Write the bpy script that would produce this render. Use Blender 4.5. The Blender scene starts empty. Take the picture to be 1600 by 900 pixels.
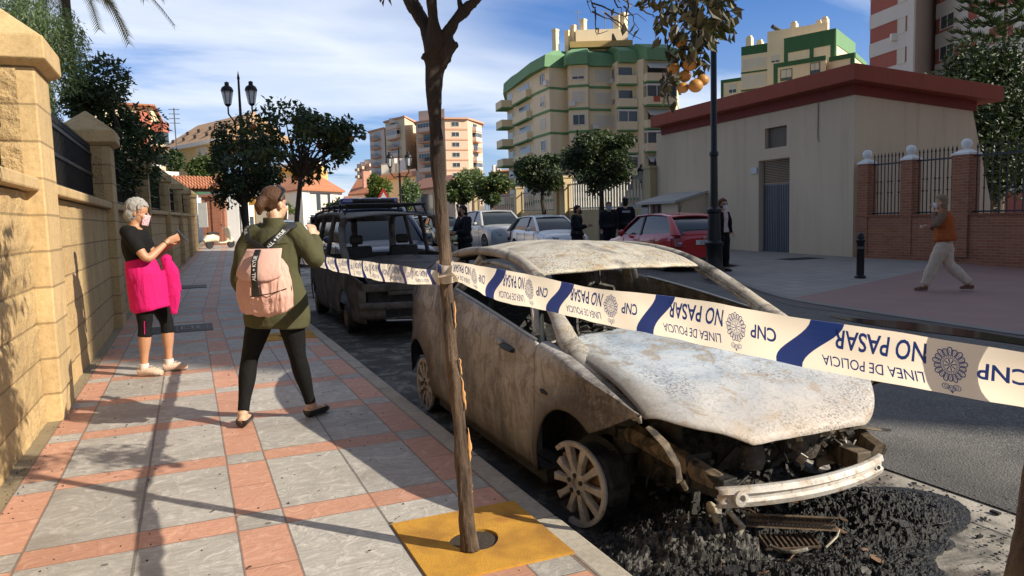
import bpy, bmesh, math, random
from mathutils import Vector, Matrix, noise as mnoise
R_ = math.radians
random.seed(7)
sc = bpy.context.scene
COL = sc.collection
# ------------------------------------------------------------------ camera
# world frame: X across the street (0 under the camera), Y along the street, Z up
CAMH, FPX = 1.36, 1170.0
YAW, PITCH, ROLL = R_(23.17), R_(5.3), 0.028
_f = Vector((math.sin(YAW)*math.cos(PITCH), math.cos(YAW)*math.cos(PITCH), -math.sin(PITCH)))
_r = Vector((math.cos(YAW), -math.sin(YAW), 0)); _u = _r.cross(_f)
CR = _r*math.cos(ROLL) - _u*math.sin(ROLL); CU = _r*math.sin(ROLL) + _u*math.cos(ROLL); CF = _f
CP = Vector((0, 0, CAMH))
cam_d = bpy.data.cameras.new('camera'); cam = bpy.data.objects.new('camera', cam_d); COL.objects.link(cam)
cam_d.sensor_width = 36; cam_d.lens = FPX/1600*36; cam_d.clip_start = .05; cam_d.clip_end = 3000
m = Matrix((CR, CU, -CF)).transposed().to_4x4(); m.translation = CP; cam.matrix_world = m
sc.camera = cam
# ------------------------------------------------------------------ light
SUN_AZ, SUN_EL = R_(134.3), R_(32.7)
SD = Vector((math.sin(SUN_AZ)*math.cos(SUN_EL), math.cos(SUN_AZ)*math.cos(SUN_EL), math.sin(SUN_EL)))
sl = bpy.data.lights.new('sun', 'SUN'); sl.energy = 5.0; sl.angle = R_(.5); sl.color = (1, .90, .74)
so = bpy.data.objects.new('sun', sl); COL.objects.link(so); so.rotation_euler = SD.to_track_quat('Z', 'Y').to_euler(); so.location = (20, -20, 30)
sc.view_settings.view_transform = 'Standard'; sc.view_settings.look = 'None'
sc.view_settings.exposure = 0.55; sc.view_settings.gamma = 1; sc.view_settings.use_curve_mapping = False
sc.cycles.max_bounces = 6; sc.cycles.transparent_max_bounces = 8
W = bpy.data.worlds.new('World'); sc.world = W; W.use_nodes = True

class NT:
    def __init__(s, tree): s.t = tree; tree.nodes.clear()
    def n(s, kind, **k):
        o = s.t.nodes.new('ShaderNode'+kind)
        for a, b in k.items(): setattr(o, a, b)
        return o
    def put(s, sock, val):
        if val is None: return
        if isinstance(val, bpy.types.NodeSocket): s.t.links.new(val, sock)
        else:
            if sock.type == 'RGBA' and not hasattr(val, '__len__'): val = (val, val, val, 1)
            if sock.type == 'RGBA' and len(val) == 3: val = (*val, 1)
            sock.default_value = val
    def math(s, op, a, b=None, c=None, clamp=False):
        o = s.n('Math', operation=op, use_clamp=clamp)
        s.put(o.inputs[0], a); s.put(o.inputs[1], b); s.put(o.inputs[2], c); return o.outputs[0]
    def vmath(s, op, a, b=None):
        o = s.n('VectorMath', operation=op); s.put(o.inputs[0], a); s.put(o.inputs[1], b); return o.outputs[0]
    def coord(s, k='Object'): return s.n('TexCoord').outputs[k]
    def sep(s, v): o = s.n('SeparateXYZ'); s.put(o.inputs[0], v); return o.outputs
    def comb(s, x=0., y=0., z=0.):
        o = s.n('CombineXYZ'); s.put(o.inputs[0], x); s.put(o.inputs[1], y); s.put(o.inputs[2], z); return o.outputs[0]
    def scale(s, v, sc3): return s.vmath('MULTIPLY', v, sc3)
    def noise(s, v, scale=5., detail=5., rough=.55, dist=0.):
        o = s.n('TexNoise'); s.put(o.inputs['Vector'], v); s.put(o.inputs['Scale'], scale); s.put(o.inputs['Detail'], detail)
        s.put(o.inputs['Roughness'], rough); s.put(o.inputs['Distortion'], dist); return o.outputs[0]
    def voro(s, v, scale=5., feature='F1', out='Distance', rnd=1.):
        o = s.n('TexVoronoi', feature=feature); s.put(o.inputs['Vector'], v); s.put(o.inputs['Scale'], scale); s.put(o.inputs['Randomness'], rnd); return o.outputs[out]
    def ramp(s, f, stops, interp='LINEAR'):
        o = s.n('ValToRGB'); e = o.color_ramp.elements; o.color_ramp.interpolation = interp
        while len(e) < len(stops): e.new(.5)
        for q, (p, c) in zip(e, stops):
            q.position = p; q.color = (c, c, c, 1) if not hasattr(c, '__len__') else (*c[:3], 1)
        s.put(o.inputs[0], f); return o.outputs[0]
    def mix(s, f, a, b, mode='MIX'):
        o = s.n('Mix', data_type='RGBA', blend_type=mode); o.clamp_factor = True
        s.put(o.inputs[0], f); s.put(o.inputs[6], a); s.put(o.inputs[7], b); return o.outputs[2]
    def bump(s, h, strength=.5, dist=.01):
        o = s.n('Bump'); s.put(o.inputs['Strength'], strength); s.put(o.inputs['Distance'], dist); s.put(o.inputs['Height'], h); return o.outputs[0]
    def out(s, col, rough=.7, metal=0., normal=None, **k):
        p = s.n('BsdfPrincipled'); s.put(p.inputs['Base Color'], col); s.put(p.inputs['Roughness'], rough); s.put(p.inputs['Metallic'], metal)
        if normal is not None: s.put(p.inputs['Normal'], normal)
        for a, b in k.items(): s.put(p.inputs[a.replace('_', ' ')], b)
        o = s.n('OutputMaterial'); s.t.links.new(p.outputs[0], o.inputs[0]); return p

# sky
w = NT(W.node_tree)
sky = w.n('TexSky', sky_type='NISHITA'); sky.sun_disc = False; sky.sun_elevation = SUN_EL; sky.sun_rotation = SUN_AZ
sky.altitude = 20; sky.air_density = 1.0; sky.dust_density = 1.2; sky.ozone_density = 2.2
d = w.coord('Generated'); dx, dy, dz = w.sep(d)
den = w.math('MAXIMUM', w.math('ADD', dz, .12), .05)
cp = w.comb(w.math('DIVIDE', dx, den), w.math('DIVIDE', dy, den), 0.)
rot = w.n('Mapping'); w.put(rot.inputs[0], cp); rot.inputs['Rotation'].default_value = (0, 0, R_(-60)); rot.inputs['Scale'].default_value = (.55, 1.25, 1); rot.inputs['Location'].default_value = (-.672, 2.623, 0)
c1 = w.noise(rot.outputs[0], 1.15, 7, .54, .45); c2 = w.noise(rot.outputs[0], .5, 3, .5)
cl = w.math('MULTIPLY', w.ramp(c1, [(.29, 0), (.46, .75), (.62, 1)]), w.ramp(c2, [(.36, .22), (.51, 1)]))
haze = w.ramp(dz, [(0., .60), (.12, .28), (.32, 0)])
cl = w.math('MAXIMUM', cl, haze)
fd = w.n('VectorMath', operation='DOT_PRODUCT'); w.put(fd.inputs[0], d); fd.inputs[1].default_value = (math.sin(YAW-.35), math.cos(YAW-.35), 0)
side = w.ramp(w.math('MULTIPLY_ADD', fd.outputs['Value'], .5, .5), [(.45, .08), (.8, 1)]); cl = w.math('MULTIPLY', cl, side)   # clouds kept over the street's far end, thinned elsewhere to lower ambient light
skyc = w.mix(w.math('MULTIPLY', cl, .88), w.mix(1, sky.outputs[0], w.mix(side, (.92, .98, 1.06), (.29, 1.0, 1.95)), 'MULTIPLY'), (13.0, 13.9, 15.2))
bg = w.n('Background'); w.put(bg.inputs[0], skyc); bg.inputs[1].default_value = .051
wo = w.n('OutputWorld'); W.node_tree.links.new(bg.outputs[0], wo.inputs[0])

# ------------------------------------------------------------------ layout helpers
def ray(px, py): return CR*((px-800)/FPX) - CU*((py-450)/FPX) + CF
def at(px, py, D): return CP + ray(px, py)*D                       # point at depth D
def onz(px, py, z): d = ray(px, py); return CP + d*((z-CAMH)/d.z)
def gz(y): return .010*min(max(y-15, 0), 45)
def bend(y): return .05*max(0, y-13)
def onground(px, py, dz=0.):
    z = dz
    for _ in range(12): p = onz(px, py, z); z = gz(p.y)+dz
    return p
def atx(px, py, x): d = ray(px, py); return CP + d*(x/d.x)

# ------------------------------------------------------------------ mesh helpers
class MB:
    def __init__(s): s.v = []; s.f = []; s.m = []
    def add(s, vs, fs, mi=0):
        b = len(s.v); s.v += [Vector(p) for p in vs]
        for f in fs: s.f.append([b+i for i in f]); s.m.append(mi)
        return s
    def box(s, c, size, rz=0, mi=0, rot=None):
        c = Vector(c); M = rot if rot is not None else Matrix.Rotation(rz, 3, 'Z')
        x, y, z = [a/2 for a in size]
        vs = [c + M @ Vector(p) for p in ((-x,-y,-z),(x,-y,-z),(x,y,-z),(-x,y,-z),(-x,-y,z),(x,-y,z),(x,y,z),(-x,y,z))]
        return s.add(vs, [(0,3,2,1),(4,5,6,7),(0,1,5,4),(1,2,6,5),(2,3,7,6),(3,0,4,7)], mi)
    def bar(s, p, q, w, h=None, mi=0, up=(0,0,1)):
        p, q = Vector(p), Vector(q); h = h or w; d = (q-p); L = d.length; d.normalize()
        a = d.cross(Vector(up))
        if a.length < 1e-4: a = d.cross(Vector((1,0,0)))
        a.normalize(); b = a.cross(d)
        return s.box((p+q)/2, (w, L, h), mi=mi, rot=Matrix((a, d, b)).transposed())
    def tube(s, pts, rad, n=8, mi=0, cap=True, flat=1., up=None):
        pts = [Vector(p) for p in pts]; k = len(pts)
        if not hasattr(rad, '__len__') or isinstance(rad, tuple): rad = [rad]*k
        vs, fs = [], []; prev = None
        for i, p in enumerate(pts):
            d = (pts[min(i+1, k-1)] - pts[max(i-1, 0)]).normalized()
            if up is not None: a = d.cross(Vector(up))
            elif prev is None: a = d.cross(Vector((0,0,1)) if abs(d.z) < .9 else Vector((1,0,0)))
            else: a = prev - d*prev.dot(d)
            if a.length < 1e-6: a = d.orthogonal()
            a.normalize(); prev = a; b = d.cross(a)
            r = rad[i]; ra, rb = (r, r*flat) if not hasattr(r, '__len__') else r
            for j in range(n):
                t = 2*math.pi*j/n; vs.append(p + a*(ra*math.cos(t)) + b*(rb*math.sin(t)))
        for i in range(k-1):
            for j in range(n): fs.append((i*n+j, i*n+(j+1)%n, (i+1)*n+(j+1)%n, (i+1)*n+j))
        if cap: fs.append(tuple(range(n-1, -1, -1))); fs.append(tuple((k-1)*n+j for j in range(n)))
        return s.add(vs, fs, mi)
    def prism(s, poly, z0, z1, mi=0, top=None):
        n = len(poly); t = top or poly
        vs = [(p[0], p[1], z0) for p in poly] + [(p[0], p[1], z1) for p in t]
        fs = [(i, (i+1)%n, n+(i+1)%n, n+i) for i in range(n)] + [tuple(range(n-1,-1,-1)), tuple(range(n, 2*n))]
        return s.add(vs, fs, mi)
    def extrude(s, pts, off, mi=0):                                   # a flat outline given thickness along off
        pts = [Vector(p) for p in pts]; off = Vector(off); n = len(pts)
        return s.add(pts + [p+off for p in pts], [(i,(i+1)%n,n+(i+1)%n,n+i) for i in range(n)] + [tuple(range(n-1,-1,-1)), tuple(range(n,2*n))], mi)
    def lathe(s, prof, c=(0,0,0), n=16, mi=0, M=None):
        c = Vector(c); vs, fs = [], []; k = len(prof)
        for r, z in prof:
            for j in range(n):
                t = 2*math.pi*j/n; p = Vector((r*math.cos(t), r*math.sin(t), z)); vs.append(c + (M @ p if M else p))
        for i in range(k-1):
            for j in range(n): fs.append((i*n+j, i*n+(j+1)%n, (i+1)*n+(j+1)%n, (i+1)*n+j))
        fs.append(tuple(range(n-1,-1,-1))); fs.append(tuple((k-1)*n+j for j in range(n)))
        return s.add(vs, fs, mi)
    def ball(s, c, r, n=10, mi=0, M=None):
        r = r if hasattr(r, '__len__') else (r, r, r); k = max(4, n//2+1); c = Vector(c); vs, fs = [], []
        for i in range(k+1):
            a = math.pi*i/k
            for j in range(n):
                t = 2*math.pi*j/n; p = Vector((r[0]*max(math.sin(a), .02)*math.cos(t), r[1]*max(math.sin(a), .02)*math.sin(t), -r[2]*math.cos(a)))
                vs.append(c + (M @ p if M else p))
        for i in range(k):
            for j in range(n): fs.append((i*n+j, i*n+(j+1)%n, (i+1)*n+(j+1)%n, (i+1)*n+j))
        fs.append(tuple(range(n-1,-1,-1))); fs.append(tuple(k*n+j for j in range(n)))
        return s.add(vs, fs, mi)
    def grid(s, fn, nu, nv, mi=0):
        vs = [fn(i/nu, j/nv) for i in range(nu+1) for j in range(nv+1)]
        fs = [(i*(nv+1)+j, (i+1)*(nv+1)+j, (i+1)*(nv+1)+j+1, i*(nv+1)+j+1) for i in range(nu) for j in range(nv)]
        return s.add(vs, fs, mi)
    def mirror(s, x0):                                                # add a copy mirrored about x = x0
        b = len(s.v); s.v += [Vector((2*x0-p.x, p.y, p.z)) for p in s.v[:b]]; k = len(s.f)
        for i in range(k): s.f.append([b+q for q in reversed(s.f[i])]); s.m.append(s.m[i])
        return s
    def xf(s, M):
        s.v = [M @ p for p in s.v]; return s
    def mesh(s, name, mats, off=Vector((0,0,0)), smooth=False, angle=40, recalc=True):
        me = bpy.data.meshes.new(name); me.from_pydata([tuple(p-off) for p in s.v], [], s.f)
        for q in (mats if isinstance(mats, (list, tuple)) else [mats]): me.materials.append(q)
        me.polygons.foreach_set('material_index', s.m)
        if recalc:
            bm = bmesh.new(); bm.from_mesh(me); bmesh.ops.recalc_face_normals(bm, faces=bm.faces); bm.to_mesh(me); bm.free()
        if smooth:
            me.polygons.foreach_set('use_smooth', [True]*len(me.polygons)); me.set_sharp_from_angle(angle=R_(angle))
        me.update(); return me
    def build(s, name, mats, parent=None, local=False, smooth=False, bevel=0, solid=0, angle=40, recalc=True, loc=None):
        off = Vector((0,0,0))
        if parent is not None and not local:
            q = parent
            while q: off += q.location; q = q.parent
        if parent is None and loc is not None: off = Vector(loc)
        o = bpy.data.objects.new(name, s.mesh(name, mats, off, smooth, angle, recalc)); COL.objects.link(o)
        if parent is not None: o.parent = parent
        elif loc is not None: o.location = loc
        if solid:
            k = o.modifiers.new('thickness', 'SOLIDIFY'); k.thickness = solid; k.offset = -1
        if bevel:
            k = o.modifiers.new('bevel', 'BEVEL'); k.width = bevel; k.segments = 2; k.limit_method = 'ANGLE'; k.angle_limit = R_(35)
        return o
def tag(o, label=None, cat=None, group=None, kind=None):
    if label: o['label'] = label
    if cat: o['category'] = cat
    if group: o['group'] = group
    if kind: o['kind'] = kind
    return o
def thing(name, label, cat, loc=(0,0,0), rz=0, group=None):
    o = bpy.data.objects.new(name, None); COL.objects.link(o); o.location = loc; o.rotation_euler = (0,0,rz); o.empty_display_size = .2
    return tag(o, label, cat, group)
def dup(root, loc, rz, label, group=None):
    r = root.copy(); COL.objects.link(r); r.location = loc; r.rotation_euler = (0,0,rz); r['label'] = label
    if group: r['group'] = group
    for ch in list(root.children):
        c = ch.copy(); COL.objects.link(c); c.parent = r
        for g in ch.children:
            e = g.copy(); COL.objects.link(e); e.parent = c
    return r
def struct(o): o['kind'] = 'structure'; return o
TMPS = bpy.data.scenes.new('workbench')                                # scratch scene so that only the piece at hand is evaluated
def evalmesh(o, *more):
    for q in (o, *more): TMPS.collection.objects.link(q)
    vl = TMPS.view_layers[0]; vl.update(); dg = vl.depsgraph; r = bpy.data.meshes.new_from_object(o.evaluated_get(dg))
    for q in (o, *more): TMPS.collection.objects.unlink(q)
    return r
def fuse(mb, voxel=.01, smooth=4):                                    # one continuous surface from overlapping lofts
    me = mb.mesh('tmp', []); o = bpy.data.objects.new('tmp', me)
    k = o.modifiers.new('r', 'REMESH'); k.mode = 'VOXEL'; k.voxel_size = voxel
    if smooth: k = o.modifiers.new('s', 'SMOOTH'); k.iterations = smooth; k.factor = .5
    r = evalmesh(o); bpy.data.objects.remove(o); bpy.data.meshes.remove(me)
    r.polygons.foreach_set('use_smooth', [True]*len(r.polygons)); return r
def put_mesh(me, name, mats, parent=None, pick=None):
    for q in (mats if isinstance(mats, (list, tuple)) else [mats]): me.materials.append(q)
    if pick: me.polygons.foreach_set('material_index', [pick(p.center) for p in me.polygons])
    me.name = name; o = bpy.data.objects.new(name, me); COL.objects.link(o)
    if parent is not None: o.parent = parent
    return o

# ------------------------------------------------------------------ materials
MATS = {}
def mat(name):
    m = bpy.data.materials.new(name); m.use_nodes = True; return m, NT(m.node_tree)
def simple(name, col, rough=.6, metal=0., var=.25, scale=6., bump=0., bscale=60., **k):
    if name in MATS: return MATS[name]
    m, t = mat(name); o = t.coord()
    n = t.noise(o, scale, 6, .6)
    f = t.ramp(n, [(.3, 1-var), (.7, 1+var)]) if False else t.math('MULTIPLY_ADD', n, 2*var, 1-var)
    c = t.mix(1, col, t.comb(f, f, f), 'MULTIPLY')
    nr = t.bump(t.noise(o, bscale, 4), .6, bump) if bump else None
    t.out(c, t.math('MULTIPLY_ADD', n, .2, rough-.1), metal, nr, **k); MATS[name] = m; return m
def hexc(h):
    h = h.lstrip('#'); return tuple((int(h[i:i+2], 16)/255/12.92 if int(h[i:i+2], 16) <= 10 else ((int(h[i:i+2], 16)/255+.055)/1.055)**2.4) for i in (0, 2, 4))
def paint(name, col, rough=.25, coat=.6): return simple(name, col, rough, 0, .05, 3, Coat_Weight=coat, Coat_Roughness=.06)
def leafmat(name, c1, c2, trans=.25):
    m, t = mat(name); o = t.coord(); n = t.noise(o, 3.2, 3); n2 = t.noise(o, 37, 2)
    c = t.mix(t.math('MULTIPLY_ADD', n2, .9, t.math('MULTIPLY_ADD', n, 1.2, -.55), clamp=True), c1, c2)
    p = t.n('BsdfPrincipled'); t.put(p.inputs['Base Color'], c); p.inputs['Roughness'].default_value = .5
    tr = t.n('BsdfTranslucent'); t.put(tr.inputs[0], t.mix(1, c, (1.1, 1.25, .5), 'MULTIPLY'))
    ms = t.n('MixShader'); ms.inputs[0].default_value = trans; t.t.links.new(p.outputs[0], ms.inputs[1]); t.t.links.new(tr.outputs[0], ms.inputs[2])
    o2 = t.n('OutputMaterial'); t.t.links.new(ms.outputs[0], o2.inputs[0]); return m

def m_asphalt():
    m, t = mat('asphalt'); o = t.coord()
    fine = t.voro(o, 95.); agg = t.voro(o, 95., out='Color'); big = t.noise(o, .55, 5, .6); mid = t.noise(o, 3.5, 5)
    c = t.mix(t.ramp(t.sep(agg)[0], [(.55, 0), (.95, .8)]), (.075, .072, .068), (.24, .23, .21))
    c = t.mix(t.math('MULTIPLY_ADD', mid, 1.1, -.15, clamp=True), t.mix(1, c, .62, 'MULTIPLY'), t.mix(1, c, 1.2, 'MULTIPLY'))
    c = t.mix(t.ramp(big, [(.42, 0), (.62, .55)]), c, (.17, .16, .145))
    x, y, z = t.sep(o)                                                # ash trodden and washed round the wrecks
    px = t.math('SUBTRACT', x, 2.7); py = t.math('SUBTRACT', y, 2.3)
    r = t.math('SQRT', t.math('ADD', t.math('MULTIPLY', px, px), t.math('MULTIPLY', py, py)))
    r = t.math('ADD', r, t.math('MULTIPLY_ADD', t.noise(o, 2.2, 6), 1.6, -.8))
    st = t.ramp(r, [(.05, 0), (.24, .0), (.30, .75), (.36, .2), (.5, 0)])
    c = t.mix(t.ramp(t.math('MULTIPLY', r, .25), [(.15, .8), (.5, 0)]), c, (.022, .022, .023))
    nr = t.bump(t.math('ADD', fine, t.math('MULTIPLY', t.noise(o, 300, 2), .5)), .9, .006)
    t.out(c, t.math('MULTIPLY_ADD', big, .25, .72), 0, nr); return m
def m_concrete():
    m, t = mat('gutter_concrete'); o = t.coord(); x, y, z = t.sep(o)
    n = t.noise(o, 4, 8, .65); n2 = t.noise(o, 1.6, 5, .6, .5); n3 = t.noise(o, 70, 3)
    c = t.mix(n, (.30, .27, .23), (.50, .46, .39))
    c = t.mix(t.ramp(n2, [(.5, 0), (.58, .8), (.7, .9)]), c, (.13, .10, .08))
    ex = t.math('MAXIMUM', t.math('SUBTRACT', t.math('ABSOLUTE', t.math('SUBTRACT', x, 2.28)), .78), 0.); ey = t.math('MAXIMUM', t.math('SUBTRACT', t.math('ABSOLUTE', t.math('SUBTRACT', y, 7.6)), 5.3), 0.)
    dd = t.math('ADD', t.math('SQRT', t.math('ADD', t.math('MULTIPLY', ex, ex), t.math('MULTIPLY', ey, ey))), t.math('MULTIPLY_ADD', t.noise(o, 4.2, 9, .7, .6), 1.5, -.72))
    c = t.mix(t.ramp(dd, [(.0, .97), (.14, .75), (.34, .35), (.7, 0)]), c, (.010, .010, .010))
    j = t.math('LESS_THAN', t.math('ABSOLUTE', t.math('SUBTRACT', x, 3.30)), .008)
    c = t.mix(j, c, (.05, .045, .04))
    t.out(c, .8, 0, t.bump(t.math('ADD', n3, n), .5, .006)); return m
def m_paving():
    """stamped slabs: grey fields, red strips and bands, from the unbent street coordinates kept in the UV map"""
    m, t = mat('stamped_paving'); uv = t.coord('UV'); v, u, _ = t.sep(uv)
    ph = t.math('FRACT', t.math('DIVIDE', t.math('ADD', u, 1.02*8-3.47), 1.02))          # 0..1 within one module
    band = t.math('LESS_THAN', ph, .196)
    def between(a, b): return t.math('MULTIPLY', t.math('GREATER_THAN', v, a), t.math('LESS_THAN', v, b))
    strip = t.math('ADD', t.math('ADD', between(-.925, -.735), between(.12, .33)), between(1.14, 1.34))
    red = t.math('ABSOLUTE', t.math('SUBTRACT', strip, band))
    row = t.math('FLOOR', t.math('DIVIDE', t.math('ADD', u, 1.02*8-3.47), 1.02))
    wob = t.noise(uv, 5, 4)
    idc = t.comb(row, t.math('ADD', t.math('ADD', t.math('GREATER_THAN', v, -.735), t.math('GREATER_THAN', v, -.29)), t.math('ADD', t.math('GREATER_THAN', v, .33), t.math('GREATER_THAN', v, .75))), band)
    wn = t.n('TexWhiteNoise'); t.put(wn.inputs[0], idc); tv = wn.outputs[0]
    st = t.noise(t.scale(uv, (5, 26, 1)), 1.3, 7, .62, 1.4); st2 = t.noise(uv, 7.5, 8, .68, 2.2); fine = t.noise(uv, 130, 3)
    g = t.mix(st, (.22, .207, .188), (.47, .445, .405)); g = t.mix(t.ramp(st2, [(.50, 0), (.64, .6)]), g, (.57, .54, .49))
    g = t.mix(t.math('MULTIPLY', t.ramp(t.noise(uv, 2.2, 4), [(.52, 0), (.72, .6)]), 1.), g, (.19, .165, .135))
    rd = t.mix(st, (.37, .18, .115), (.57, .31, .215)); rd = t.mix(t.ramp(st2, [(.52, 0), (.68, .5)]), rd, (.70, .44, .33))
    c = t.mix(red, g, rd); k = t.math('MULTIPLY_ADD', tv, .3, .83); c = t.mix(1, c, t.comb(k, k, k), 'MULTIPLY')
    edge = t.math('LESS_THAN', v, -.925); c = t.mix(edge, c, t.mix(wob, (.16, .13, .08), (.30, .25, .16)))
    # joints
    def near(a, wd): return t.math('LESS_THAN', t.math('ABSOLUTE', t.math('SUBTRACT', t.math('MULTIPLY_ADD', wob, .008, t.math('SUBTRACT', v, .004)), a)), wd)
    j = near(-.925, .006)
    for a, wd in ((-.735, .006), (-.29, .007), (.12, .005), (.33, .005), (.75, .006), (1.14, .005), (1.34, .008)): j = t.math('MAXIMUM', j, near(a, wd))
    def nearp(a, wd): return t.math('LESS_THAN', t.math('ABSOLUTE', t.math('SUBTRACT', ph, a)), wd)
    ju = t.math('MAXIMUM', nearp(.003, .0045), nearp(.196, .0045)); ju2 = t.math('MULTIPLY', nearp(.598, .004), strip)
    j = t.math('MAXIMUM', j, t.math('MAXIMUM', ju, ju2))
    c = t.mix(t.math('MULTIPLY', j, .8), c, t.mix(red, (.11, .10, .085), (.24, .12, .08)))
    gum = t.math('LESS_THAN', t.voro(t.scale(uv, (1, 1.3, 1)), 3.4), .055); c = t.mix(t.math('MULTIPLY', gum, .75), c, (.06, .055, .05))
    h = t.math('ADD', t.math('MULTIPLY', st, .6), t.math('ADD', t.math('MULTIPLY', st2, .9), t.math('MULTIPLY', fine, .12)))
    h = t.math('SUBTRACT', h, t.math('MULTIPLY', j, .8))
    t.out(c, t.math('MULTIPLY_ADD', st2, -.25, .72), 0, t.bump(h, .7, .012)); return m
def m_stone(name, a, b, course=.255, rough=True, off=0., joints=True, lo=1.):
    """split-face reconstituted stone in courses"""
    m, t = mat(name); o = t.coord('Object'); x, y, z = t.sep(o)
    n = t.noise(o, 2.2, 6, .6); n2 = t.noise(o, 34, 6, .7); n3 = t.noise(o, 9, 5, .6)
    c = t.mix(n, a, b); c = t.mix(t.ramp(n2, [(.35, .45), (.55, 0)]), c, tuple(q*.62 for q in a)); c = t.mix(t.ramp(t.noise(t.scale(o, (3, 3, .5)), 2, 6, .6), [(.48, 0), (.74, .55)]), c, tuple(q*.52 for q in a))
    h = t.math('MULTIPLY', t.math('ADD', t.math('MULTIPLY', n2, .55), n3), lo)
    if joints:
        f = t.math('FRACT', t.math('DIVIDE', t.math('ADD', z, 10+off), course))
        j = t.math('MAXIMUM', t.math('LESS_THAN', f, .035), t.math('GREATER_THAN', f, .975))
        c = t.mix(t.math('MULTIPLY', j, .65), c, tuple(q*.35 for q in a)); h = t.math('SUBTRACT', h, t.math('MULTIPLY', j, 1.2))
        row = t.math('FLOOR', t.math('DIVIDE', t.math('ADD', z, 10+off), course)); wn = t.n('TexWhiteNoise', noise_dimensions='2D'); t.put(wn.inputs['Vector'], t.comb(row, 3., 0.))
        k = t.math('MULTIPLY_ADD', wn.outputs[0], .16, .92); c = t.mix(1, c, t.comb(k, k, k), 'MULTIPLY')
    t.out(c, .88, 0, t.bump(h, .85, .03 if rough else .006)); return m
def m_brick(name='brick', c1=(.30, .095, .042), c2=(.42, .16, .075)):
    m, t = mat(name); o = t.coord(); x, y, z = t.sep(o)
    b = t.n('TexBrick'); t.put(b.inputs['Vector'], t.comb(t.math('ADD', y, x), z, 0.)); b.inputs['Scale'].default_value = 1
    b.inputs['Brick Width'].default_value = .25; b.inputs['Row Height'].default_value = .07; b.inputs['Mortar Size'].default_value = .008
    for i, c in enumerate((c1, c2, (.34, .26, .19))): b.inputs[i+1].default_value = (*c, 1)
    c = t.mix(t.math('MULTIPLY', t.noise(o, 5, 4), .5), b.outputs[0], tuple(q*.6 for q in c1))
    t.out(c, .85, 0, t.bump(t.math('MULTIPLY_ADD', b.outputs[1], -1., t.math('MULTIPLY', t.noise(o, 60, 3), .4)), .7, .008)); return m
def m_plaster(name, col, dirt=.25):
    m, t = mat(name); o = t.coord(); n = t.noise(t.scale(o, (1, 1, .35)), .8, 7, .62); n2 = t.noise(o, 40, 4)
    f = t.math('MULTIPLY_ADD', n, 2*dirt, 1-dirt); c = t.mix(1, col, t.comb(f, f, f), 'MULTIPLY')
    s_ = t.noise(t.scale(o, (3.2, 3.2, .22)), 1.1, 6, .65, .5); c = t.mix(t.math('MULTIPLY', t.ramp(s_, [(.52, 0), (.72, 1)]), min(1, dirt*2.6)), c, tuple(q*.62 for q in col))
    t.out(c, .85, 0, t.bump(n2, .35, .01)); return m
def m_burnt(name, base, stops2, rust=(.20, .10, .05), soot=(.012, .011, .010), sootlvl=.5, speck=.5, s=1., metal=.15, streak=0.):
    """fire-burnt sheet steel: ash, rust bloom, soot and a fine blistered speckle"""
    m, t = mat(name); o = t.coord()
    big = t.noise(o, 2.1*s, 7, .62, .8); mid = t.noise(t.vmath('ADD', o, (7.1, 3.3, 1.7)), 6.*s, 8, .68, 1.2); fn = t.noise(o, 70*s, 5, .7); vor = t.voro(o, 120*s)
    c = t.mix(t.ramp(big, [(.36, 0), (.62, 1)]), base, stops2)
    c = t.mix(t.ramp(mid, [(.52, 0), (.66, .75)]), c, rust)
    sp = t.math('MULTIPLY', t.ramp(fn, [(.50, 0), (.60, 1)]), t.ramp(t.noise(t.vmath('ADD', o, (1.3, 9.2, 4.)), 3.4*s, 5, .6), [(.40, 0), (.58, 1)]))
    c = t.mix(t.math('MULTIPLY', sp, speck), c, tuple(q*.25 for q in rust))
    so_ = t.ramp(t.noise(t.vmath('ADD', o, (3.7, 1.1, 8.4)), 1.7*s, 8, .64, 1.), [(sootlvl, 0), (sootlvl+.13, .93)])
    c = t.mix(so_, c, soot)
    if streak:
        stn = t.noise(t.scale(o, (16, 16, 1.4)), 1.6, 6, .6, .6); c = t.mix(t.math('MULTIPLY', t.ramp(stn, [(.52, 0), (.66, 1)]), streak), c, tuple(q*.5 for q in rust))
    h = t.math('ADD', t.math('MULTIPLY', fn, .5), t.math('ADD', mid, t.math('MULTIPLY', vor, .35)))
    t.out(c, t.math('MULTIPLY_ADD', mid, .3, .5), metal, t.bump(h, .5, .006)); return m
def m_char(name, a=(.008,.008,.008), b=(.05,.048,.045), rough=.55):
    m, t = mat(name); o = t.coord(); n = t.noise(o, 22, 7, .7); n2 = t.noise(o, 5, 5)
    c = t.mix(t.ramp(n, [(.45, 0), (.75, 1)]), a, b); c = t.mix(t.ramp(n2, [(.6, 0), (.75, .4)]), c, (.06, .05, .042))
    t.out(c, t.math('MULTIPLY_ADD', n, .5, rough-.25), .1, t.bump(n, .9, .015)); return m
def m_bark(name, a, b, scar=None):
    m, t = mat(name); o = t.coord(); n = t.noise(t.scale(o, (26, 26, 3)), 1, 7, .68, .8); n2 = t.noise(o, 6, 5); f = t.voro(t.scale(o, (30, 30, 7)), 1.)
    c = t.mix(t.ramp(n, [(.35, 0), (.66, 1)]), a, b); c = t.mix(t.ramp(n2, [(.5, 0), (.7, .5)]), c, tuple(q*.4 for q in a))
    t.out(c, .85, 0, t.bump(t.math('ADD', n, t.math('MULTIPLY', f, .4)), 1., .02)); return m
def m_glass(name='car_glass', col=(.012, .015, .018), rough=.04): return simple(name, col, rough+.1, 0, .05, 2, Specular_IOR_Level=.8)

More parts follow.
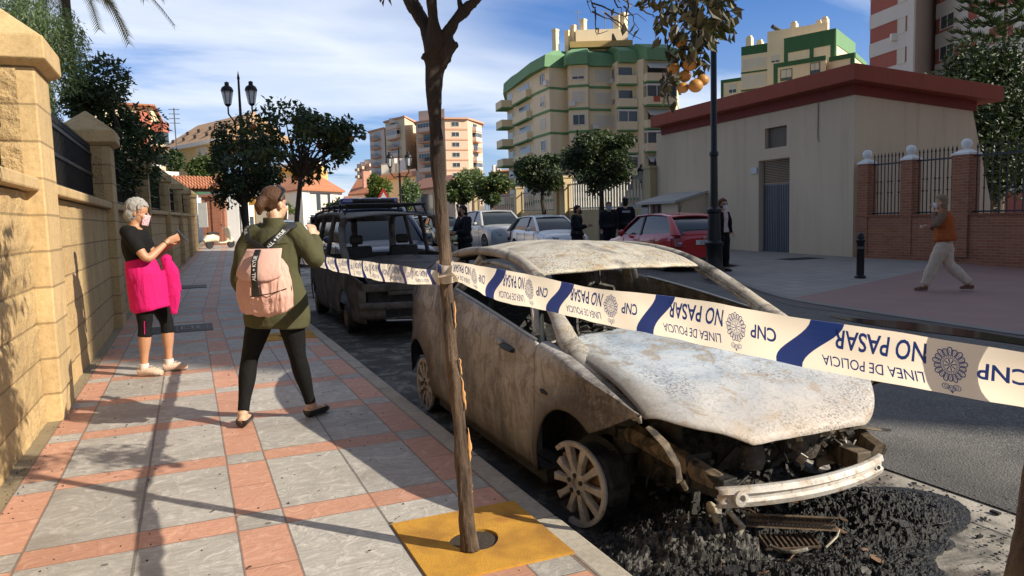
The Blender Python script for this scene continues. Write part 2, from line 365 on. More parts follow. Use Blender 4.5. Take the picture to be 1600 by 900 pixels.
ASPH, CONC, PAVE = m_asphalt(), m_concrete(), m_paving()
STONE = m_stone('split_stone', (.50, .34, .155), (.66, .47, .235)); STONE_R = m_stone('rock_face_stone', (.46, .31, .145), (.66, .48, .25), lo=2.4)
STONE_S = m_stone('smooth_stone', (.52, .36, .175), (.62, .45, .23), rough=False); CAPM = m_stone('cap_stone', (.52, .36, .17), (.62, .45, .235), rough=False, joints=False)
KERB = m_stone('kerb_stone', (.30, .27, .22), (.44, .40, .33), rough=False, joints=False); BRICK = m_brick()
IRON = simple('black_iron', (.012, .012, .013), .45, .3); GREY_IRON = simple('grey_iron', (.10, .10, .11), .5, .3)
WHITE = m_plaster('white_render', (.80, .79, .76), .06); CHAR = m_char('char'); CHAR2 = m_char('ash_char', (.012,.012,.012), (.22,.20,.18), .8)
GLASS = m_glass(); TILE = simple('roof_tile', (.42, .15, .075), .8, 0, .35, 3); DARK = simple('dark_void', (.006, .006, .007), .7)
STEEL = simple('bare_steel', (.35, .34, .32), .4, .8); RUBBER = simple('rubber', (.014, .014, .014), .7, 0, .2, 20)
WINGL = simple('window_glass', (.05, .065, .08), .2, 0, .3, .4, Specular_IOR_Level=.7); SHUT = m_plaster('pale_shutter', (.62, .58, .50), .08)
# ================================================================== SETTING
ys = [-1500, -60, 15, 30, 45, 60, 1500]
g = MB(); g.grid(lambda a, b: Vector((-1500+3000*b, ys[round(a*6)], -.19+gz(ys[round(a*6)]))), 6, 6)
struct(g.build('ground', simple('dry_ground', (.16, .13, .09), .9, 0, .35, .6)))
yr = [-12+2*i for i in range(50)] + [90, 100, 110]
g = MB(); g.grid(lambda a, b: Vector((-1.2+6*b+bend(yr[round(a*52)]), yr[round(a*52)], -.125+gz(yr[round(a*52)]))), 52, 2)
struct(g.build('gutter', CONC))
g = MB(); g.grid(lambda a, b: Vector((3.56+26*b+bend(yr[round(a*52)]), yr[round(a*52)], -.116+gz(yr[round(a*52)])-.0*b)), 52, 4)
struct(g.build('road', ASPH))
# left pavement
yl = [-5+1*i for i in range(82)]
g = MB(); N = len(yl)-1; us = []
for y in yl:
    for x in (-1.3, .0, 1.345): g.v.append(Vector((x+bend(y), y, gz(y)))); us.append((x, y))
for i in range(N):
    for j in range(2): g.f.append([i*3+j, i*3+j+1, i*3+j+4, i*3+j+3]); g.m.append(0)
o = struct(g.build('left_pavement', PAVE)); uvl = o.data.uv_layers.new(name='UVMap')
for lp in o.data.loops: uvl.data[lp.index].uv = us[lp.vertex_index]
g = MB()
for i in range(78):
    y0, y1 = -5+i, -4.008+i
    for x0, x1, dz in ((1.348, 1.47, .0),):
        b0, b1 = bend(y0), bend(y1); r = random.uniform(-.003, .003)
        g.add([(x0+b0, y0, -.2), (x1+b0, y0, -.2), (x1+b1, y1, -.2), (x0+b1, y1, -.2), (x0+b0, y0, gz(y0)+r), (x1+b0, y0, gz(y0)+r), (x1+b1, y1, gz(y1)+r), (x0+b1, y1, gz(y1)+r)],
              [(0,3,2,1),(4,5,6,7),(0,1,5,4),(1,2,6,5),(2,3,7,6),(3,0,4,7)])
struct(g.build('left_kerb', KERB, bevel=.012))
# right pavement with its dropped kerb at the crossing
def kerbx(y):
    pts = [(-20, 8.7), (2, 8.5), (5.4, 8.5), (9.2, 8.95), (10.6, 9.45), (12.1, 10.1), (13.6, 10.6), (14.3, 11.1), (14.9, 12.2), (15.3, 13.0), (100, 17.2)]
    for (a, xa), (b, xb) in zip(pts, pts[1:]):
        if a <= y <= b: k = (y-a)/(b-a); return xa+(xb-xa)*k
    return 13
def zr(y): return -.10 + .10*min(max((y-10)/3, 0), 1) + gz(y)
def m_rpave():
    m, t = mat('right_paving'); o = t.coord(); x, y, z = t.sep(o)
    b = t.n('TexBrick'); t.put(b.inputs['Vector'], o); b.inputs['Scale'].default_value = 1; b.inputs['Brick Width'].default_value = .4; b.inputs['Row Height'].default_value = .4; b.offset = 0
    b.inputs['Mortar Size'].default_value = .012
    for i, c in enumerate(((.235, .215, .195), (.30, .275, .245), (.13, .125, .115))): b.inputs[i+1].default_value = (*c, 1)
    n = t.noise(o, 1.3, 6); c = t.mix(t.math('MULTIPLY', n, .6), b.outputs[0], (.20, .19, .18))
    pk = t.math('LESS_THAN', y, t.math('MULTIPLY_ADD', x, .36, 6.3))
    dots = t.voro(t.scale(o, (1, 1, 0)), 16., rnd=0.); cp = t.mix(t.math('LESS_THAN', dots, .25), (.30, .165, .14), (.36, .205, .175)); cp = t.mix(t.math('MULTIPLY', n, .9), cp, (.17, .12, .11))
    t.out(t.mix(pk, c, cp), .8, 0, t.bump(t.math('MULTIPLY', b.outputs[1], -1.), .4, .006)); return m
yq = [-20+.8*i for i in range(60)] + [29+3*i for i in range(18)]; nq = len(yq)-1
g = MB(); g.grid(lambda a, b: Vector((kerbx(yq[round(a*nq)])+.14+(45-kerbx(yq[round(a*nq)]))*b, yq[round(a*nq)], zr(yq[round(a*nq)]))), nq, 3)
struct(g.build('right_pavement', m_rpave()))
g = MB()
for a, b in zip(yq, yq[1:]):
    x0, x1 = kerbx(a), kerbx(b); d = .155
    g.add([(x0, a, -.3), (x0+d, a, -.3), (x1+d, b, -.3), (x1, b, -.3), (x0, a, zr(a)+.003), (x0+d, a, zr(a)+.003), (x1+d, b, zr(b)+.003), (x1, b, zr(b)+.003)],
          [(0,3,2,1),(4,5,6,7),(0,1,5,4),(1,2,6,5),(2,3,7,6),(3,0,4,7)])
struct(g.build('right_kerb', simple('kerb_concrete', (.19, .18, .165), .85, 0, .3, 2, .006)))
g = MB()
for a, b in zip(yq, yq[1:]):
    if b > 40: break
    g.add([(kerbx(a)-.34-.05*math.sin(a*3), a, -.1115+gz(a)), (kerbx(a)+.02, a, -.1115+gz(a)), (kerbx(b)+.02, b, -.1115+gz(b)), (kerbx(b)-.34-.05*math.sin(b*3), b, -.1115+gz(b))], [(0,1,2,3)])
struct(g.build('right_gutter', simple('wet_gutter', (.022, .021, .022), .5, 0, .5, 3)))
m, t = mat('puddle_water'); t.out((.03, .022, .018), .12, 0, None, Specular_IOR_Level=.5)
g = MB(); pts = []
for i in range(40):
    a = 2*math.pi*i/40; r = 1+.16*math.sin(3*a+1)+.1*math.sin(5*a)
    pts.append((8.15+.26*r*math.cos(a), 6.0+1.7*r*math.sin(a), -.108))
g.add(pts, [tuple(range(40))]); struct(g.build('puddle', m))

# ------------------------------------------------------------------ left boundary wall
wall = thing('boundary_wall', 'tan split-stone boundary wall with capped pillars and black railings along the left pavement', 'wall', (-1.1, 6, 0))
def bx(x, y): return x+bend(y)
def lam(y0, y1, x0, x1, z0, z1):
    a0, a1, b0, b1 = bx(x0, y0), bx(x1, y0), bx(x0, y1), bx(x1, y1); h0, h1 = gz(y0), gz(y1)
    return [(a0, y0, z0+h0-.0), (a1, y0, z0+h0), (b1, y1, z0+h1), (b0, y1, z0+h1), (a0, y0, z1+h0), (a1, y0, z1+h0), (b1, y1, z1+h1), (b0, y1, z1+h1)]
QF = [(0,3,2,1),(4,5,6,7),(0,1,5,4),(1,2,6,5),(2,3,7,6),(3,0,4,7)]
PY = [.70+5.45*k-5.45 for k in range(0, 1)] + [.70+5.45*k for k in range(0, 8)]
def rough_sheet(mb, p00, du, dv, nu, nv, nrm, amp, seed, course=None):
    p00, du, dv, nrm = Vector(p00), Vector(du), Vector(dv), Vector(nrm)
    def fn(a, b):
        p = p00+du*a+dv*b; e = 1.
        if course:
            f = ((p.z+10) % course)/course; e = min(1, min(f, 1-f)*7)
        q = mnoise.fractal(p*7+Vector((seed, 0, 0)), 1, 2, 5)*.5+.5
        return p+nrm*(amp*q*e)
    mb.grid(fn, nu, nv)
for k, y in enumerate(PY):
    h = gz(y+.3); X = bend(y+.3)
    # pillar core, smooth quoins, rock-face panels
    P = MB(); P.box((X-1.2, y+.3, 1.2+h), (.58, .58, 2.6))
    pil = P.build('pillar', STONE_S, wall, bevel=.012)
    Rk = MB(); near = k in (1, 2)
    n1 = 26 if near else 8
    rough_sheet(Rk, (X-1.42, y+.0085, -.1+h), (.40, 0, 0), (0, 0, 2.58), n1, n1*6, (0, -1, 0), .035 if near else .02, k, .255)
    Rk.build('rock_face', STONE_R, pil, smooth=True)
    cp = MB(); s = .36
    sq = lambda r: [(X-1.2-r, y+.3-r), (X-1.2+r, y+.3-r), (X-1.2+r, y+.3+r), (X-1.2-r, y+.3+r)]
    cp.prism(sq(.30), 2.5+h, 2.54+h, top=sq(.37)); cp.prism(sq(.37), 2.54+h, 2.70+h, top=sq(.365)); cp.prism(sq(.355), 2.70+h, 2.99+h, top=sq(.012))
    cp.build('cap', CAPM, pil, bevel=.01)
    if k < len(PY)-1:
        y0, y1 = y+.59, PY[k+1]+.01
        Wm = MB(); nn = 60 if k in (0, 1) else 14
        for (a, b) in ([(y0, y1)] if y1 < 13 or y0 > 13 else [(y0, 13), (13, y1)]):
            Wm.add(lam(a, b, -1.26, -1.03, -.2, 1.64), QF)
            if k <= 2:
                def fn(s_, t_, a=a, b=b):
                    yy = a+(b-a)*s_; z = -.1+1.73*t_; f = ((z+10) % .255)/.255; e = min(1, min(f, 1-f)*9)
                    q = mnoise.fractal(Vector((3, yy*5, z*9)), 1, 2, 4)*.5+.5
                    return Vector((bx(-1.028+.026*q*e, yy), yy, z+gz(yy)))
                Wm.grid(fn, nn*2, nn)
        Wm.build('wall_bay', STONE, wall, smooth=True)
        c = MB(); c.add(lam(y0, y1, -1.32, -.935, 1.645, 1.735), QF); c.build('coping', CAPM, wall, bevel=.015)
        r = MB(); nb = int((y1-y0)/.085)
        for i in range(nb):
            yy = y0+.05+(y1-y0-.1)*i/(nb-1); xx = bx(-1.15, yy); hh = gz(yy)
            r.box((xx, yy, 2.09+hh), (.014, .014, .70)); r.add([(xx-.012, yy-.012, 2.43+hh), (xx+.012, yy-.012, 2.43+hh), (xx+.012, yy+.012, 2.43+hh), (xx-.012, yy+.012, 2.43+hh), (xx, yy, 2.53+hh)], [(0,1,4),(1,2,4),(2,3,4),(3,0,4),(3,2,1,0)])
        for zz in (1.80, 2.10, 2.38): r.add(lam(y0, y1, -1.168, -1.132, zz-.018, zz+.018), QF)
        ra = r.build('railing', IRON, wall)
        if k >= 1: q = MB(); q.add(lam(y0, y1, -1.19, -1.184, 1.76, 2.40), QF); q.build('backing_sheet', IRON, ra)
# end return of the wall: short low wall stub and the utility hatch on bay two
hp = onground(188, 440); hx = MB(); yh = 12.75
hx.box((bx(-1.0, yh+.2), yh+.2, .62), (.05, .34, .62)); ht = hx.build('utility_hatch', simple('hatch_grey', (.36, .37, .38), .5, .2), loc=(bx(-1., yh), yh, .3), bevel=.01); tag(ht, 'pale grey utility hatch set low in the stone wall behind the woman in pink', 'hatch')
for zc_, sz_ in ((.75, (.006, .12, .2)), (.47, (.006, .2, .03))): hs = MB(); hs.box((bx(-.972, yh+.2), yh+.2, zc_), sz_); hs.build('vent', simple('hatch_dark', (.05,.06,.09), .5), ht)

# ------------------------------------------------------------------ pits, manholes
def pit(y, x0=.755, label=''):
    t_ = thing('tree_pit_cover', label, 'pit cover', (x0+.3, y+.3, gz(y)))
    mm, q = mat('yellow_resin') if 'yellow_resin' not in bpy.data.materials else (bpy.data.materials['yellow_resin'], None)
    if q:
        o = q.coord(); n = q.noise(o, 170, 4, .7); n2 = q.noise(o, 5, 5); v = q.voro(o, 5.2)
        c = q.mix(n, (.44, .20, .018), (.86, .47, .06)); c = q.mix(q.ramp(n2, [(.42, 0), (.66, .7)]), c, (.30, .135, .025))
        c = q.mix(q.ramp(q.noise(q.vmath('ADD', o, (5, 2, 1)), 3.1, 6), [(.57, 0), (.66, .7)]), c, (.33, .09, .03)); c = q.mix(q.math('LESS_THAN', v, .05), c, (.03, .02, .015))
        q.out(c, .85, 0, q.bump(n, 1., .012))
    g = MB(); K = 48; ri = .105; cx, cy = x0+.275, y+.285
    inn, outp = [], []
    for i in range(K):
        a = 2*math.pi*i/K; r = ri*(1+.05*math.sin(3*a)); inn.append((cx+r*math.cos(a), cy+r*math.sin(a)))
        c, s = math.cos(a), math.sin(a); k = min((x0+.6-cx)/c if c > 1e-6 else (x0-cx)/c if c < -1e-6 else 9, (y+.62-cy)/s if s > 1e-6 else (y-cy)/s if s < -1e-6 else 9); outp.append((cx+k*c, cy+k*s))
    corners = [(x0, y), (x0+.6, y), (x0+.6, y+.62), (x0, y+.62)]
    for c in corners: j = min(range(K), key=lambda i: (outp[i][0]-c[0])**2+(outp[i][1]-c[1])**2); outp[j] = c
    h = gz(y); vs = [(a, b, .014+h) for a, b in inn]+[(a, b, .010+h) for a, b in outp]+[(a, b, -.1+h) for a, b in inn]+[(a, b, -.02+h) for a, b in outp]
    fs = []
    for i in range(K): j = (i+1)%K; fs += [(i, j, K+j, K+i), (i, 2*K+i, 2*K+j, j), (K+i, K+j, 3*K+j, 3*K+i)]
    g.add(vs, fs); g.build('resin_slab', mm, t_, bevel=0)
    e = MB(); e.lathe([(.104, .004), (.05, .006), (.001, .006)], (cx, cy, h), 24); e.build('earth', simple('pit_earth', (.035, .025, .018), .95, 0, .4, 40, .01), t_)
    return cx, cy
pit(2.60, label='orange-yellow resin tree pit cover around the slender trunk tied with tape')
pit(9.15, .745, label='shaded yellow pit cover behind the woman in the olive jacket')
def cover(c, sx, sy, label, name='manhole_cover', pale=True):
    t_ = thing(name, label, 'manhole', (c[0], c[1], gz(c[1])))
    b = MB(); b.box((c[0], c[1], gz(c[1])+.001), (sx, sy, .012)); f = b.build('cover_plate', simple('cast_iron', (.035, .035, .037), .6, .4, .4, 30, .004), t_)
    r = MB()
    for i in range(9): r.box((c[0]-sx*.42+sx*.84*i/8, c[1], gz(c[1])+.009), (.012, sy*.8, .006))
    r.build('rib', simple('cast_iron2', (.06, .06, .062), .5, .5), t_)
    if pale:
        r = MB(); x0, y0 = c[0]+sx*.18, c[1]; w = .012
        for q in ((0, -.12, .2, w), (0, .12, .2, w), (-.1, 0, w, .24), (.1, 0, w, .24), (.03, 0, w, .24)): r.box((x0+q[0], y0+q[1], gz(c[1])+.012), (q[2], q[3], .008))
        r.build('painted_mark', simple('pale_paint', (.45, .44, .40), .7), t_)
p = onground(270, 515); cover((p.x+.05, p.y), .9, .75, 'dark iron cover with a pale frame mark beside the woman in pink')
p = onground(300, 448); cover((p.x, p.y), .6, .9, 'plain dark iron cover farther up the pavement', pale=False)
p = onground(1237, 402, 0); cover((p.x-.3, p.y-.6), 1.2, .7, 'dark iron cover in front of the grey utility door', pale=False)

# ------------------------------------------------------------------ bollard and lamp posts
b = thing('bollard', 'black cast iron bollard at the corner by the brick wall', 'bollard', (12.62, 11.28, zr(11.28)))
q = MB(); q.lathe([(.11, 0), (.11, .04), (.075, .06), (.072, .72), (.088, .74), (.088, .78), (.07, .80), (.07, .86), (.062, .90), (.03, .93), (.002, .935)], b.location, 18); q.build('post', IRON, b, smooth=True)
q = MB(); q.lathe([(.079, 0), (.079, .05)], b.location+Vector((0, 0, .60)), 18); q.build('ring', GREY_IRON, b, smooth=True)
p = onground(1116, 428, 0); lp = thing('street_lamp', 'tall thick black lamp post in front of the red hatchback', 'street lamp', (p.x, p.y, zr(p.y)))
q = MB(); q.lathe([(.24, 0), (.24, .1), (.19, .18), (.17, .6), (.20, .64), (.20, .70), (.15, .75), (.135, 1.35), (.17, 1.38), (.17, 1.44), (.085, 1.5), (.08, 2.6), (.1, 2.62), (.1, 2.68), (.07, 2.72), (.06, 7.5)], lp.location, 16); q.build('post', IRON, lp, smooth=True)
def lantern_post(p, h, label, s=1., face=(1, 0), w=.62):
    """double-lantern post: two glazed lanterns on a crossarm, a spike above"""
    L = thing('double_lamp', label, 'street lamp', p, 0, 'double-lantern street lamps')
    q = MB(); q.lathe([(.16*s, 0), (.15*s, .5), (.08*s, .6), (.06*s, h-.4), (.08*s, h-.35), (.05*s, h-.3), (.035*s, h+.9*s), (.05*s, h+.95*s), (.004, h+1.2*s)], p, 12); q.build('post', IRON, L, smooth=True)
    fx, fy = face; w *= s
    q = MB()
    for sg in (-1, 1): q.tube([p+Vector((0, 0, h-.45*s)), p+Vector((sg*w*.6*fx, sg*w*.6*fy, h-.5*s)), p+Vector((sg*w*fx, sg*w*fy, h-.25*s)), p+Vector((sg*w*fx, sg*w*fy, h))], .03*s, 8)
    q.build('crossarm', IRON, L, smooth=True)
    for sg in (-1, 1):
        c = p+Vector((sg*w*fx, sg*w*fy, h)); q = MB()
        q.lathe([(.05*s, 0), (.10*s, .05*s), (.11*s, .08*s)], c, 8); 
        for i in range(6):
            a = i*math.pi/3; q.bar(c+Vector((.11*s*math.cos(a), .11*s*math.sin(a), .08*s)), c+Vector((.19*s*math.cos(a), .19*s*math.sin(a), .52*s)), .018*s)
        q.lathe([(.21*s, .52*s), (.21*s, .57*s), (.17*s, .66*s), (.08*s, .72*s), (.07*s, .80*s), (.09*s, .82*s), (.01, .86*s)], c, 12); la = q.build('lantern', IRON, L, smooth=True)
        q = MB(); q.lathe([(.095*s, .08*s), (.175*s, .52*s)], c, 6); q.build('glass', simple('lamp_glass', (.62, .64, .66), .2, 0, .05, 3, Transmission_Weight=.3), la)
for px, py0, D, h, lb in ((375, 166, 21, None, 'double-lantern lamp rising above the dark orange trees on the left'), (624, 262, 44, None, 'slim double-lantern lamp between the pink flats and the tree trunk')):
    p = at(px, py0, D); z0 = gz(p.y); lantern_post(Vector((p.x, p.y, z0)), p.z-z0-.0, lb, .80 if D < 30 else 1.1, face=(CR.x, CR.y), w=.42 if D < 30 else .5)
p = at(1024, 262, 32); lantern_post(Vector((p.x, p.y, gz(p.y))), at(1024, 278, 32).z-gz(p.y)-.2, 'double-lantern lamp at the left corner of the utility building', .95, face=(CR.x, CR.y))

# ------------------------------------------------------------------ utility building, right
BD = Vector((.05, 1, 0)).normalized(); BN = Vector((1, -.05, 0)).normalized()
C0 = Vector((17.2, 15.65, 0)); LF, LR = 10.4, 6.0
ub = thing('utility_building', 'low cream utility building with a deep red roof edge', 'building', C0)
PLA = m_plaster('cream_render', (.62, .49, .345), .14); REDF = m_plaster('red_fascia', (.30, .066, .038), .18)
def bp(s, t_, z): return C0+BD*s+BN*t_+Vector((0, 0, z))                 # s along the facade, t_ into the block
zt = lambda t_: 4.62-.075*t_
q = MB()
# facade with openings: built from panels
dS = [(2.58, 4.05, 0, 3.02), (2.72, 3.75, 3.38, 4.03)]                  # door and window (s0,s1,z0,z1)
def panel(s0, s1, z0, z1): q.add([bp(s0, 0, z0), bp(s1, 0, z0), bp(s1, 0, z1), bp(s0, 0, z1), bp(s0, .25, z0), bp(s1, .25, z0), bp(s1, .25, z1), bp(s0, .25, z1)], [(0,1,2,3),(7,6,5,4),(0,4,5,1),(1,5,6,2),(2,6,7,3),(3,7,4,0)])
panel(0, 2.58, -.3, 4.62); panel(4.05, LF, -.3, 4.62); panel(2.58, 4.05, 3.02, 3.38); panel(2.58, 4.05, 4.03, 4.62); panel(2.58, 2.72, 3.38, 4.03); panel(3.75, 4.05, 3.38, 4.03)
# side wall with the battered end
sl0, sl1 = 4.5, 5.95
q.add([bp(0, .25, -.3), bp(0, sl1, -.3), bp(0, sl0, zt(sl0)), bp(0, .25, zt(.25)), bp(.3, .25, -.3), bp(.3, sl1, -.3), bp(.3, sl0, zt(sl0)), bp(.3, .25, zt(.25))], [(0,1,2,3),(7,6,5,4),(0,4,5,1),(1,5,6,2),(2,6,7,3),(3,7,4,0)])
q.add([bp(.3, 4.7, -.3), bp(LF, 4.7, -.3), bp(LF, 4.7, zt(4.7)), bp(.3, 4.7, zt(4.7)), bp(.3, 4.8, -.3), bp(LF, 4.8, -.3), bp(LF, 4.8, zt(4.7)), bp(.3, 4.8, zt(4.7))], [(0,1,2,3),(7,6,5,4),(0,4,5,1),(1,5,6,2),(2,6,7,3),(3,7,4,0)])
q.build('wall', PLA, ub)
q = MB(); ov = .45
def slab(s0, s1, t0, t1, dz0, dz1):
    vs = [bp(s, t_, zt(t_)+dz) for dz in (dz0, dz1) for (s, t_) in ((s0, t0), (s1, t0), (s1, t1), (s0, t1))]
    q.add(vs, [(0,3,2,1),(4,5,6,7),(0,1,5,4),(1,2,6,5),(2,3,7,6),(3,0,4,7)])
slab(-ov, LF-.3, -ov, 5.22, .18, .62); rf = q.build('roof', REDF, ub, bevel=.015)
q = MB(); slab(-.06, LF-.45, -.06, 4.62, -.10, .185); q.build('frieze', m_plaster('dark_red_frieze', (.20, .035, .028), .2), rf)
q = MB()
for a, b in ((2.58, 3.305), (3.325, 4.05)):
    q.add([bp(a, .2, -.1), bp(b, .2, -.1), bp(b, .2, 2.25), bp(a, .2, 2.25), bp(a, .235, -.1), bp(b, .235, -.1), bp(b, .235, 2.25), bp(a, .235, 2.25)], [(0,1,2,3),(7,6,5,4),(0,4,5,1),(1,5,6,2),(2,6,7,3),(3,7,4,0)])
    for i in range(9):
        s = a+.04+(b-a-.08)*i/8; q.bar(bp(s, .192, .05), bp(s, .192, 2.2), .02)
dr = q.build('door', simple('grey_door', (.145, .15, .16), .5, .2, .25, 3), ub)
q = MB()
for i in range(14): q.bar(bp(2.6, .2, 2.30+i*.052), bp(4.03, .2, 2.30+i*.052), .012, .035)
q.build('louvre', simple('brown_louvre', (.07, .055, .045), .6), dr)
q = MB(); q.add([bp(2.73, .16, 3.39), bp(3.74, .16, 3.39), bp(3.74, .16, 4.02), bp(2.73, .16, 4.02)], [(0,1,2,3)])
for i in range(10): q.bar(bp(2.73, .14, 3.41+i*.06), bp(3.74, .14, 3.41+i*.06), .012, .035)
q.build('window', simple('vent_window', (.16, .13, .10), .6), ub)
q = MB(); q.add([bp(4.1, -.02, 2.62), bp(4.42, -.02, 2.62), bp(4.42, -.02, 2.83), bp(4.1, -.02, 2.83)], [(0,1,2,3)]); sg_ = q.build('sign_plate', simple('sign_white', (.5, .52, .55), .5), ub, solid=.015)
q = MB()
for i in range(3): q.add([bp(4.13+i*.09, -.023, 2.67), bp(4.19+i*.09, -.023, 2.67), bp(4.19+i*.09, -.023, 2.78), bp(4.13+i*.09, -.023, 2.78)], [(0,1,2,3)])
q.build('sign_marking', simple('sign_blue', (.08, .10, .16), .5), sg_)
q = MB(); q.tube([bp(1.37, -.02, 4.5), bp(1.38, -.02, 3.5), bp(1.33, -.02, 3.36)], .016, 6); q.build('conduit', simple('conduit_grey', (.40, .36, .31), .7), ub)
# lean-to kiosk at the left end
kb = thing('lean_to_kiosk', 'small cream lean-to with a sloping slab roof behind the red car', 'kiosk', bp(8.2, -1, 0))
q = MB(); k0, k1, kd, z0, z1 = 7.0, 9.6, 1.2, 1.80, 2.10
for (s0, s1) in ((k0, 8.1), (8.9, 9.05)): q.add([bp(s0, -kd, -.1), bp(s1, -kd, -.1), bp(s1, -kd, z0), bp(s0, -kd, z0), bp(s0, -kd+.12, -.1), bp(s1, -kd+.12, -.1), bp(s1, -kd+.12, z0), bp(s0, -kd+.12, z0)], [(0,1,2,3),(7,6,5,4),(0,4,5,1),(1,5,6,2),(2,6,7,3),(3,7,4,0)])
q.add([bp(8.1, -kd, -.1), bp(8.9, -kd, -.1), bp(8.9, -kd, .35), bp(8.1, -kd, .35)], [(0,1,2,3)])
q.add([bp(k0, -kd, -.1), bp(k0, 0, -.1), bp(k0, 0, z1), bp(k0, -kd, z0)], [(0,1,2,3)]); q.add([bp(k1, -kd, -.1), bp(k1, 0, -.1), bp(k1, 0, z1), bp(k1, -kd, z0)], [(0,1,2,3)])
q.build('wall', PLA, kb)
q = MB(); vs = [bp(s, t_, z) for s, t_, z in ((k0-.12, -kd-.2, z0-.05), (k1+.12, -kd-.2, z0-.05), (k1+.12, 0, z1), (k0-.12, 0, z1))]; q.extrude(vs, (0, 0, .09)); q.build('roof', m_plaster('kiosk_roof', (.42, .40, .37), .2), kb)
q = MB(); q.add([bp(8.1, -kd+.1, .35), bp(8.9, -kd+.1, .35), bp(8.9, -kd+.1, z0), bp(8.1, -kd+.1, z0)], [(0,1,2,3)]); q.box(bp(8.5, -kd+.08, 1.), (.06, .1, 1.4)); q.build('door', simple('oxblood_door', (.10, .045, .04), .5), kb)
q = MB(); q.add([bp(9.08, -kd-.01, .0), bp(9.58, -kd-.01, .0), bp(9.58, -kd-.01, 1.65), bp(9.08, -kd-.01, 1.65)], [(0,1,2,3)]); q.build('meter_box', simple('meter_grey', (.33, .35, .37), .5), kb, solid=.03)

# ------------------------------------------------------------------ brick wall with railings
bw = thing('brick_wall', 'low red brick wall with brick piers, white ball finials and dark railings', 'wall', (17.2, 13, 0))
pil_y = [15.3, 13.93, 12.42, 8.4, 4.2]
q = MB(); q.box((17.32, 6.8, .38), (.30, 17.4, 1.50)); q.build('brick_base', BRICK, bw)
q = MB(); q.box((17.32, 6.8, 1.155), (.36, 17.4, .045)); q.build('coping', m_brick('coping_brick', (.26, .08, .035), (.34, .12, .05)), bw)
for i, y in enumerate(pil_y):
    w_ = .34 if i < 2 else .42
    q = MB(); q.box((17.32, y, 1.36), (w_, w_, 2.46)); pr = q.build('pier', BRICK, bw)
    zc = 2.58; q = MB(); sq = lambda r: [(17.32-r, y-r), (17.32+r, y-r), (17.32+r, y+r), (17.32-r, y+r)]
    q.prism(sq(w_*.55), zc, zc+.05); q.prism(sq(w_*.5), zc+.05, zc+.14, top=sq(.06)); q.lathe([(.06, .13), (.05, .16), (.09, .18), (.115, .23), (.122, .28), (.11, .33), (.07, .375), (.01, .39)], (17.32, y, zc), 14); q.build('finial', WHITE, pr, smooth=True)
for (a, b) in zip(pil_y, pil_y[1:]):
    q = MB(); L = a-b-.38; n = max(5, int(L/(.105 if a > 13 else .18))); zt_ = 2.70
    for i in range(n):
        y = a-.19-L*(i+.5)/n; q.box((17.32, y, (1.17+zt_)/2), (.022, .022, zt_-1.17)); q.lathe([(.008, 0), (.026, .04), (.002, .14)], (17.32, y, zt_), 6)
        if i % 3: 
            for zz in (1.75, 2.05): q.lathe([(.02, 0), (.035, .02), (.02, .04)], (17.32, y, zz), 6)
    for zz in (1.22, zt_-.16): q.box((17.32, (a+b)/2, zz), (.03, L, .04))
    q.build('railing', simple('dark_railing', (.035, .035, .04), .5, .3), bw)

# ------------------------------------------------------------------ far garden wall with pale fence behind the parked cars
def farwall(pts, label, base=1.55, top=3.05, pier_every=4, name='garden_wall', col=None, pale=None, bars=.16):
    w0 = thing(name, label, 'wall', (pts[0].x, pts[0].y, gz(pts[0].y)))
    for a, b in zip(pts, pts[1:]):
        za, zb = gz(a.y), gz(b.y); d = (b-a); L = d.length; d = d.normalized(); n = Vector((d.y, -d.x, 0))
        q = MB(); q.extrude([Vector((a.x, a.y, za-.3)), Vector((b.x, b.y, zb-.3)), Vector((b.x, b.y, zb+base)), Vector((a.x, a.y, za+base))], n*.25); q.build('wall_base', col, w0)
        k = max(1, int(L/pier_every))
        for i in range(k+1):
            c = a.lerp(b, i/k); q = MB(); q.box((c.x, c.y, gz(c.y)+top/2), (.5, .5, top+.1), rz=math.atan2(d.y, d.x)); q.box((c.x, c.y, gz(c.y)+top+.08), (.6, .6, .1), rz=math.atan2(d.y, d.x)); q.build('pier', col, w0)
        q = MB(); nb = int(L/bars)
        for i in range(nb):
            c = a.lerp(b, (i+.5)/nb)+n*.12; q.box((c.x, c.y, gz(c.y)+(base+top-.15)/2), (.05, .05, top-base-.2), rz=math.atan2(d.y, d.x))
        for zz in (base+.1, top-.3): q.bar(Vector((a.x, a.y, za+zz))+n*.12, Vector((b.x, b.y, zb+zz))+n*.12, .05, .06)
        q.build('fence', pale, w0)
TANW = m_plaster('tan_garden_wall', (.50, .39, .22), .2); PALE = simple('pale_fence', (.52, .51, .48), .6, .1)
A = [at(1019, 340, 31), at(885, 340, 38), at(812, 340, 47), at(745, 340, 60), at(688, 340, 70)]
farwall([A[0], A[1]], 'tan garden wall with pale bar fence beside the utility building', 1.5, 3.1, 4, 'garden_wall', TANW, PALE, .24)
farwall([A[1]+Vector((0, .7, 0)), A[2], A[3], A[4]], 'long tan garden wall with piers and thin fence beyond the parked white cars', 1.45, 2.9, 8, 'garden_wall', TANW, GREY_IRON, .5)
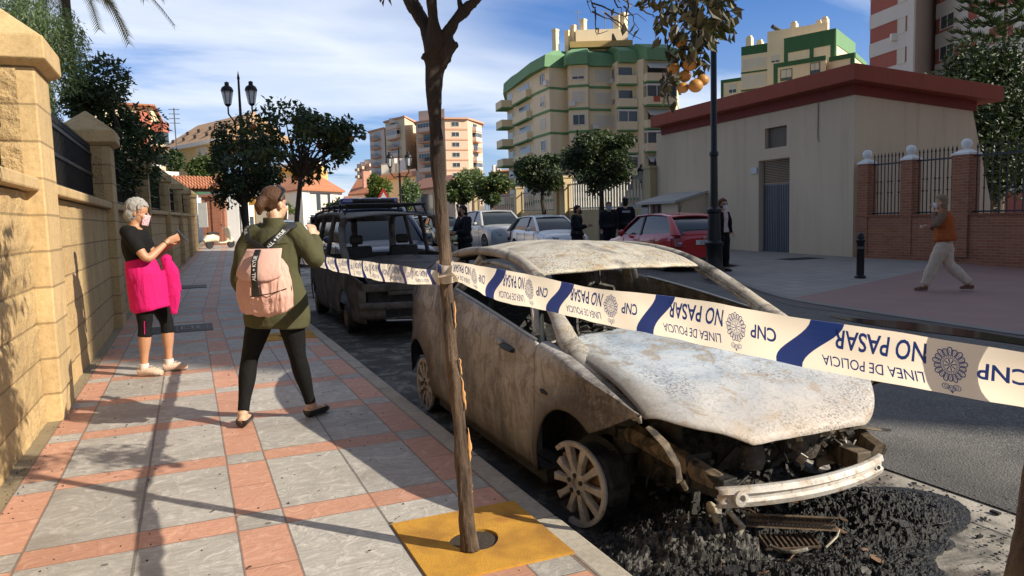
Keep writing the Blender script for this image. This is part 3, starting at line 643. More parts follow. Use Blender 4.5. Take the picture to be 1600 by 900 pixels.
# ================================================================== BUILDINGS FAR AND NEAR
def cn(px, D): p = at(px, 335, D); return Vector((p.x, p.y, 0))
def zat(px, py, D): return at(px, py, D).z
def edge(a, b):
    d = (b-a); L = d.length; d = d.normalized(); n = Vector((d.y, -d.x, 0))
    if n.dot(-(a+b)/2) < 0: n = -n
    return d, n, L
def rect(mb, a, d, n, s0, s1, z0, z1, off0, off1, mi=0):              # a box standing on a facade: s along, off outward
    c = [a+d*s0+n*off0, a+d*s1+n*off0, a+d*s1+n*off1, a+d*s0+n*off1]
    mb.prism([(p.x, p.y) for p in c], z0, z1, mi)
WM = [simple('white_frame', (.66, .65, .62), .5), WINGL, SHUT]
def win(root, a, b, f, z, w, h, style=0, name='window', fm=None):
    d, n, L = edge(a, b); s = f*L; q = MB(); fr = .09
    rect(q, a, d, n, s-w/2-fr, s+w/2+fr, z-fr, z, -.05, .10); rect(q, a, d, n, s-w/2-fr, s+w/2+fr, z+h, z+h+fr, -.05, .07)
    for e in (-1, 1): rect(q, a, d, n, s+e*(w/2+fr/2)-fr/2, s+e*(w/2+fr/2)+fr/2, z, z+h, -.05, .07)
    rect(q, a, d, n, s-w/2, s+w/2, z, z+h, -.05, .012, 1)
    if style == 1: rect(q, a, d, n, s-w/2, s+w/2, z+h*random.choice((.25, .4, .55)), z+h, -.05, .045, 2)
    elif style == 2: rect(q, a, d, n, s-w/2, s+w/2, z, z+h, -.05, .045, 2)
    rect(q, a, d, n, s-.03, s+.03, z, z+h, -.05, .05)
    return q.build(name, [fm or WM[0], WM[1], WM[2]], root)
def balcony(root, a, b, f, z, w, depth, mats, ph=1., glaze=False, rail=False, slab=.22, back=True):
    """slab, parapet (or rail), and the glazed door behind"""
    d, n, L = edge(a, b); s = f*L; q = MB()
    rect(q, a, d, n, s-w/2, s+w/2, z-slab, z, 0, depth, 1)
    if rail:
        for i in range(int(w/.35)+1): rect(q, a, d, n, s-w/2+i*.35, s-w/2+i*.35+.05, z, z+ph, depth-.06, depth-.02, 2)
        rect(q, a, d, n, s-w/2, s+w/2, z+ph-.05, z+ph, depth-.08, depth, 2)
    else:
        rect(q, a, d, n, s-w/2, s+w/2, z, z+ph, depth-.12, depth, 0); rect(q, a, d, n, s-w/2, s-w/2+.12, z, z+ph, 0, depth-.12, 0); rect(q, a, d, n, s+w/2-.12, s+w/2, z, z+ph, 0, depth-.12, 0)
    if glaze:
        rect(q, a, d, n, s-w/2, s+w/2, z+ph, z+2.5, depth-.1, depth-.06, 3)
        k = max(2, int(w/1.1))
        for i in range(k+1): rect(q, a, d, n, s-w/2+w*i/k-.05, s-w/2+w*i/k+.05, z+ph, z+2.5, depth-.12, depth-.03, 4)
        rect(q, a, d, n, s-w/2, s+w/2, z+2.35, z+2.6, 0, depth, 4)
    bl = q.build('balcony', mats, root)
    if back:
        q = MB(); rect(q, a, d, n, s-w*.36, s+w*.36, z+.05, z+2.2, -.05, .03); q.build('glazed_door', WINGL, bl)
    return bl

# ---- flats with the green roof
CREAM = m_plaster('cream_flats', (.78, .66, .46), .10); GREEN = m_plaster('green_roof_paint', (.145, .29, .155), .15); GBAND = m_plaster('green_band', (.12, .27, .12), .1)
gt = thing('apartment_block', 'cream apartment block with green mansard roof and green floor bands', 'building', cn(930, 105))
F1 = [(797,120),(842,105),(863,100.5),(890,102),(893,100),(922,99.6),(925,101),(957,101.8),(967,99.3),(993,99.8),(1007,98),(1052,99),(1062,126),(800,138)]
FP = [cn(*q) for q in F1]; cx_ = sum((p for p in FP), Vector())/len(FP)
zE = zat(863, 106, 100.5); fh = 2.95
q = MB(); q.prism([(p.x, p.y) for p in FP], -.3, zE); q.build('wall', CREAM, gt)
def grow(P, k): 
    out = []
    for p in P: d = (p-cx_); out.append(p+d.normalized()*k)
    return [(p.x, p.y) for p in out]
for k in range(1, 7):
    zb = zE-k*fh
    if zb > 0: q = MB(); q.prism(grow(FP, .09), zb-.12, zb+.2); q.build('band', GBAND, gt)
q = MB(); q.prism(grow(FP, .9), zE-.25, zE+1.3, top=grow(FP, .7)); q.prism(grow(FP, .7), zE+1.3, zE+2.1, top=grow(FP, -1.2)); rf = q.build('roof', GREEN, gt)
C2 = [cn(*q) for q in ((905,103),(985,103),(985,115),(900,117))]; zp = zat(940, 52, 103)
q = MB(); q.prism([(p.x, p.y) for p in C2], zE+1.8, zp); q.build('penthouse', CREAM, gt)
q = MB(); D2 = [cn(*w_) for w_ in ((896,101.5),(992,101.5),(992,117),(893,119))]; q.prism([(p.x, p.y) for p in D2], zat(940, 76, 102)-.3, zat(940, 74, 102)+.3); q.build('terrace_slab', simple('ochre_eave', (.42, .30, .11), .7), gt)
for px, ty in ((874,55),(893,57),(902,49),(917,40),(970,35),(978,31)):
    p = cn(px, 104); q = MB(); w_ = .42 if px < 960 else .55; zz = zat(px, ty, 104); q.box((p.x, p.y, (zz+zE)/2), (w_*1.6, w_*1.6, zz-zE), rz=.4); q.box((p.x, p.y, zz+.1), (w_*1.8, w_*1.8, .3), rz=.4); q.build('chimney', CREAM, rf)
GB = [CREAM, GBAND, GREY_IRON, WINGL, WM[0]]
for k in range(6):
    z = zE-(k+1)*fh
    if z < .5: break
    win(gt, FP[1], FP[2], .5, z+.95, 1.5, 1.25, k % 3); win(gt, FP[4], FP[5], .5, z+.95, 1.5, 1.25, (k+1) % 3); win(gt, FP[6], FP[7], .62, z+.9, 1.9, 1.3, 2)
    balcony(gt, FP[0], FP[1], .12, z, 3.6, 1.9, GB, 1.05); balcony(gt, FP[0], FP[1], .62, z, 7.5, .8, GB, 1.05)
    balcony(gt, FP[8], FP[9], .5, z, 2.6, .9, GB, 1.05, glaze=k in (2, 4)); balcony(gt, FP[10], FP[11], .52, z, 4.1, 1.1, GB, 1.0, glaze=k in (1, 3))
    win(gt, FP[7], FP[8], .5, z+.6, 1.0, 1.6, k % 3)
    if k in (0, 2, 4):
        d_, n_, L_ = edge(FP[10], FP[11]); q = MB(); q.add([FP[10]+d_*.3+n_*.2+Vector((0,0,z+2.5)), FP[10]+d_*3.4+n_*.2+Vector((0,0,z+2.5)), FP[10]+d_*3.4+n_*1.5+Vector((0,0,z+1.5)), FP[10]+d_*.3+n_*1.5+Vector((0,0,z+1.5))], [(0,1,2,3)]); q.build('awning', simple('striped_awning', (.55, .53, .46), .8), gt, solid=.03)

for (i, f, z_) in ((1, .85, 1), (4, .15, 2), (6, .2, 3), (7, .3, 1), (9, .12, 4), (10, .9, 2), (10, .88, 5), (7, .7, 4)):
    d_, n_, L_ = edge(FP[i], FP[i+1]); q = MB(); rect(q, FP[i], d_, n_, f*L_-.45, f*L_+.45, zE-z_*fh+.4, zE-z_*fh+1.05, 0, .4); q.build('air_conditioner', WM[0], gt)
for (f, k, cm) in ((.35, 1, (.42, .10, .06)), (.6, 3, (.10, .16, .30)), (.5, 5, (.5, .46, .36))):
    d_, n_, L_ = edge(FP[10], FP[11]); z = zE-(k+1)*fh; q = MB(); rect(q, FP[10], d_, n_, f*L_-.5, f*L_+.4, z+.3, z+1.02, 1.1, 1.13); q.build('hung_cloth', simple('cloth_%d' % k, cm, .9), gt)
for px in (909, 950, 962): p = cn(px, 108); q = MB(); zz = zat(px, 52, 108); q.bar(Vector((p.x, p.y, zz-1)), Vector((p.x, p.y, zz+2.6)), .08); q.bar(Vector((p.x-.6, p.y, zz+2.3)), Vector((p.x+.6, p.y, zz+2.3)), .06); q.build('aerial', GREY_IRON, gt)

# ---- second green-trimmed block
g2 = thing('apartment_block', 'stepped cream apartment block with dark green trim above the utility building roof', 'building', cn(1240, 130))
GDK = m_plaster('dark_green_trim', (.035, .12, .05), .15)
def mass(root, pts, ty, name='wall', m_=None, z0=None, nm=0):
    P = [cn(*q) for q in pts]; zt_ = zat(pts[nm][0], ty, pts[nm][1]); q = MB(); q.prism([(p.x, p.y) for p in P], -.3 if z0 is None else z0, zt_); return q.build(name, m_ or CREAM, root), P, zt_
def trim(root, a, b, z0, z1, s0=0, s1=None, off=.12, m_=None, name='trim'):
    d, n, L = edge(a, b); q = MB(); rect(q, a, d, n, s0, L if s1 is None else s1, z0, z1, -.1, off); return q.build(name, m_ or GDK, root)
_, PA, zA = mass(g2, [(1127,136),(1160,133.5),(1162,146),(1127,148)], 131)
trim(g2, PA[0], PA[1], zA-.3, zA+.25); trim(g2, PA[0], PA[1], zA-16, zA-.3, 0, .45); win(g2, PA[0], PA[1], .55, zA-2.2, 1.3, 1.4, 1)
for k in range(1, 5): trim(g2, PA[0], PA[1], zA-3*k-.15, zA-3*k+.1)
_, PB, zB = mass(g2, [(1158,132.5),(1198,130),(1198,146),(1160,147)], 92)
trim(g2, PB[0], PB[1], zB-.2, zB+1.5, off=-.02, name='green_parapet'); win(g2, PB[0], PB[1], .5, zB-2.3, 3.9, 1.5, 2); win(g2, PB[0], PB[1], .5, zB-5.5, 3.9, 1.9, 2); trim(g2, PB[0], PB[1], zB-3.1, zB-2.85); trim(g2, PB[0], PB[1], zB-6.1, zB-5.85)
_, PC, zC = mass(g2, [(1198,129.5),(1290,124),(1292,142),(1200,147)], 56)
win(g2, PC[0], PC[1], .14, zC-5.2, 1.3, 1.1, 1); win(g2, PC[0], PC[1], .24, zC-7.3, 2.4, 1.3, 0)
_, PD, zD = mass(g2, [(1224,125),(1302,119),(1332,130),(1260,140)], 68)
trim(g2, PD[0], PD[1], zD-2.2, zD+.2, name='green_parapet'); trim(g2, PD[1], PD[2], zD-2.2, zD+.2, name='green_parapet', m_=GREEN); trim(g2, PD[0], PD[1], zD-7.5, zD-2.2, 0, .6); trim(g2, PD[0], PD[1], zD-7.5, zD-2.2, 4.3, 4.9); dL = edge(PD[0], PD[1])[2]; trim(g2, PD[0], PD[1], zD-7.5, zD-2.2, dL-.7, dL)
trim(g2, PD[1], PD[2], zD-7.5, zD-2.2, 0, .6, m_=GREEN); win(g2, PD[1], PD[2], .3, zD-5.5, 2, 2.4, 2)
_, PE, zE2 = mass(g2, [(1208,122),(1288,116.5),(1290,125),(1212,132)], 107)
trim(g2, PE[0], PE[1], zE2-.4, zE2+.3); trim(g2, PE[0], PE[1], 0, zE2-.4, 0, .6); win(g2, PE[0], PE[1], .25, zE2-2.5, 1.7, 1.6, 1, fm=GDK); win(g2, PE[0], PE[1], .80, zE2-2.3, 1.3, 1.7, 1, fm=GDK); trim(g2, PE[0], PE[1], zE2-3.4, zE2-3.1)
_, PF, zF = mass(g2, [(1293,117),(1332,114),(1350,122),(1305,126)], 97)
trim(g2, PF[0], PF[1], zF-.4, zF+.3); trim(g2, PF[0], PF[1], 0, zF-.4, edge(PF[0], PF[1])[2]-.6, None); trim(g2, PF[1], PF[2], zF-.4, zF+.3, m_=GREEN)
for px, ty, D in ((1171,65,136),(1187,71,137),(1239,44,128),(1277,42,126),(1286,37,126)):
    p = cn(px, D); zz = zat(px, ty, D); q = MB(); q.box((p.x, p.y, zz-2), (1., 1., 4), rz=.4); q.box((p.x, p.y, zz+.1), (.7, .7, .5), rz=.4); q.build('chimney', CREAM, g2)
p = at(1214, 42, 128); q = MB(); q.tube([p+Vector((-1, 0, 0)), p+Vector((1, .2, -.6))], .35, 10); q.bar(p+Vector((.8, 0, -.8)), p+Vector((.8, 0, -2.2)), .1); q.build('water_heater', IRON, g2)

# ---- red and white tower
REDW = m_plaster('red_tower_wall', (.36, .105, .075), .08); WHT = m_plaster('white_tower_wall', (.62, .58, .53), .06)
rw = thing('apartment_tower', 'tall tower striped in brick red and white behind the utility building', 'building', cn(1450, 80))
FR = [cn(*q) for q in ((1355,81),(1422,74.5),(1455,79.5),(1456,77.5),(1640,61),(1660,90),(1420,100))]
zR = 46.
q = MB(); q.prism([(p.x, p.y) for p in FR], -.3, zR); q.build('wall', REDW, rw)
zref = zat(1356, 32, 81)                                              # underside of a red band
for k in range(-14, 8):
    z0 = zref+2.96*k-1.45
    if 0 < z0 < zR-2:
        q = MB()
        for (a, b, s1) in ((FR[0], FR[1], None), (FR[3], FR[4], None)):
            d, n, L = edge(a, b); rect(q, a, d, n, -.03, L+.02, z0, z0+1.45, -.1, .06)
        q.build('white_band', WHT, rw)
d, n, L = edge(FR[0], FR[1]); q = MB(); rect(q, FR[0], d, n, L-.85, L+.08, -.3, zR, -.1, .09); q.build('pilaster', WHT, rw)
q = MB(); d, n, L = edge(FR[1], FR[2]); rect(q, FR[1], d, n, .02, L, -.3, zR, -.1, .05); q.build('side_face', m_plaster('grey_tower_side', (.47, .40, .35), .08), rw)
d, n, L = edge(FR[3], FR[4]); q = MB(); rect(q, FR[3], d, n, 3.0, 5.2, zat(1500, 75, 74), zR, -.1, .08); q.build('pilaster', WHT, rw)
for k in range(-6, 4):
    z0 = zref+2.96*k
    win(rw, FR[0], FR[1], .74, z0+.05, 1.0, 1.4, 2, fm=SHUT)
    win(rw, FR[3], FR[4], .115, z0+.3, 2.2, 1.3, 0); win(rw, FR[3], FR[4], .45, z0+.2, 1.5, 1.4, 2); win(rw, FR[3], FR[4], .75, z0+.2, 1.5, 1.4, 1)
q = MB(); p = at(1399, 58, 75.4); q.box(p, (.9, .5, .7), rz=-.6); q.build('air_conditioner', WM[0], rw)

# ---- salmon flats far off
SAL = m_plaster('salmon_render', (.68, .50, .37), .08); SALE = m_plaster('salmon_edge', (.62, .33, .22), .1); CRM2 = m_plaster('pale_cream', (.70, .60, .43), .08); PINKW = m_plaster('white_pink', (.72, .62, .55), .06)
pk = thing('apartment_block', 'far salmon apartment block with many stacked balconies behind the bare tree trunk', 'building', cn(660, 235))
PB2 = [SAL, SALE, GREY_IRON, WINGL, WM[0]]; PB3 = [PINKW, SALE, GREY_IRON, WINGL, WM[0]]
_, Pa, za = mass(pk, [(583,262),(606,252),(612,270),(590,275)], 208, m_=PINKW)
_, Pb, zb_ = mass(pk, [(608,250),(638,238),(658,256),(630,272)], 193, m_=CRM2)
_, Pc, zc_ = mass(pk, [(655,232),(700,224),(735,226),(757,238),(752,262),(668,268)], 194, m_=SAL)
for (P, z, i) in ((Pa, za, 0), (Pb, zb_, 0), (Pc, zc_, 0)):
    q = MB(); c = sum(P, Vector())/len(P); q.prism([((p+(p-c).normalized()*.8).x, (p+(p-c).normalized()*.8).y) for p in P], z-.1, z+.35); q.build('roof_slab', SALE, pk)
mass(pk, [(660,232),(700,228),(700,245),(662,248)], 176, 'penthouse', PINKW, zc_-1); mass(pk, [(614,245),(640,240),(650,255),(620,262)], 187, 'penthouse', PINKW, zb_-1); mass(pk, [(712,232),(742,232),(742,250),(712,250)], 189, 'penthouse', PINKW, zc_-1)
for k in range(1, 10):
    for P, z, i, w_, mm, gl, rl in ((Pa, za, 0, 6.2, PB2, False, True), (Pb, zb_, 0, 7.6, PB3, k % 4 == 2, k % 3 == 0), (Pc, zc_, 0, 8.2, PB3, k % 3 == 1, k % 2 == 0), (Pc, zc_, 2, 5.0, PB3, k % 3 == 2, k % 3 == 0)):
        zz = z-3.0*k
        if zz > 4: balcony(pk, P[i], P[i+1], .5, zz, w_, 1.3, mm, 1.1, glaze=gl, rail=rl, slab=.45)
    zz = zc_-3.0*k
    if zz > 4: win(pk, Pc[1], Pc[2], .45, zz+.9, 2.2, 1.2, 0); d, n, L = edge(Pc[1], Pc[2]); trim(pk, Pc[1], Pc[2], zz-.25, zz+.2, m_=SALE, name='band')
    win(pk, Pb[1], Pb[2], .75, zb_-3*k+.9, 1.0, 1.2, 1)
# ---- pale stepped flats at the far left of it, brick house far right
_h = thing('far_flats', 'tiny grey stepped flats on the skyline left of the salmon block', 'building', cn(567, 330)); 
for i, (a, b, ty) in enumerate(((561, 566, 257), (566, 573, 254), (573, 584, 250))):
    _, P, z = mass(_h, [(a,332),(b,330),(b,345),(a,345)], ty, m_=PINKW)
    for k in range(1, 9): balcony(_h, P[0], P[1], .5, z-3*k, edge(P[0], P[1])[2]*.9, 1.2, PB2, 1., back=False)
# ---- houses
def hip(root, P, z, hgt, over=.4, m_=None, inset=.5):
    c = sum(P, Vector())/4; Q = [p+(p-c).normalized()*over for p in P]; a, b = (Q[0]+Q[3])/2, (Q[1]+Q[2])/2; L = (b-a).length; d = (b-a).normalized()
    k = min(L*.45, (Q[0]-Q[3]).length/2); r0, r1 = a+d*k*inset*2*.5, b-d*k*inset*2*.5
    q = MB(); q.add([Vector((p.x, p.y, z)) for p in Q]+[Vector((r0.x, r0.y, z+hgt)), Vector((r1.x, r1.y, z+hgt))], [(0,1,5,4),(1,2,5),(2,3,4,5),(3,0,4),(3,2,1,0)])
    q.add([Vector((p.x, p.y, z-.14)) for p in Q]+[Vector((p.x, p.y, z-.001)) for p in Q], [(0,3,2,1),(4,5,6,7),(0,1,5,4),(1,2,6,5),(2,3,7,6),(3,0,4,7)])
    return q.build('roof', m_ or TILED, root)
m, t = mat('tiled_roof'); o_ = t.coord(); wv = t.n('TexWave'); t.put(wv.inputs[0], t.vmath('ADD', o_, t.scale(o_, (.6, -.3, 0)))); wv.inputs['Scale'].default_value = 1.3; wv.inputs['Distortion'].default_value = .4
nn_ = t.noise(o_, 2.5, 6); t.out(t.mix(nn_, (.30, .10, .05), (.56, .25, .13)), .85, 0, t.bump(wv.outputs[0], .6, .05)); TILED = m
wh = thing('white_house', 'white two-storey house with a red hipped roof behind the olive-jacketed woman', 'house', cn(474, 62))
_, P, z = mass(wh, [(400,70),(474,60),(536,66),(470,80)], 295, m_=WHITE, nm=1); hip(wh, P, z, 1.6)
for f in (.22, .5, .8): win(wh, P[1], P[2], f, z-2.0, .9, 1.5, 2)
win(wh, P[1], P[2], .35, 1.1, 1.2, 1.3, 1); win(wh, P[0], P[1], .6, z-2., 1., 1.4, 1)
d, n, L = edge(P[1], P[2]); balcony(wh, P[1], P[2], .42, z-2.5, 4.4, 1.1, [WHITE, WHITE, GREY_IRON, WINGL, WM[0]], .9, rail=True)
q = MB(); p = cn(428, 66); q.box((p.x, p.y, z+.9), (.7, .7, 2.4)); q.build('chimney', WHITE, wh)
ph = thing('cottage', 'small pale house with an orange tiled roof left of the light green tree', 'house', cn(565, 72))
_, P, z = mass(ph, [(548,74),(590,70),(600,82),(555,84)], 304, m_=WHITE); hip(ph, P, z, 1.7); win(ph, P[0], P[1], .4, z-1.6, 1.1, 1.0, 1); q = MB(); p = cn(575, 74); q.box((p.x, p.y, z+1.4), (.7, .7, 1.6)); q.build('chimney', m_plaster('pink_chimney', (.55, .30, .22), .1), ph)
lr = thing('low_roofed_shed', 'low orange tiled shed roof between the two white houses', 'shed', cn(543, 66)); _, P, z = mass(lr, [(534,66),(552,65),(556,72),(536,73)], 321, m_=SAL); hip(lr, P, z, .9, .2)
tr_ = thing('terrace_house', 'white roof-terrace house with pink ledge below the salmon block', 'house', cn(625, 95))
_, P, z = mass(tr_, [(598,100),(652,92),(660,110),(604,116)], 272, m_=PINKW); trim(tr_, P[0], P[1], z-.9, z-.3, m_=SALE, off=.5, name='ledge'); d, n, L = edge(P[0], P[1])
q = MB()
for i in range(14): rect(q, P[0], d, n, .1+i*.22, .16+i*.22, z, z+1.2, -.1, -.04)
rect(q, P[0], d, n, 0, 3.2, z+1.2, z+1.27, -.13, -.01); q.build('railing', PALE, tr_)
q = MB(); rect(q, P[0], d, n, 3.3, 4.2, z, z+1.7, -.8, 0); rect(q, P[0], d, n, 4.9, 5.6, z, z+1.6, -.8, 0); q.build('roof_pier', WHITE, tr_)
bh = thing('shaded_house', 'brown roofed house with a white bay window behind the tree trunk', 'house', cn(680, 66))
_, P, z = mass(bh, [(640,72),(712,62),(735,78),(660,86)], 298, m_=m_plaster('grey_house', (.42, .38, .34), .1)); hip(bh, P, z, 1.4, .5, simple('brown_tiles', (.21, .09, .06), .85, 0, .3, 4))
d, n, L = edge(P[0], P[1]); q = MB(); rect(q, P[0], d, n, 1.8, 3.4, z-2.6, z-.2, 0, .8, 0); rect(q, P[0], d, n, 1.95, 3.25, z-2.1, z-.7, .79, .83, 1); q.build('bay_window', [WHITE, WINGL], bh)
balcony(bh, P[0], P[1], .4, z-2.7, 5., 1.1, [WHITE, SAL, GREY_IRON, WINGL, WM[0]], .9, rail=True); win(bh, P[0], P[1], .75, z-2, 1., 1.4, 2)
ch = thing('cream_house', 'cream house with orange-red balcony boxes above the boundary wall', 'house', cn(225, 62))
ORG = m_plaster('orange_red', (.50, .15, .10), .1); CRH = m_plaster('house_cream', (.80, .68, .45), .06)
_, P, z = mass(ch, [(150,59),(250,62),(264,74),(150,74)], 167, m_=CRH, nm=1); hip(ch, P, z, .9, .6)
for k in range(2):
    zz = zat(238, 199, 61)-2.9*k
    d, n, L = edge(P[0], P[1])
    q = MB(); rect(q, P[0], d, n, L-1.35, L-.35, zz, zz+1.15, 0, .7); q.build('balcony_box', ORG, ch); q = MB(); rect(q, P[0], d, n, L-1.2, L-.5, zz-1.6, zz-.05, 0, .05); q.build('shutter', ORG, ch)
    d2, n2, L2 = Vector((CR.x, CR.y, 0)).normalized(), Vector((-CF.x, -CF.y, 0)).normalized(), 1
    q = MB(); rect(q, P[1], d2, n2, .0, .9, zz+k*1.15-.35, zz+k*1.15+.45-k*.25, -.8, .3); q.build('balcony_box', ORG, ch); q = MB(); rect(q, P[1], d2, n2, .05, .85, zz+k*1.15-1.3, zz+k*1.15-.36, -.7, .2); q.build('window', WINGL, ch)
    win(ch, P[0], P[1], .62, zz-.3, 1.1, 1.3, 1)
mh = thing('mansard_house', 'long yellow house with a sloping tan roof of small dormers beyond the orange trees', 'house', cn(310, 80))
_, P, z = mass(mh, [(262,88),(352,78),(360,92),(268,104)], 236, m_=m_plaster('house_yellow', (.70, .50, .22), .08)); d, n, L = edge(P[0], P[1])
q = MB(); a0, a1 = P[0]-d*.3+n*.6, P[1]+d*.3+n*.6; b0, b1 = P[0]-n*4+d*.6, P[1]-n*4-d*.2; zt_ = z+3.1
q.add([a0+Vector((0,0,z)), a1+Vector((0,0,z)), b1+Vector((0,0,zt_)), b0+Vector((0,0,zt_)), a0-n*9+Vector((0,0,z)), a1-n*9+Vector((0,0,z))], [(0,1,2,3),(3,2,5,4),(0,3,4),(1,5,2),(0,4,5,1)]); q.build('roof', simple('tan_tiles', (.43, .27, .15), .85, 0, .3, 1.5), mh)
q = MB(); rect(q, P[0], d, n, -.3, L+.3, z-.35, z+.05, 0, .66); q.build('eave', WHITE, mh)
for i in range(5):
    for j in (0, 1):
        s = L*(.12+.2*i+.06*j); u_ = .28+.3*j; p = a0+d*(s+.3)-n*(4.6*u_); q = MB(); q.box((p.x, p.y, z+3.1*u_+.05), (.7, .5, .34), rz=math.atan2(d.y, d.x)); q.build('dormer', simple('dormer_dark', (.14, .08, .05), .7), mh)
win(mh, P[0], P[1], .3, z-2.2, 1.6, 1.4, 0); win(mh, P[0], P[1], .7, z-2.2, 2.4, 1.6, 2)
q = MB(); p = at(277, 250, 60); q.bar(Vector((p.x, p.y, gz(60))), Vector((p.x, p.y, zat(277, 170, 60))), .09)
for k in range(4): q.bar(Vector((p.x-.4, p.y, zat(277, 172+7*k, 60))), Vector((p.x+.4, p.y, zat(277, 172+7*k, 60))), .05)
am = q.build('antenna_mast', GREY_IRON, loc=(p.x, p.y, gz(60))); tag(am, 'thin grey antenna mast with crossbars in front of the tan roofed house', 'antenna')
yh_ = thing('yellow_house', 'bright yellow house wall showing under the dark orange tree crown', 'house', cn(450, 95)); _, P, z = mass(yh_, [(385,98),(505,90),(515,104),(390,112)], 266, m_=m_plaster('bright_yellow', (.80, .55, .18), .06)); trim(yh_, P[0], P[1], z-.2, z+.2, m_=WHITE, off=.3, name='eave')
for i in range(6): win(yh_, P[0], P[1], .1+.16*i, z-2.6, 1., 1.5, 1)
bk = thing('brick_house', 'distant brick house with white chimneys left of the green roofed flats', 'house', cn(785, 150)); _, P, z = mass(bk, [(766,152),(800,148),(806,165),(770,168)], 270, m_=m_brick('far_brick', (.40, .15, .09), (.46, .2, .12))); hip(bk, P, z, .9, .4)
for px in (775, 781): p = cn(px, 154); q = MB(); q.box((p.x, p.y, z+.8), (.8, .8, 1.6)); q.build('chimney', WHITE, bk)
# gateway beyond the stone wall: tiled porch, brick piers, white piers
pg = thing('tiled_gateway', 'brick gateway with a red tiled canopy at the end of the stone wall', 'gateway', cn(318, 45))
a, b = cn(270, 43), cn(352, 46); d, n, L = edge(a, b); zt_ = zat(318, 279, 45); q = MB()
q.add([a+n*.9+Vector((0,0,zt_-.6)), b+n*.9+Vector((0,0,zt_-.6)), b-n*.2+Vector((0,0,zt_)), a-n*.2+Vector((0,0,zt_))], [(0,1,2,3)])
for i in range(14):
    p = a+d*(L*(i+.5)/14); q.tube([p+n*1.0+Vector((0,0,zt_-.60)), p-n*.2+Vector((0,0,zt_+.06))], .10, 8)
q.build('tile_canopy', TILED, pg)
q = MB(); rect(q, a, d, n, 0, L, zt_-.8, zt_-.5, -.3, .5); q.build('beam', m_plaster('dark_beam', (.10, .07, .05), .1), pg)
for px, w_ in ((323, .38), (331, .4), (341, .5), (347, .4)):
    p = cn(px, 43.); zz = zat(px, 308, 43.); q = MB(); q.box((p.x, p.y, zz/2), (w_, w_, zz), rz=-YAW); q.box((p.x, p.y, zz+.06), (w_+.14, w_+.14, .14), rz=-YAW); q.build('pier', m_brick('gate_brick', (.36, .12, .06), (.44, .17, .09)), pg)
q = MB(); p = cn(317, 42.6); q.box((p.x, p.y, zat(317, 336, 42.6)), (.5, .08, 1.4), rz=-YAW); q.build('iron_gate', PALE, pg)
wp = thing('white_porch', 'white rendered porch with square columns behind the cream scooter', 'porch', cn(365, 50))
for px in (352, 362, 370, 383): p = cn(px, 49.5); zz = zat(px, 308, 49.5); q = MB(); q.box((p.x, p.y, zz/2), (.42, .42, zz), rz=-YAW); q.build('column', WHITE, wp)
a, b = cn(345, 51), cn(400, 53); d, n, L = edge(a, b); q = MB(); rect(q, a, d, n, 0, L, 0, zat(360, 318, 51)-.1, -3, -.2); q.build('wall', WHITE, wp); q = MB(); rect(q, a, d, n, 0, L, zat(360, 306, 51), zat(360, 300, 51), -3, 1.2); q.build('roof', WHITE, wp)
for f in (.2, .5, .8): win(wp, a-n*.2, b-n*.2, f, .6, .8, 1.4, 0)
gs = thing('green_gable_hut', 'small hut with a green gabled roof under the tiled canopy', 'hut', cn(318, 55)); a, b = cn(309, 55), cn(336, 56); d, n, L = edge(a, b); zz = zat(320, 305, 55); q = MB(); rect(q, a, d, n, 0, L, 0, zz, -2, 0); q.build('wall', WHITE, gs)
q = MB(); mid = (a+b)/2; q.extrude([a-d*.2+Vector((0,0,zz)), b+d*.2+Vector((0,0,zz)), mid+Vector((0,0,zz+.75))], -n*2.2); q.build('roof', GDK, gs)
wl = thing('white_parapet', 'white stepped parapet wall showing above the boundary wall', 'wall', cn(260, 48)); a, b = cn(240, 47), cn(284, 49); d, n, L = edge(a, b); q = MB(); rect(q, a, d, n, 0, L, 0, zat(262, 268, 48), -.3, 0); rect(q, a, d, n, 0, .8, 0, zat(248, 259, 48), -.35, .05); q.build('wall', WHITE, wl)
# ---- tower behind the camera on the right whose shade lies over the street
st_ = thing('shading_tower', 'tall cream apartment tower out of frame whose shade covers the street', 'building', (38, -13, 0))
q = MB(); xt0, yt0, xt1, yt1 = 30, -21.45, 46, -5.6; q.prism([(xt0,yt0),(xt1,yt0),(xt1,yt1),(xt0,yt1)], -.3, 45); q.build('wall', CREAM, st_)
Q4 = [Vector((30, yt0, 0)), Vector((30, yt1, 0)), Vector((46, yt1, 0))]
for k in range(14):
    for f in (.2, .5, .8): win(st_, Q4[0], Q4[1], f, 1+3*k+.8, 1.6, 1.3, k % 3)
    win(st_, Q4[1], Q4[2], .5, 1+3*k+.8, 1.6, 1.3, k % 2)
st_['label'] = 'tall cream apartment tower behind the camera on the right'

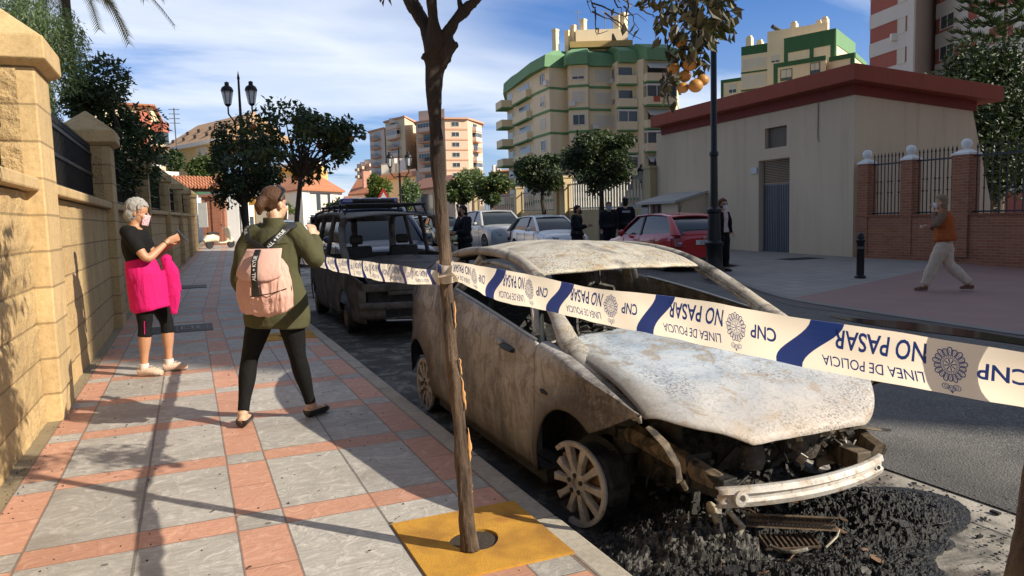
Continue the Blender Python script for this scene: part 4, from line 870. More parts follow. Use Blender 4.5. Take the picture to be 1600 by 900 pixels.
# ================================================================== TREES
def leaves(mb, pts, size, fold=.25, droop=.35, mi=0, aspect=.45, rnd=random, pairs=None):
    for p in pts:
        a = Vector((rnd.gauss(0, 1), rnd.gauss(0, 1), rnd.gauss(-droop, .7))).normalized(); b = a.cross(Vector((rnd.gauss(0, 1), rnd.gauss(0, 1), rnd.gauss(0, 1)))).normalized(); c = a.cross(b)
        L = size*rnd.uniform(.6, 1.25); w_ = L*aspect*.5; i = len(mb.v)
        mb.v += [p, p+a*L*.5+b*w_+c*w_*fold, p+a*L, p+a*L*.5-b*w_+c*w_*fold]; mb.f += [[i, i+1, i+2], [i, i+2, i+3]]; k = rnd.random() < .3; mb.m += [mi+k, mi+k]
def clump(c, r, n, rnd, shell=.55):
    out = []
    while len(out) < n:
        v = Vector((rnd.gauss(0, 1), rnd.gauss(0, 1), rnd.gauss(0, 1))).normalized()*(rnd.uniform(shell**3, 1)**(1/3)); out.append(Vector((c[0]+v.x*r[0], c[1]+v.y*r[1], c[2]+v.z*r[2])))
    return out
LD = [leafmat('orange_leaf_dark', (.012, .026, .008), (.036, .062, .018), .2), leafmat('orange_leaf_mid', (.030, .05, .014), (.075, .105, .03), .25)]
LM = [leafmat('leaf_green', (.030, .06, .014), (.07, .11, .03), .25), leafmat('leaf_yellow_green', (.06, .09, .02), (.13, .15, .04), .3)]
LP = [leafmat('pepper_leaf', (.085, .135, .065), (.16, .22, .11), .4), leafmat('pepper_leaf_pale', (.14, .19, .09), (.22, .27, .15), .4)]
LY = [leafmat('leaf_bright', (.06, .10, .015), (.13, .17, .04), .35), leafmat('leaf_bright_pale', (.12, .15, .03), (.20, .21, .06), .35)]
LG = [leafmat('leaf_deep', (.018, .038, .012), (.045, .075, .022), .2), leafmat('leaf_deep_pale', (.04, .07, .02), (.08, .11, .035), .25)]
LGD = [leafmat('leaf_dark_green', (.012, .026, .008), (.032, .056, .016), .15), LG[0]]
BARK = m_bark('grey_bark', (.07, .05, .035), (.16, .12, .085)); DKBARK = m_bark('dark_bark', (.018, .013, .010), (.06, .043, .03))
ORANGE = simple('orange_peel', (.55, .20, .02), .45, 0, .15, 6, .004, 120)
def tree(name, label, base, ctr, rad, n, size, mats, seed, bark=BARK, trunk=.12, group=None, cat='tree', nc=14, fruit=0, fmat=None, aspect=.45, droop=.35, spread=.75, cl=.42, lean=0, multi=1, fsize=.04):
    rnd = random.Random(seed); base = Vector(base); ctr = Vector(ctr); t_ = thing(name, label, cat, base, 0, group)
    q = MB(); ends = []
    cs = [Vector(p) for p in clump(ctr, [r*(1-cl*.72)*spread/.75 for r in rad], nc, rnd, .62)]
    fork = base.lerp(ctr-Vector((0, 0, rad[2]*.75)), .97)
    for k in range(multi):
        off = Vector((rnd.uniform(-1, 1), rnd.uniform(-1, 1), 0))*(trunk*1.4 if multi > 1 else 0); pts = [base-Vector((0, 0, .05))+off]
        for i in range(1, 5): pts.append((base+off).lerp(fork, i/4)+Vector((rnd.gauss(0, 1), rnd.gauss(0, 1), 0))*trunk*.35)
        q.tube(pts, [trunk*(1.25-.12*i) for i in range(5)], 8)
    for c in cs: q.tube([fork, fork.lerp(c, .5)+Vector((rnd.gauss(0, .1), rnd.gauss(0, .1), .1))*rad[0], c], [trunk*.5, trunk*.3, trunk*.1], 5)
    q.build('trunk', bark, t_, smooth=True)
    lf = MB(); per = n//nc
    for c in cs: leaves(lf, clump(c, [r*cl*rnd.uniform(.55, 1.35) for r in rad], int(per*rnd.uniform(.6, 1.4)), rnd, .3), size, aspect=aspect, droop=droop, rnd=rnd)
    lf.build('crown', mats, t_, recalc=False)
    for i in range(fruit):
        c = rnd.choice(cs); p = c+Vector((rnd.gauss(0, .4)*rad[0]*cl*1.6, rnd.gauss(0, .4)*rad[1]*cl*1.6, -rnd.uniform(.3, 1.2)*rad[2]*cl)); f = MB(); f.ball(p, fsize, 10); f.build('fruit', fmat or ORANGE, t_, smooth=True)
    return t_
def treep(name, label, px, py, D, rx, ry, *a, zrad=None, ground=True, **k):       # crown centre and half sizes in pixels of the photograph
    c = at(px, py, D); s = D/FPX; base = Vector((c.x, c.y, gz(c.y))); return tree(name, label, base, c, (rx*s, rx*s, ry*s), *a, **k)
GK = 'orange trees along the left kerb'
# dark orange trees on the left kerb
c = at(478, 222, 9.35); tree('orange_tree', 'dark orange tree with hanging fruit right behind the woman in the olive jacket', (1.02, 9.45, 0), c+Vector((-.08, 0, 0)), (.82, .7, .50), 4000, .085, LD, 11, DKBARK, .034, GK, nc=26, cl=.30, spread=.86, fruit=14, fmat=simple('shade_orange', (.20, .075, .012), .5, 0, .2), droop=.8, fsize=.036)
c = at(376, 254, 14.5); tree('orange_tree', 'denser dark orange tree standing under the left double lantern', (bend(15)+1.02, 15.6, gz(15.6)), c, (.72, .7, 1.05), 6800, .09, LD, 12, DKBARK, .05, GK, nc=28, cl=.32, spread=.84, fruit=0, droop=.7, multi=3)
# behind the left wall
c = at(176, 205, 13.2); tree('citrus_tree', 'glossy dark tree leaning over the boundary wall railings', (c.x-.6, c.y, gz(c.y)), c+Vector((-.1, 0, -.1)), (1.05, 1.0, 1.40), 10000, .125, LG, 21, DKBARK, .07, nc=20, aspect=.36, droop=.0, cl=.36)
c = at(222, 290, 17.5); tree('citrus_tree', 'lower dark shrub tree spilling over the wall ahead of the grey-haired woman', (c.x-.4, c.y, gz(c.y)), c, (.55, .8, .95), 3800, .115, LG, 22, DKBARK, .05, nc=12, aspect=.36)
c = at(40, 82, 7.6); tree('pepper_tree', 'feathery pale green pepper tree behind the first wall pillar', (c.x-.45, c.y+.3, gz(c.y)), c, (.60, .62, .86), 26000, .050, LP, 23, BARK, .05, nc=22, aspect=.22, droop=1.2, cl=.40, spread=.8)
# palm fronds top left
pc = at(96, -70, 21); pm = thing('palm_tree', 'palm whose fronds hang down at the top left', 'palm', (pc.x, pc.y, gz(pc.y)))
q = MB(); q.tube([Vector((pc.x, pc.y, 0)), Vector((pc.x+.05, pc.y, pc.z*.5)), pc], [.16, .12, .12], 10); q.build('trunk', BARK, pm, smooth=True)
rnd = random.Random(5); PALM = [leafmat('palm_leaf', (.13, .125, .06), (.26, .23, .12), .3), leafmat('palm_leaf_dry', (.26, .21, .10), (.40, .32, .18), .3)]
for i in range(30):
    a = 2*math.pi*i/30+rnd.uniform(-.15, .15); el = rnd.uniform(-.1, .9); d = Vector((math.cos(a), math.sin(a), 0)); L = rnd.uniform(2.5, 3.0); pts = []
    for k in range(9):
        s = k/8*L; pts.append(pc+d*s*math.cos(el*.4)+Vector((0, 0, s*math.sin(el)-.30*s*s)))
    q = MB(); q.tube(pts, [.03*(1-k/9.5) for k in range(9)], 5)
    for k in range(4, 60):
        f = k/60*8; i0 = min(int(f), 7); p = pts[i0].lerp(pts[i0+1], f-i0); tg = (pts[i0+1]-pts[i0]).normalized(); sd = tg.cross(Vector((0, 0, 1))).normalized()
        for sg in (-1, 1):
            tip = p+(sd*sg*.75+tg*.6+Vector((0, 0, -.35+.1*rnd.random())))*.50*math.sin(min(1, .25+k/60)*2.6); w_ = tg*.026
            q.add([p-w_, p+w_, tip], [(0,1,2)], rnd.randint(0, 1))
    q.build('frond', PALM, pm, recalc=False)
# across and down the street
TG = 'street trees along the far pavement'
treep('street_tree', 'light yellow-green tree beside the warning sign', 590, 300, 52, 26, 26, 3600, .28, LY, 31, trunk=.12, group=TG, droop=-.3)
treep('street_tree', 'mid green tree just right of the near bare trunk', 716, 297, 44, 26, 27, 4600, .26, LM, 32, trunk=.11, group=TG)
treep('street_tree', 'round tree flecked with yellow fruit behind the silver car', 768, 291, 42, 34, 27, 5200, .24, LM, 33, trunk=.11, group=TG, fruit=34, fsize=.055, fmat=simple('yellow_fruit', (.40, .24, .03), .5))
treep('street_tree', 'dark round tree in front of the left end of the green roofed flats', 848, 270, 37, 45, 34, 7000, .21, LD, 34, DKBARK, trunk=.12, nc=26, cl=.32, spread=.82, group=TG)
treep('street_tree', 'largest dark tree in front of the middle of the green roofed flats', 940, 250, 33, 58, 54, 9500, .20, LD, 35, DKBARK, trunk=.13, nc=30, cl=.30, spread=.84, group=TG)
treep('willow', 'pale hazy tree below the salmon flats', 738, 280, 75, 26, 26, 2600, .40, LP, 36, trunk=.16, droop=1.2, aspect=.25)
treep('garden_tree', 'grey-green tree behind the slim double lantern', 640, 302, 60, 16, 26, 1800, .32, LP, 37, trunk=.12)
treep('garden_tree', 'green tree over the white parapet left of the lantern', 318, 262, 56, 34, 20, 3000, .34, LM, 38, trunk=.16)
treep('garden_tree', 'thin bare-topped tree in front of the cream house', 268, 250, 50, 18, 24, 1100, .30, LG, 39, trunk=.10)
treep('hedge', 'low bright hedge at the foot of the white house', 440, 326, 50, 26, 9, 1600, .24, LY, 40, trunk=.05, cat='hedge')
treep('hedge', 'dark flat-topped hedge right of the white house', 540, 318, 50, 30, 9, 1600, .24, LG, 41, trunk=.05, cat='hedge')
c = at(1540, 195, 31); tree('big_tree', 'big leafy tree behind the right end of the utility building', (c.x, c.y, gz(c.y)), c, (3.9, 3.0, 3.7), 30000, .23, LGD, 42, DKBARK, .22, nc=34, cl=.34, droop=.2)
# araucaria: whorls of flat branches
c = at(1572, 20, 46); ar = thing('araucaria', 'araucaria with tiers of flat feathery branches above the big tree', 'tree', (c.x, c.y, gz(c.y)))
q = MB(); q.tube([(c.x, c.y, 0), (c.x, c.y, c.z+5)], [.25, .05], 8); q.build('trunk', BARK, ar, smooth=True)
q = MB(); rnd = random.Random(9)
for k in range(9):
    zz = c.z-1.6+.95*k; Lk = 3.4-.28*k
    for i in range(7):
        a = 2*math.pi*(i+k*.5)/7; d = Vector((math.cos(a), math.sin(a), .18)); s = Vector((-d.y, d.x, 0)); P0 = Vector((c.x, c.y, zz)); q.tube([P0, P0+d*Lk], [.05, .02], 4)
        for j in range(26):
            p = P0+d*(Lk*(.2+.8*j/26))+Vector((0, 0, .1*math.sin(j))); w_ = .55*(1-.5*j/26)
            for sg in (-1, 1):
                tip = p+s*sg*w_+d*.25+Vector((0, 0, .22)); q.add([p-d*.07, p+d*.07, tip], [(0,1,2)], rnd.randint(0, 1)); q.add([p+Vector((0,0,-.06)), p+Vector((0,0,.06)), tip], [(0,1,2)], 0)
q.build('branches', [LG[0], LP[0]], ar, recalc=False)
# ================================================================== THE TWO BURNT WRECKS
def m_hood():
    m, t = mat('burnt_hood_steel'); o = t.coord(); x, y, z = t.sep(o)                # local to the car's middle
    big = t.noise(o, 2.2, 7, .62, 1.2); b2 = t.noise(t.vmath('ADD', o, (4.3, 2.1, .7)), 4.2, 7, .66, 1.); fn = t.noise(o, 85, 5, .75); f2 = t.noise(t.vmath('ADD', o, (1, 5, 2)), 38, 6, .72, .6); ring = t.noise(t.vmath('ADD', o, (9, 2, 6)), 14, 5, .7, 3.)
    c = t.mix(t.ramp(big, [(.36, 0), (.60, 1)]), (.35, .42, .50), (.53, .555, .57))
    c = t.mix(t.ramp(b2, [(.55, 0), (.60, .75), (.64, .75), (.68, .2)]), c, (.33, .265, .18))
    c = t.mix(t.ramp(ring, [(.54, 0), (.60, .55)]), c, (.17, .18, .19))
    fr = t.math('MULTIPLY_ADD', y, -1.6, -2.2, clamp=True); c = t.mix(t.math('MULTIPLY', fr, .8), c, (.42, .345, .28))
    c = t.mix(t.math('MULTIPLY', t.ramp(fn, [(.50, 0), (.58, 1)]), t.ramp(t.noise(o, 3.1, 5, .6), [(.44, .05), (.62, .8)])), c, (.09, .075, .06))
    c = t.mix(t.math('MULTIPLY', t.ramp(f2, [(.54, 0), (.64, 1)]), t.ramp(big, [(.38, .45), (.50, 0)])), c, (.14, .14, .14))
    ed = t.math('ADD', t.math('ABSOLUTE', x), t.math('MULTIPLY_ADD', b2, .30, -.15)); c = t.mix(t.ramp(ed, [(.50, 0), (.68, .85)]), c, t.mix(fn, (.05, .045, .04), (.20, .165, .12)))
    t.out(c, t.math('MULTIPLY_ADD', f2, .3, .45), .1, t.bump(t.math('ADD', t.math('MULTIPLY', fn, .6), t.math('ADD', f2, ring)), .45, .006)); return m
ASHTOP = m_hood()
ROOFB = m_burnt('burnt_roof_steel', (.42, .385, .31), (.54, .51, .44), rust=(.32, .20, .08), soot=(.12, .11, .10), sootlvl=.54, speck=.95, s=1.6, metal=.1)
def m_side():
    m, t = mat('burnt_side_steel'); o = t.coord(); x, y, z = t.sep(o)                # y runs along the car, nose at about -1.7
    big = t.noise(o, 1.9, 7, .62, .9); mid = t.noise(t.vmath('ADD', o, (7.1, 3.3, 1.7)), 5.5, 8, .68, 1.3); fn = t.noise(o, 75, 5, .72); stn = t.noise(t.scale(o, (9, 9, 1.9)), 1.7, 7, .66, 1.1); bl = t.noise(t.vmath('ADD', o, (2.2, .4, 6.)), 26, 6, .7, .8)
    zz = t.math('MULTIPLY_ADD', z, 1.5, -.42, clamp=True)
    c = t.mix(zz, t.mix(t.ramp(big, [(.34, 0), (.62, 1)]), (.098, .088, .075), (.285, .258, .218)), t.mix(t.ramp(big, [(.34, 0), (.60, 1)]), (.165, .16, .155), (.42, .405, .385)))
    c = t.mix(t.ramp(mid, [(.50, 0), (.58, .6), (.66, .2)]), c, (.13, .10, .075))
    c = t.mix(t.math('MULTIPLY', t.ramp(stn, [(.52, 0), (.64, 1)]), .5), c, (.07, .062, .053))
    c = t.mix(t.math('MULTIPLY', t.ramp(stn, [(.30, 1), (.43, 0)]), .5), c, (.46, .42, .36))
    dy = t.math('SUBTRACT', y, -1.42); dz = t.math('SUBTRACT', z, .62); rr = t.math('SQRT', t.math('ADD', t.math('MULTIPLY', dy, dy), t.math('MULTIPLY', t.math('MULTIPLY', dz, dz), 2.4)))
    wob = t.math('MULTIPLY_ADD', mid, .5, -.25); bt = t.ramp(t.math('ADD', rr, wob), [(.10, 1), (.30, 0)])
    c = t.mix(t.math('MULTIPLY', bt, t.ramp(bl, [(.40, .25), (.56, 1)])), c, (.055, .043, .035))
    for ya in (-1.2, 1.3):
        ay = t.math('SUBTRACT', y, ya); az = t.math('SUBTRACT', z, .23); ra = t.math('SQRT', t.math('ADD', t.math('MULTIPLY', ay, ay), t.math('MULTIPLY', az, az))); c = t.mix(t.math('MULTIPLY', t.ramp(t.math('ADD', ra, t.math('MULTIPLY', wob, .6)), [(.36, 1), (.52, 0)]), .85), c, (.05, .038, .028))
    c = t.mix(t.ramp(t.math('ADD', y, t.math('MULTIPLY', wob, 1.6)), [(.0, 0), (1.0, 0)]), c, c)
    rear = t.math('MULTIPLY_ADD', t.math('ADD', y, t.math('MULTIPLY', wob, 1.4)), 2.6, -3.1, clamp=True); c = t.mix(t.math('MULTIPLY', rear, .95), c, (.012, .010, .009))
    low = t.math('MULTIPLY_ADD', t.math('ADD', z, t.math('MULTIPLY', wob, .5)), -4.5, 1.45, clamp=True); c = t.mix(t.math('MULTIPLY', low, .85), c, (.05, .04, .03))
    c = t.mix(t.math('MULTIPLY', t.ramp(fn, [(.50, 0), (.60, 1)]), t.ramp(big, [(.42, .7), (.6, .15)])), c, (.05, .04, .032))
    t.out(c, t.math('MULTIPLY_ADD', mid, .3, .5), .1, t.bump(t.math('ADD', t.math('MULTIPLY', fn, .5), t.math('ADD', mid, t.math('MULTIPLY', bl, t.math('MULTIPLY', bt, 1.5)))), .55, .007)); return m
SIDEB = m_side()
PILB = m_burnt('burnt_pillar_steel', (.36, .34, .31), (.42, .37, .29), rust=(.20, .14, .08), soot=(.03, .026, .022), sootlvl=.52, speck=.9, s=2.2, metal=.15)
ALU = m_burnt('burnt_beam_alloy', (.60, .59, .57), (.46, .43, .39), rust=(.34, .22, .12), soot=(.10, .09, .085), sootlvl=.63, speck=.5, s=3., metal=.35)
RIMB = m_burnt('burnt_rim_alloy', (.40, .375, .34), (.29, .268, .24), rust=(.20, .15, .11), soot=(.04, .03, .025), sootlvl=.62, speck=.4, s=4., metal=.1)
RUSTM = m_burnt('rusted_part', (.16, .085, .045), (.24, .15, .09), rust=(.10, .05, .025), sootlvl=.5, speck=.5, s=4., metal=.2)
SOOTR = m_burnt('sooty_rail', (.20, .155, .10), (.11, .085, .06), rust=(.07, .045, .03), soot=(.010, .009, .008), sootlvl=.47, speck=.6, s=4.5, metal=.1)
TANM = m_burnt('scorched_rail', (.34, .26, .16), (.24, .18, .12), rust=(.14, .08, .04), sootlvl=.55, speck=.5, s=3.5, metal=.1)
def lerp(a, b, k): return a+(b-a)*k
def pw(x, pts):
    if x <= pts[0][0]: return pts[0][1]
    for (a, ya), (b, yb) in zip(pts, pts[1:]):
        if x <= b: k = (x-a)/(b-a); k = k*k*(3-2*k) if False else k; return lerp(ya, yb, k)
    return pts[-1][1]
def sm(x, pts):                                                       # smooth (Catmull-Rom) profile
    xs = [p[0] for p in pts]; n = len(pts)
    if x <= xs[0]: return pts[0][1]
    if x >= xs[-1]: return pts[-1][1]
    i = max(j for j in range(n-1) if xs[j] <= x); h = xs[i+1]-xs[i]; k = (x-xs[i])/h
    def sl(j):
        if j == 0: return (pts[1][1]-pts[0][1])/(xs[1]-xs[0])
        if j == n-1: return (pts[-1][1]-pts[-2][1])/(xs[-1]-xs[-2])
        return (pts[j+1][1]-pts[j-1][1])/(xs[j+1]-xs[j-1])
    a, b = pts[i][1], pts[i+1][1]; m0, m1 = sl(i)*h, sl(i+1)*h
    return (2*k**3-3*k**2+1)*a+(k**3-2*k**2+k)*m0+(-2*k**3+3*k**2)*b+(k**3-k**2)*m1
XC = 2.43                                                             # centre line of the hatchback
car = thing('burnt_hatchback', 'burnt-out pale three-door hatchback without tyres or glass parked by the bare tree', 'car', (XC, 4.3, -.12))
AX1, AX2, ZAX = 3.10, 5.60, .11
def halfw(y, z):                                                      # half width of the body at height z (world)
    b = sm(y, [(2.35, .60), (2.62, .742), (2.9, .80), (3.2, .828), (4.2, .845), (5.2, .84), (5.8, .81), (6.15, .72), (6.3, .60)])
    k = sm(z, [(-.05, .955), (.12, .985), (.35, 1.0), (.55, .998), (.72, .975), (.86, .94), (.95, .90)])
    return b*k
def flare(y, z):
    e = 0
    for a in (AX1, AX2):
        r = math.hypot(y-a, z-ZAX); e += .028*math.exp(-((r-.35)/.07)**2)*(1 if z > ZAX-.1 else .6)
    crease = .012*math.exp(-((z-lerp(.60, .74, (y-2.6)/3))/.03)**2)
    return e+crease
def belt(y): return sm(y, [(2.45, .48), (2.62, .525), (2.8, .585), (3.1, .655), (3.45, .715), (4.0, .79), (4.5, .85), (5.0, .90), (5.4, .93), (5.9, .92), (6.25, .88)])
def under(y, fr=True):
    z = sm(y, [(2.4, .42), (3.0, .10), (3.5, .045), (4.5, .055), (5.2, .07), (5.6, .1), (6.0, .14), (6.3, .2)])
    for a, r in ((AX1, .335), (AX2, .335)):
        if abs(y-a) < r: z = max(z, ZAX+math.sqrt(r*r-(y-a)**2))
    if y < AX1-.12: z = max(z, lerp(.525, .345, max(0, (y-2.62))/(AX1-.12-2.62)))
    return z
def hoodx(y): return sm(y, [(2.36, .60), (2.6, .722), (2.9, .735), (3.3, .728), (3.6, .72)])
def hoodez(y): return sm(y, [(2.38, .41), (2.6, .495), (2.75, .55), (3.0, .628), (3.3, .698), (3.6, .735)])
def sidefn(y0, y1, side, nz=14, lo=None, top=False):
    def fn(a, b):
        y = lerp(y0, y1, a); zb, zt_ = (lo or under)(y), belt(y)
        if top and b > .8:                                            # wing shoulder turning in to meet the bonnet edge
            k = (b-.8)/.2; w0, z0 = halfw(y, zt_)+flare(y, zt_), zt_; x1, z1 = hoodx(y)+.006, hoodez(y)-.014
            return Vector((XC+side*lerp(w0, x1, math.sin(k*math.pi/2)), y, lerp(z0, z1, k)+.012*math.sin(k*math.pi)))
        if top: b = b/.8
        z = lerp(zb, zt_, b); w_ = halfw(y, z)+flare(y, z)
        dn = .006*mnoise.noise(Vector((y*5, z*5, side*3)))
        return Vector((XC+side*(w_+dn), y, z))
    return fn
for side in (-1, 1):
    for nm, a, b, lab in (('fender', 2.62, 3.46, None), ('door', 3.468, 4.86, 'scorched tan door'), ('quarter_panel', 4.868, 6.22, None)):
        q = MB(); q.grid(sidefn(a, b, side, top=nm == 'fender'), 60 if nm != 'door' else 40, 24)
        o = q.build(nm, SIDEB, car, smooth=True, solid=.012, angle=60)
        if nm == 'door' and side < 0:
            h = MB(); hx, hy, hz = XC-.838, 3.80, .655
            h.tube([(hx-.006, hy-.10, hz-.012), (hx-.012, hy-.02, hz), (hx-.006, hy+.05, hz+.004)], [(.03, .012), (.045, .012), (.03, .010)], 12); h.build('handle_recess', CHAR, o, smooth=True)
            h = MB()
            for i in range(3): h.ball((hx-.02, hy+.05+.03*i, hz+.012), (.014, .013, .02), 8)
            h.build('handle_stub', STEEL, o, smooth=True)
        if nm == 'fender' and side < 0:
            h = MB(); h.tube([(XC-.836, 3.385, .492), (XC-.84, 3.345, .488), (XC-.836, 3.305, .484)], [.010, .019, .010], 10, flat=.5); h.build('repeater_hole', DARK, o, smooth=True)
        if nm == 'door': 
            h = MB(); h.tube([Vector((XC+side*(halfw(lerp(3.5, 4.84, k/12), belt(lerp(3.5, 4.84, k/12)))-.015), lerp(3.5, 4.84, k/12), belt(lerp(3.5, 4.84, k/12))+.004)) for k in range(13)], .009, 6); h.build('window_sill_strip', STEEL, o, smooth=True)
# sills and floor
q = MB()
for side in (-1, 1): q.bar((XC+side*.76, 3.4, .03), (XC+side*.76, 5.2, .045), .10, .07)
q.box((XC, 4.4, .06), (1.5, 2.2, .03)); q.box((XC, 5.7, .22), (1.2, 1.0, .03)); q.build('floor_pan', CHAR, car)
# bonnet: pointed nose between the two empty lamp corners
def front(s):                                                         # front edge of the bonnet across s in -1..1
    a = abs(s)
    if s > 0: return 2.36+.03*a*a+.78*max(0, a-.35)**1.5
    return (2.36+.03*a*a) if a < .50 else lerp(2.3675, 2.62, (a-.50)/.50)
def hoodfn(a, b):
    s = lerp(-1, 1, a); y1 = 3.66+.10*(1-s*s)-.22*abs(s)**3; y0 = front(s); y = lerp(y0, y1, b)
    hw = sm(y, [(2.36, .50), (2.5, .56), (2.75, .645), (3.1, .695), (3.5, .715)]); x = s*.715*lerp(1, 1, b) if abs(s) > .56 else s*lerp(.74, .715, b)
    x = s*(hoodx(y) if abs(s) > .5 else lerp(hoodx(2.62), hoodx(y), b))
    x = s*lerp(.722, .724, b)
    z = sm(y, [(2.33, .345), (2.38, .385), (2.45, .432), (2.58, .492), (2.78, .552), (3.0, .592), (3.35, .632), (3.75, .66)])
    e = min(max((abs(s)-.66)/.32, 0), 1); e = e*e*(3-2*e); z += .055*(1-s*s)+.012*math.exp(-((s+.62)/.12)**2)+e*lerp(0, .088, min(max((y-2.4)/.8, 0), 1)); z -= .016*max(0, (abs(s)-.90)/.10)**2+.010*max(0, 1-b/.05)**2
    z += .012*mnoise.fractal(Vector((x*2.2, y*2.2, 2)), 1, 2, 3) - .012*math.exp(-((x-.12)**2+(y-2.95)**2)/.06)
    return Vector((XC+x, y, z))
q = MB(); q.grid(hoodfn, 72, 44); hood = q.build('hood', ASHTOP, car, smooth=True, solid=.007, angle=35)
# scuttle between bonnet and windscreen
q = MB(); q.grid(lambda a, b: Vector((XC+lerp(-.68, .68, a), 3.70+.14*(1-(2*a-1)**2)+.10*b, .66+.03*(1-(2*a-1)**2)-.02*b)), 20, 3); q.build('scuttle', PILB, car, smooth=True, solid=.01)
# wing tops beside the bonnet, sweeping up into the pillars
# roof
def railx(y): return sm(y, [(3.3, .70), (3.6, .650), (3.95, .585), (4.4, .56), (5.0, .555), (5.6, .54), (6.0, .53)])
def railz(y): return sm(y, [(3.3, .705), (3.6, .875), (3.95, 1.035), (4.3, 1.115), (4.75, 1.145), (5.2, 1.13), (5.6, 1.075), (6.0, .97)])
def rooffn(a, b):
    s = lerp(-1, 1, a); y = lerp(3.93+.0*s-.07*(1-s*s), 5.72+.10*(1-s*s), b); yy = max(3.95, y)
    x = s*railx(yy)*.985; z = railz(yy)+.055*(1-s*s)**1.0*1.0+(.0 if y >= 3.95 else -.03*(3.95-y)/.07)
    z += .010*mnoise.fractal(Vector((x*3, y*3, 5)), 1, 2, 3)
    return Vector((XC+x, y, z))
q = MB(); q.grid(rooffn, 44, 44); q.build('roof', ROOFB, car, smooth=True, solid=.012, angle=70)
for side in (-1, 1):
    pts = [Vector((XC+side*railx(y), y, railz(y)-.005)) for y in [3.22+.06*i for i in range(44)]]
    pts[:2] = [Vector((XC+side*.690, yy, hoodez(yy)+dz_)) for yy, dz_ in ((2.72, -.055), (2.92, -.045), (3.08, -.032), (3.20, -.016))]+[Vector((XC+side*.694, 3.29, .702))]; 
    q = MB(); q.tube(pts, [(.03, .018), (.045, .03), (.056, .038), (.062, .042), (.064, .044), (.06, .042), (.055, .038), (.05, .034)]+[(.042, .030)]*9+[(.036, .030)]*30, 12); q.build('roof_rail', PILB, car, smooth=True)
    # inner flange of the windscreen opening with its row of torn clips
    q = MB(); fl = [Vector((XC+side*(railx(y)-.035), y, railz(y)-.03)) for y in [3.40+.05*i for i in range(12)]]
    q.tube(fl, .012, 6)
    for p in fl: 
        for d_ in (0, .022): q.box(p+Vector((-side*.008, d_, .012)), (.014, .010, .014))
    q.build('screen_flange', PILB, car)
    # door window frame, B pillar, quarter window frame, C pillar
    def wx(z): return sm(z, [(.6, .80), (.80, .755), (.95, .675), (1.1, .595)])
    fr = [(3.56, .735), (3.66, .83), (3.80, .93), (3.98, 1.005), (4.25, 1.06), (4.55, 1.075), (4.76, 1.07), (4.84, 1.0), (4.90, .88)]
    fp = []
    for i in range(33): y = i/32*(len(fr)-1); k = int(min(y, len(fr)-2)); fp.append((lerp(fr[k][0], fr[k+1][0], y-k), lerp(fr[k][1], fr[k+1][1], y-k)))
    q = MB(); q.tube([Vector((XC+side*(wx(z)-.012), y, z)) for y, z in fp], (.022), 8, flat=.55)
    for i in range(4, 26, 2): y, z = fp[i]; q.box((XC+side*(wx(z)-.03), y, z-.022), (.012, .022, .014))
    q.build('door_window_frame', PILB, car, smooth=True)
    q = MB(); q.tube([Vector((XC+side*(wx(z)-.02), y, z)) for y, z in ((5.06, .80), (4.98, .9), (4.88, 1.02), (4.83, 1.10))], [(.05, .03), (.045, .03), (.04, .03), (.04, .03)], 10); q.build('b_pillar', PILB, car, smooth=True)
    q = MB(); q.grid(lambda a, b: Vector((XC+side*(wx(lerp(.86, 1.10, b))-.03+.02*math.sin(a*3)), lerp(lerp(5.50, 5.95, a), lerp(5.35, 5.74, a), b), lerp(.90, 1.08, b))), 8, 8); q.build('c_pillar', SIDEB, car, smooth=True, solid=.02)
    # mirror stump and the little front quarter light
    q = MB(); q.add([(XC+side*.775, 3.48, .70), (XC+side*.765, 3.66, .725), (XC+side*.70, 3.64, .845)], [(0,1,2)]); q.build('mirror_sail', simple('sooty_pane', (.22, .24, .20), .35, 0, .4, 14), car, solid=.012)
# tailgate frame
q = MB(); q.tube([Vector((XC+x, 5.72+.06*math.cos(x*2), 1.06)) for x in (-.52, -.3, 0, .3, .52)], .03, 8)
for s in (-1, 1): q.tube([(XC+s*.53, 5.74, 1.05), (XC+s*.62, 6.05, .92), (XC+s*.66, 6.22, .72)], .035, 8)
q.grid(lambda a, b: Vector((XC+lerp(-.66, .66, a), 6.24+.05*math.sin(math.pi*a), lerp(.2, .80, b))), 10, 6); q.build('tailgate', CHAR, car, smooth=True)
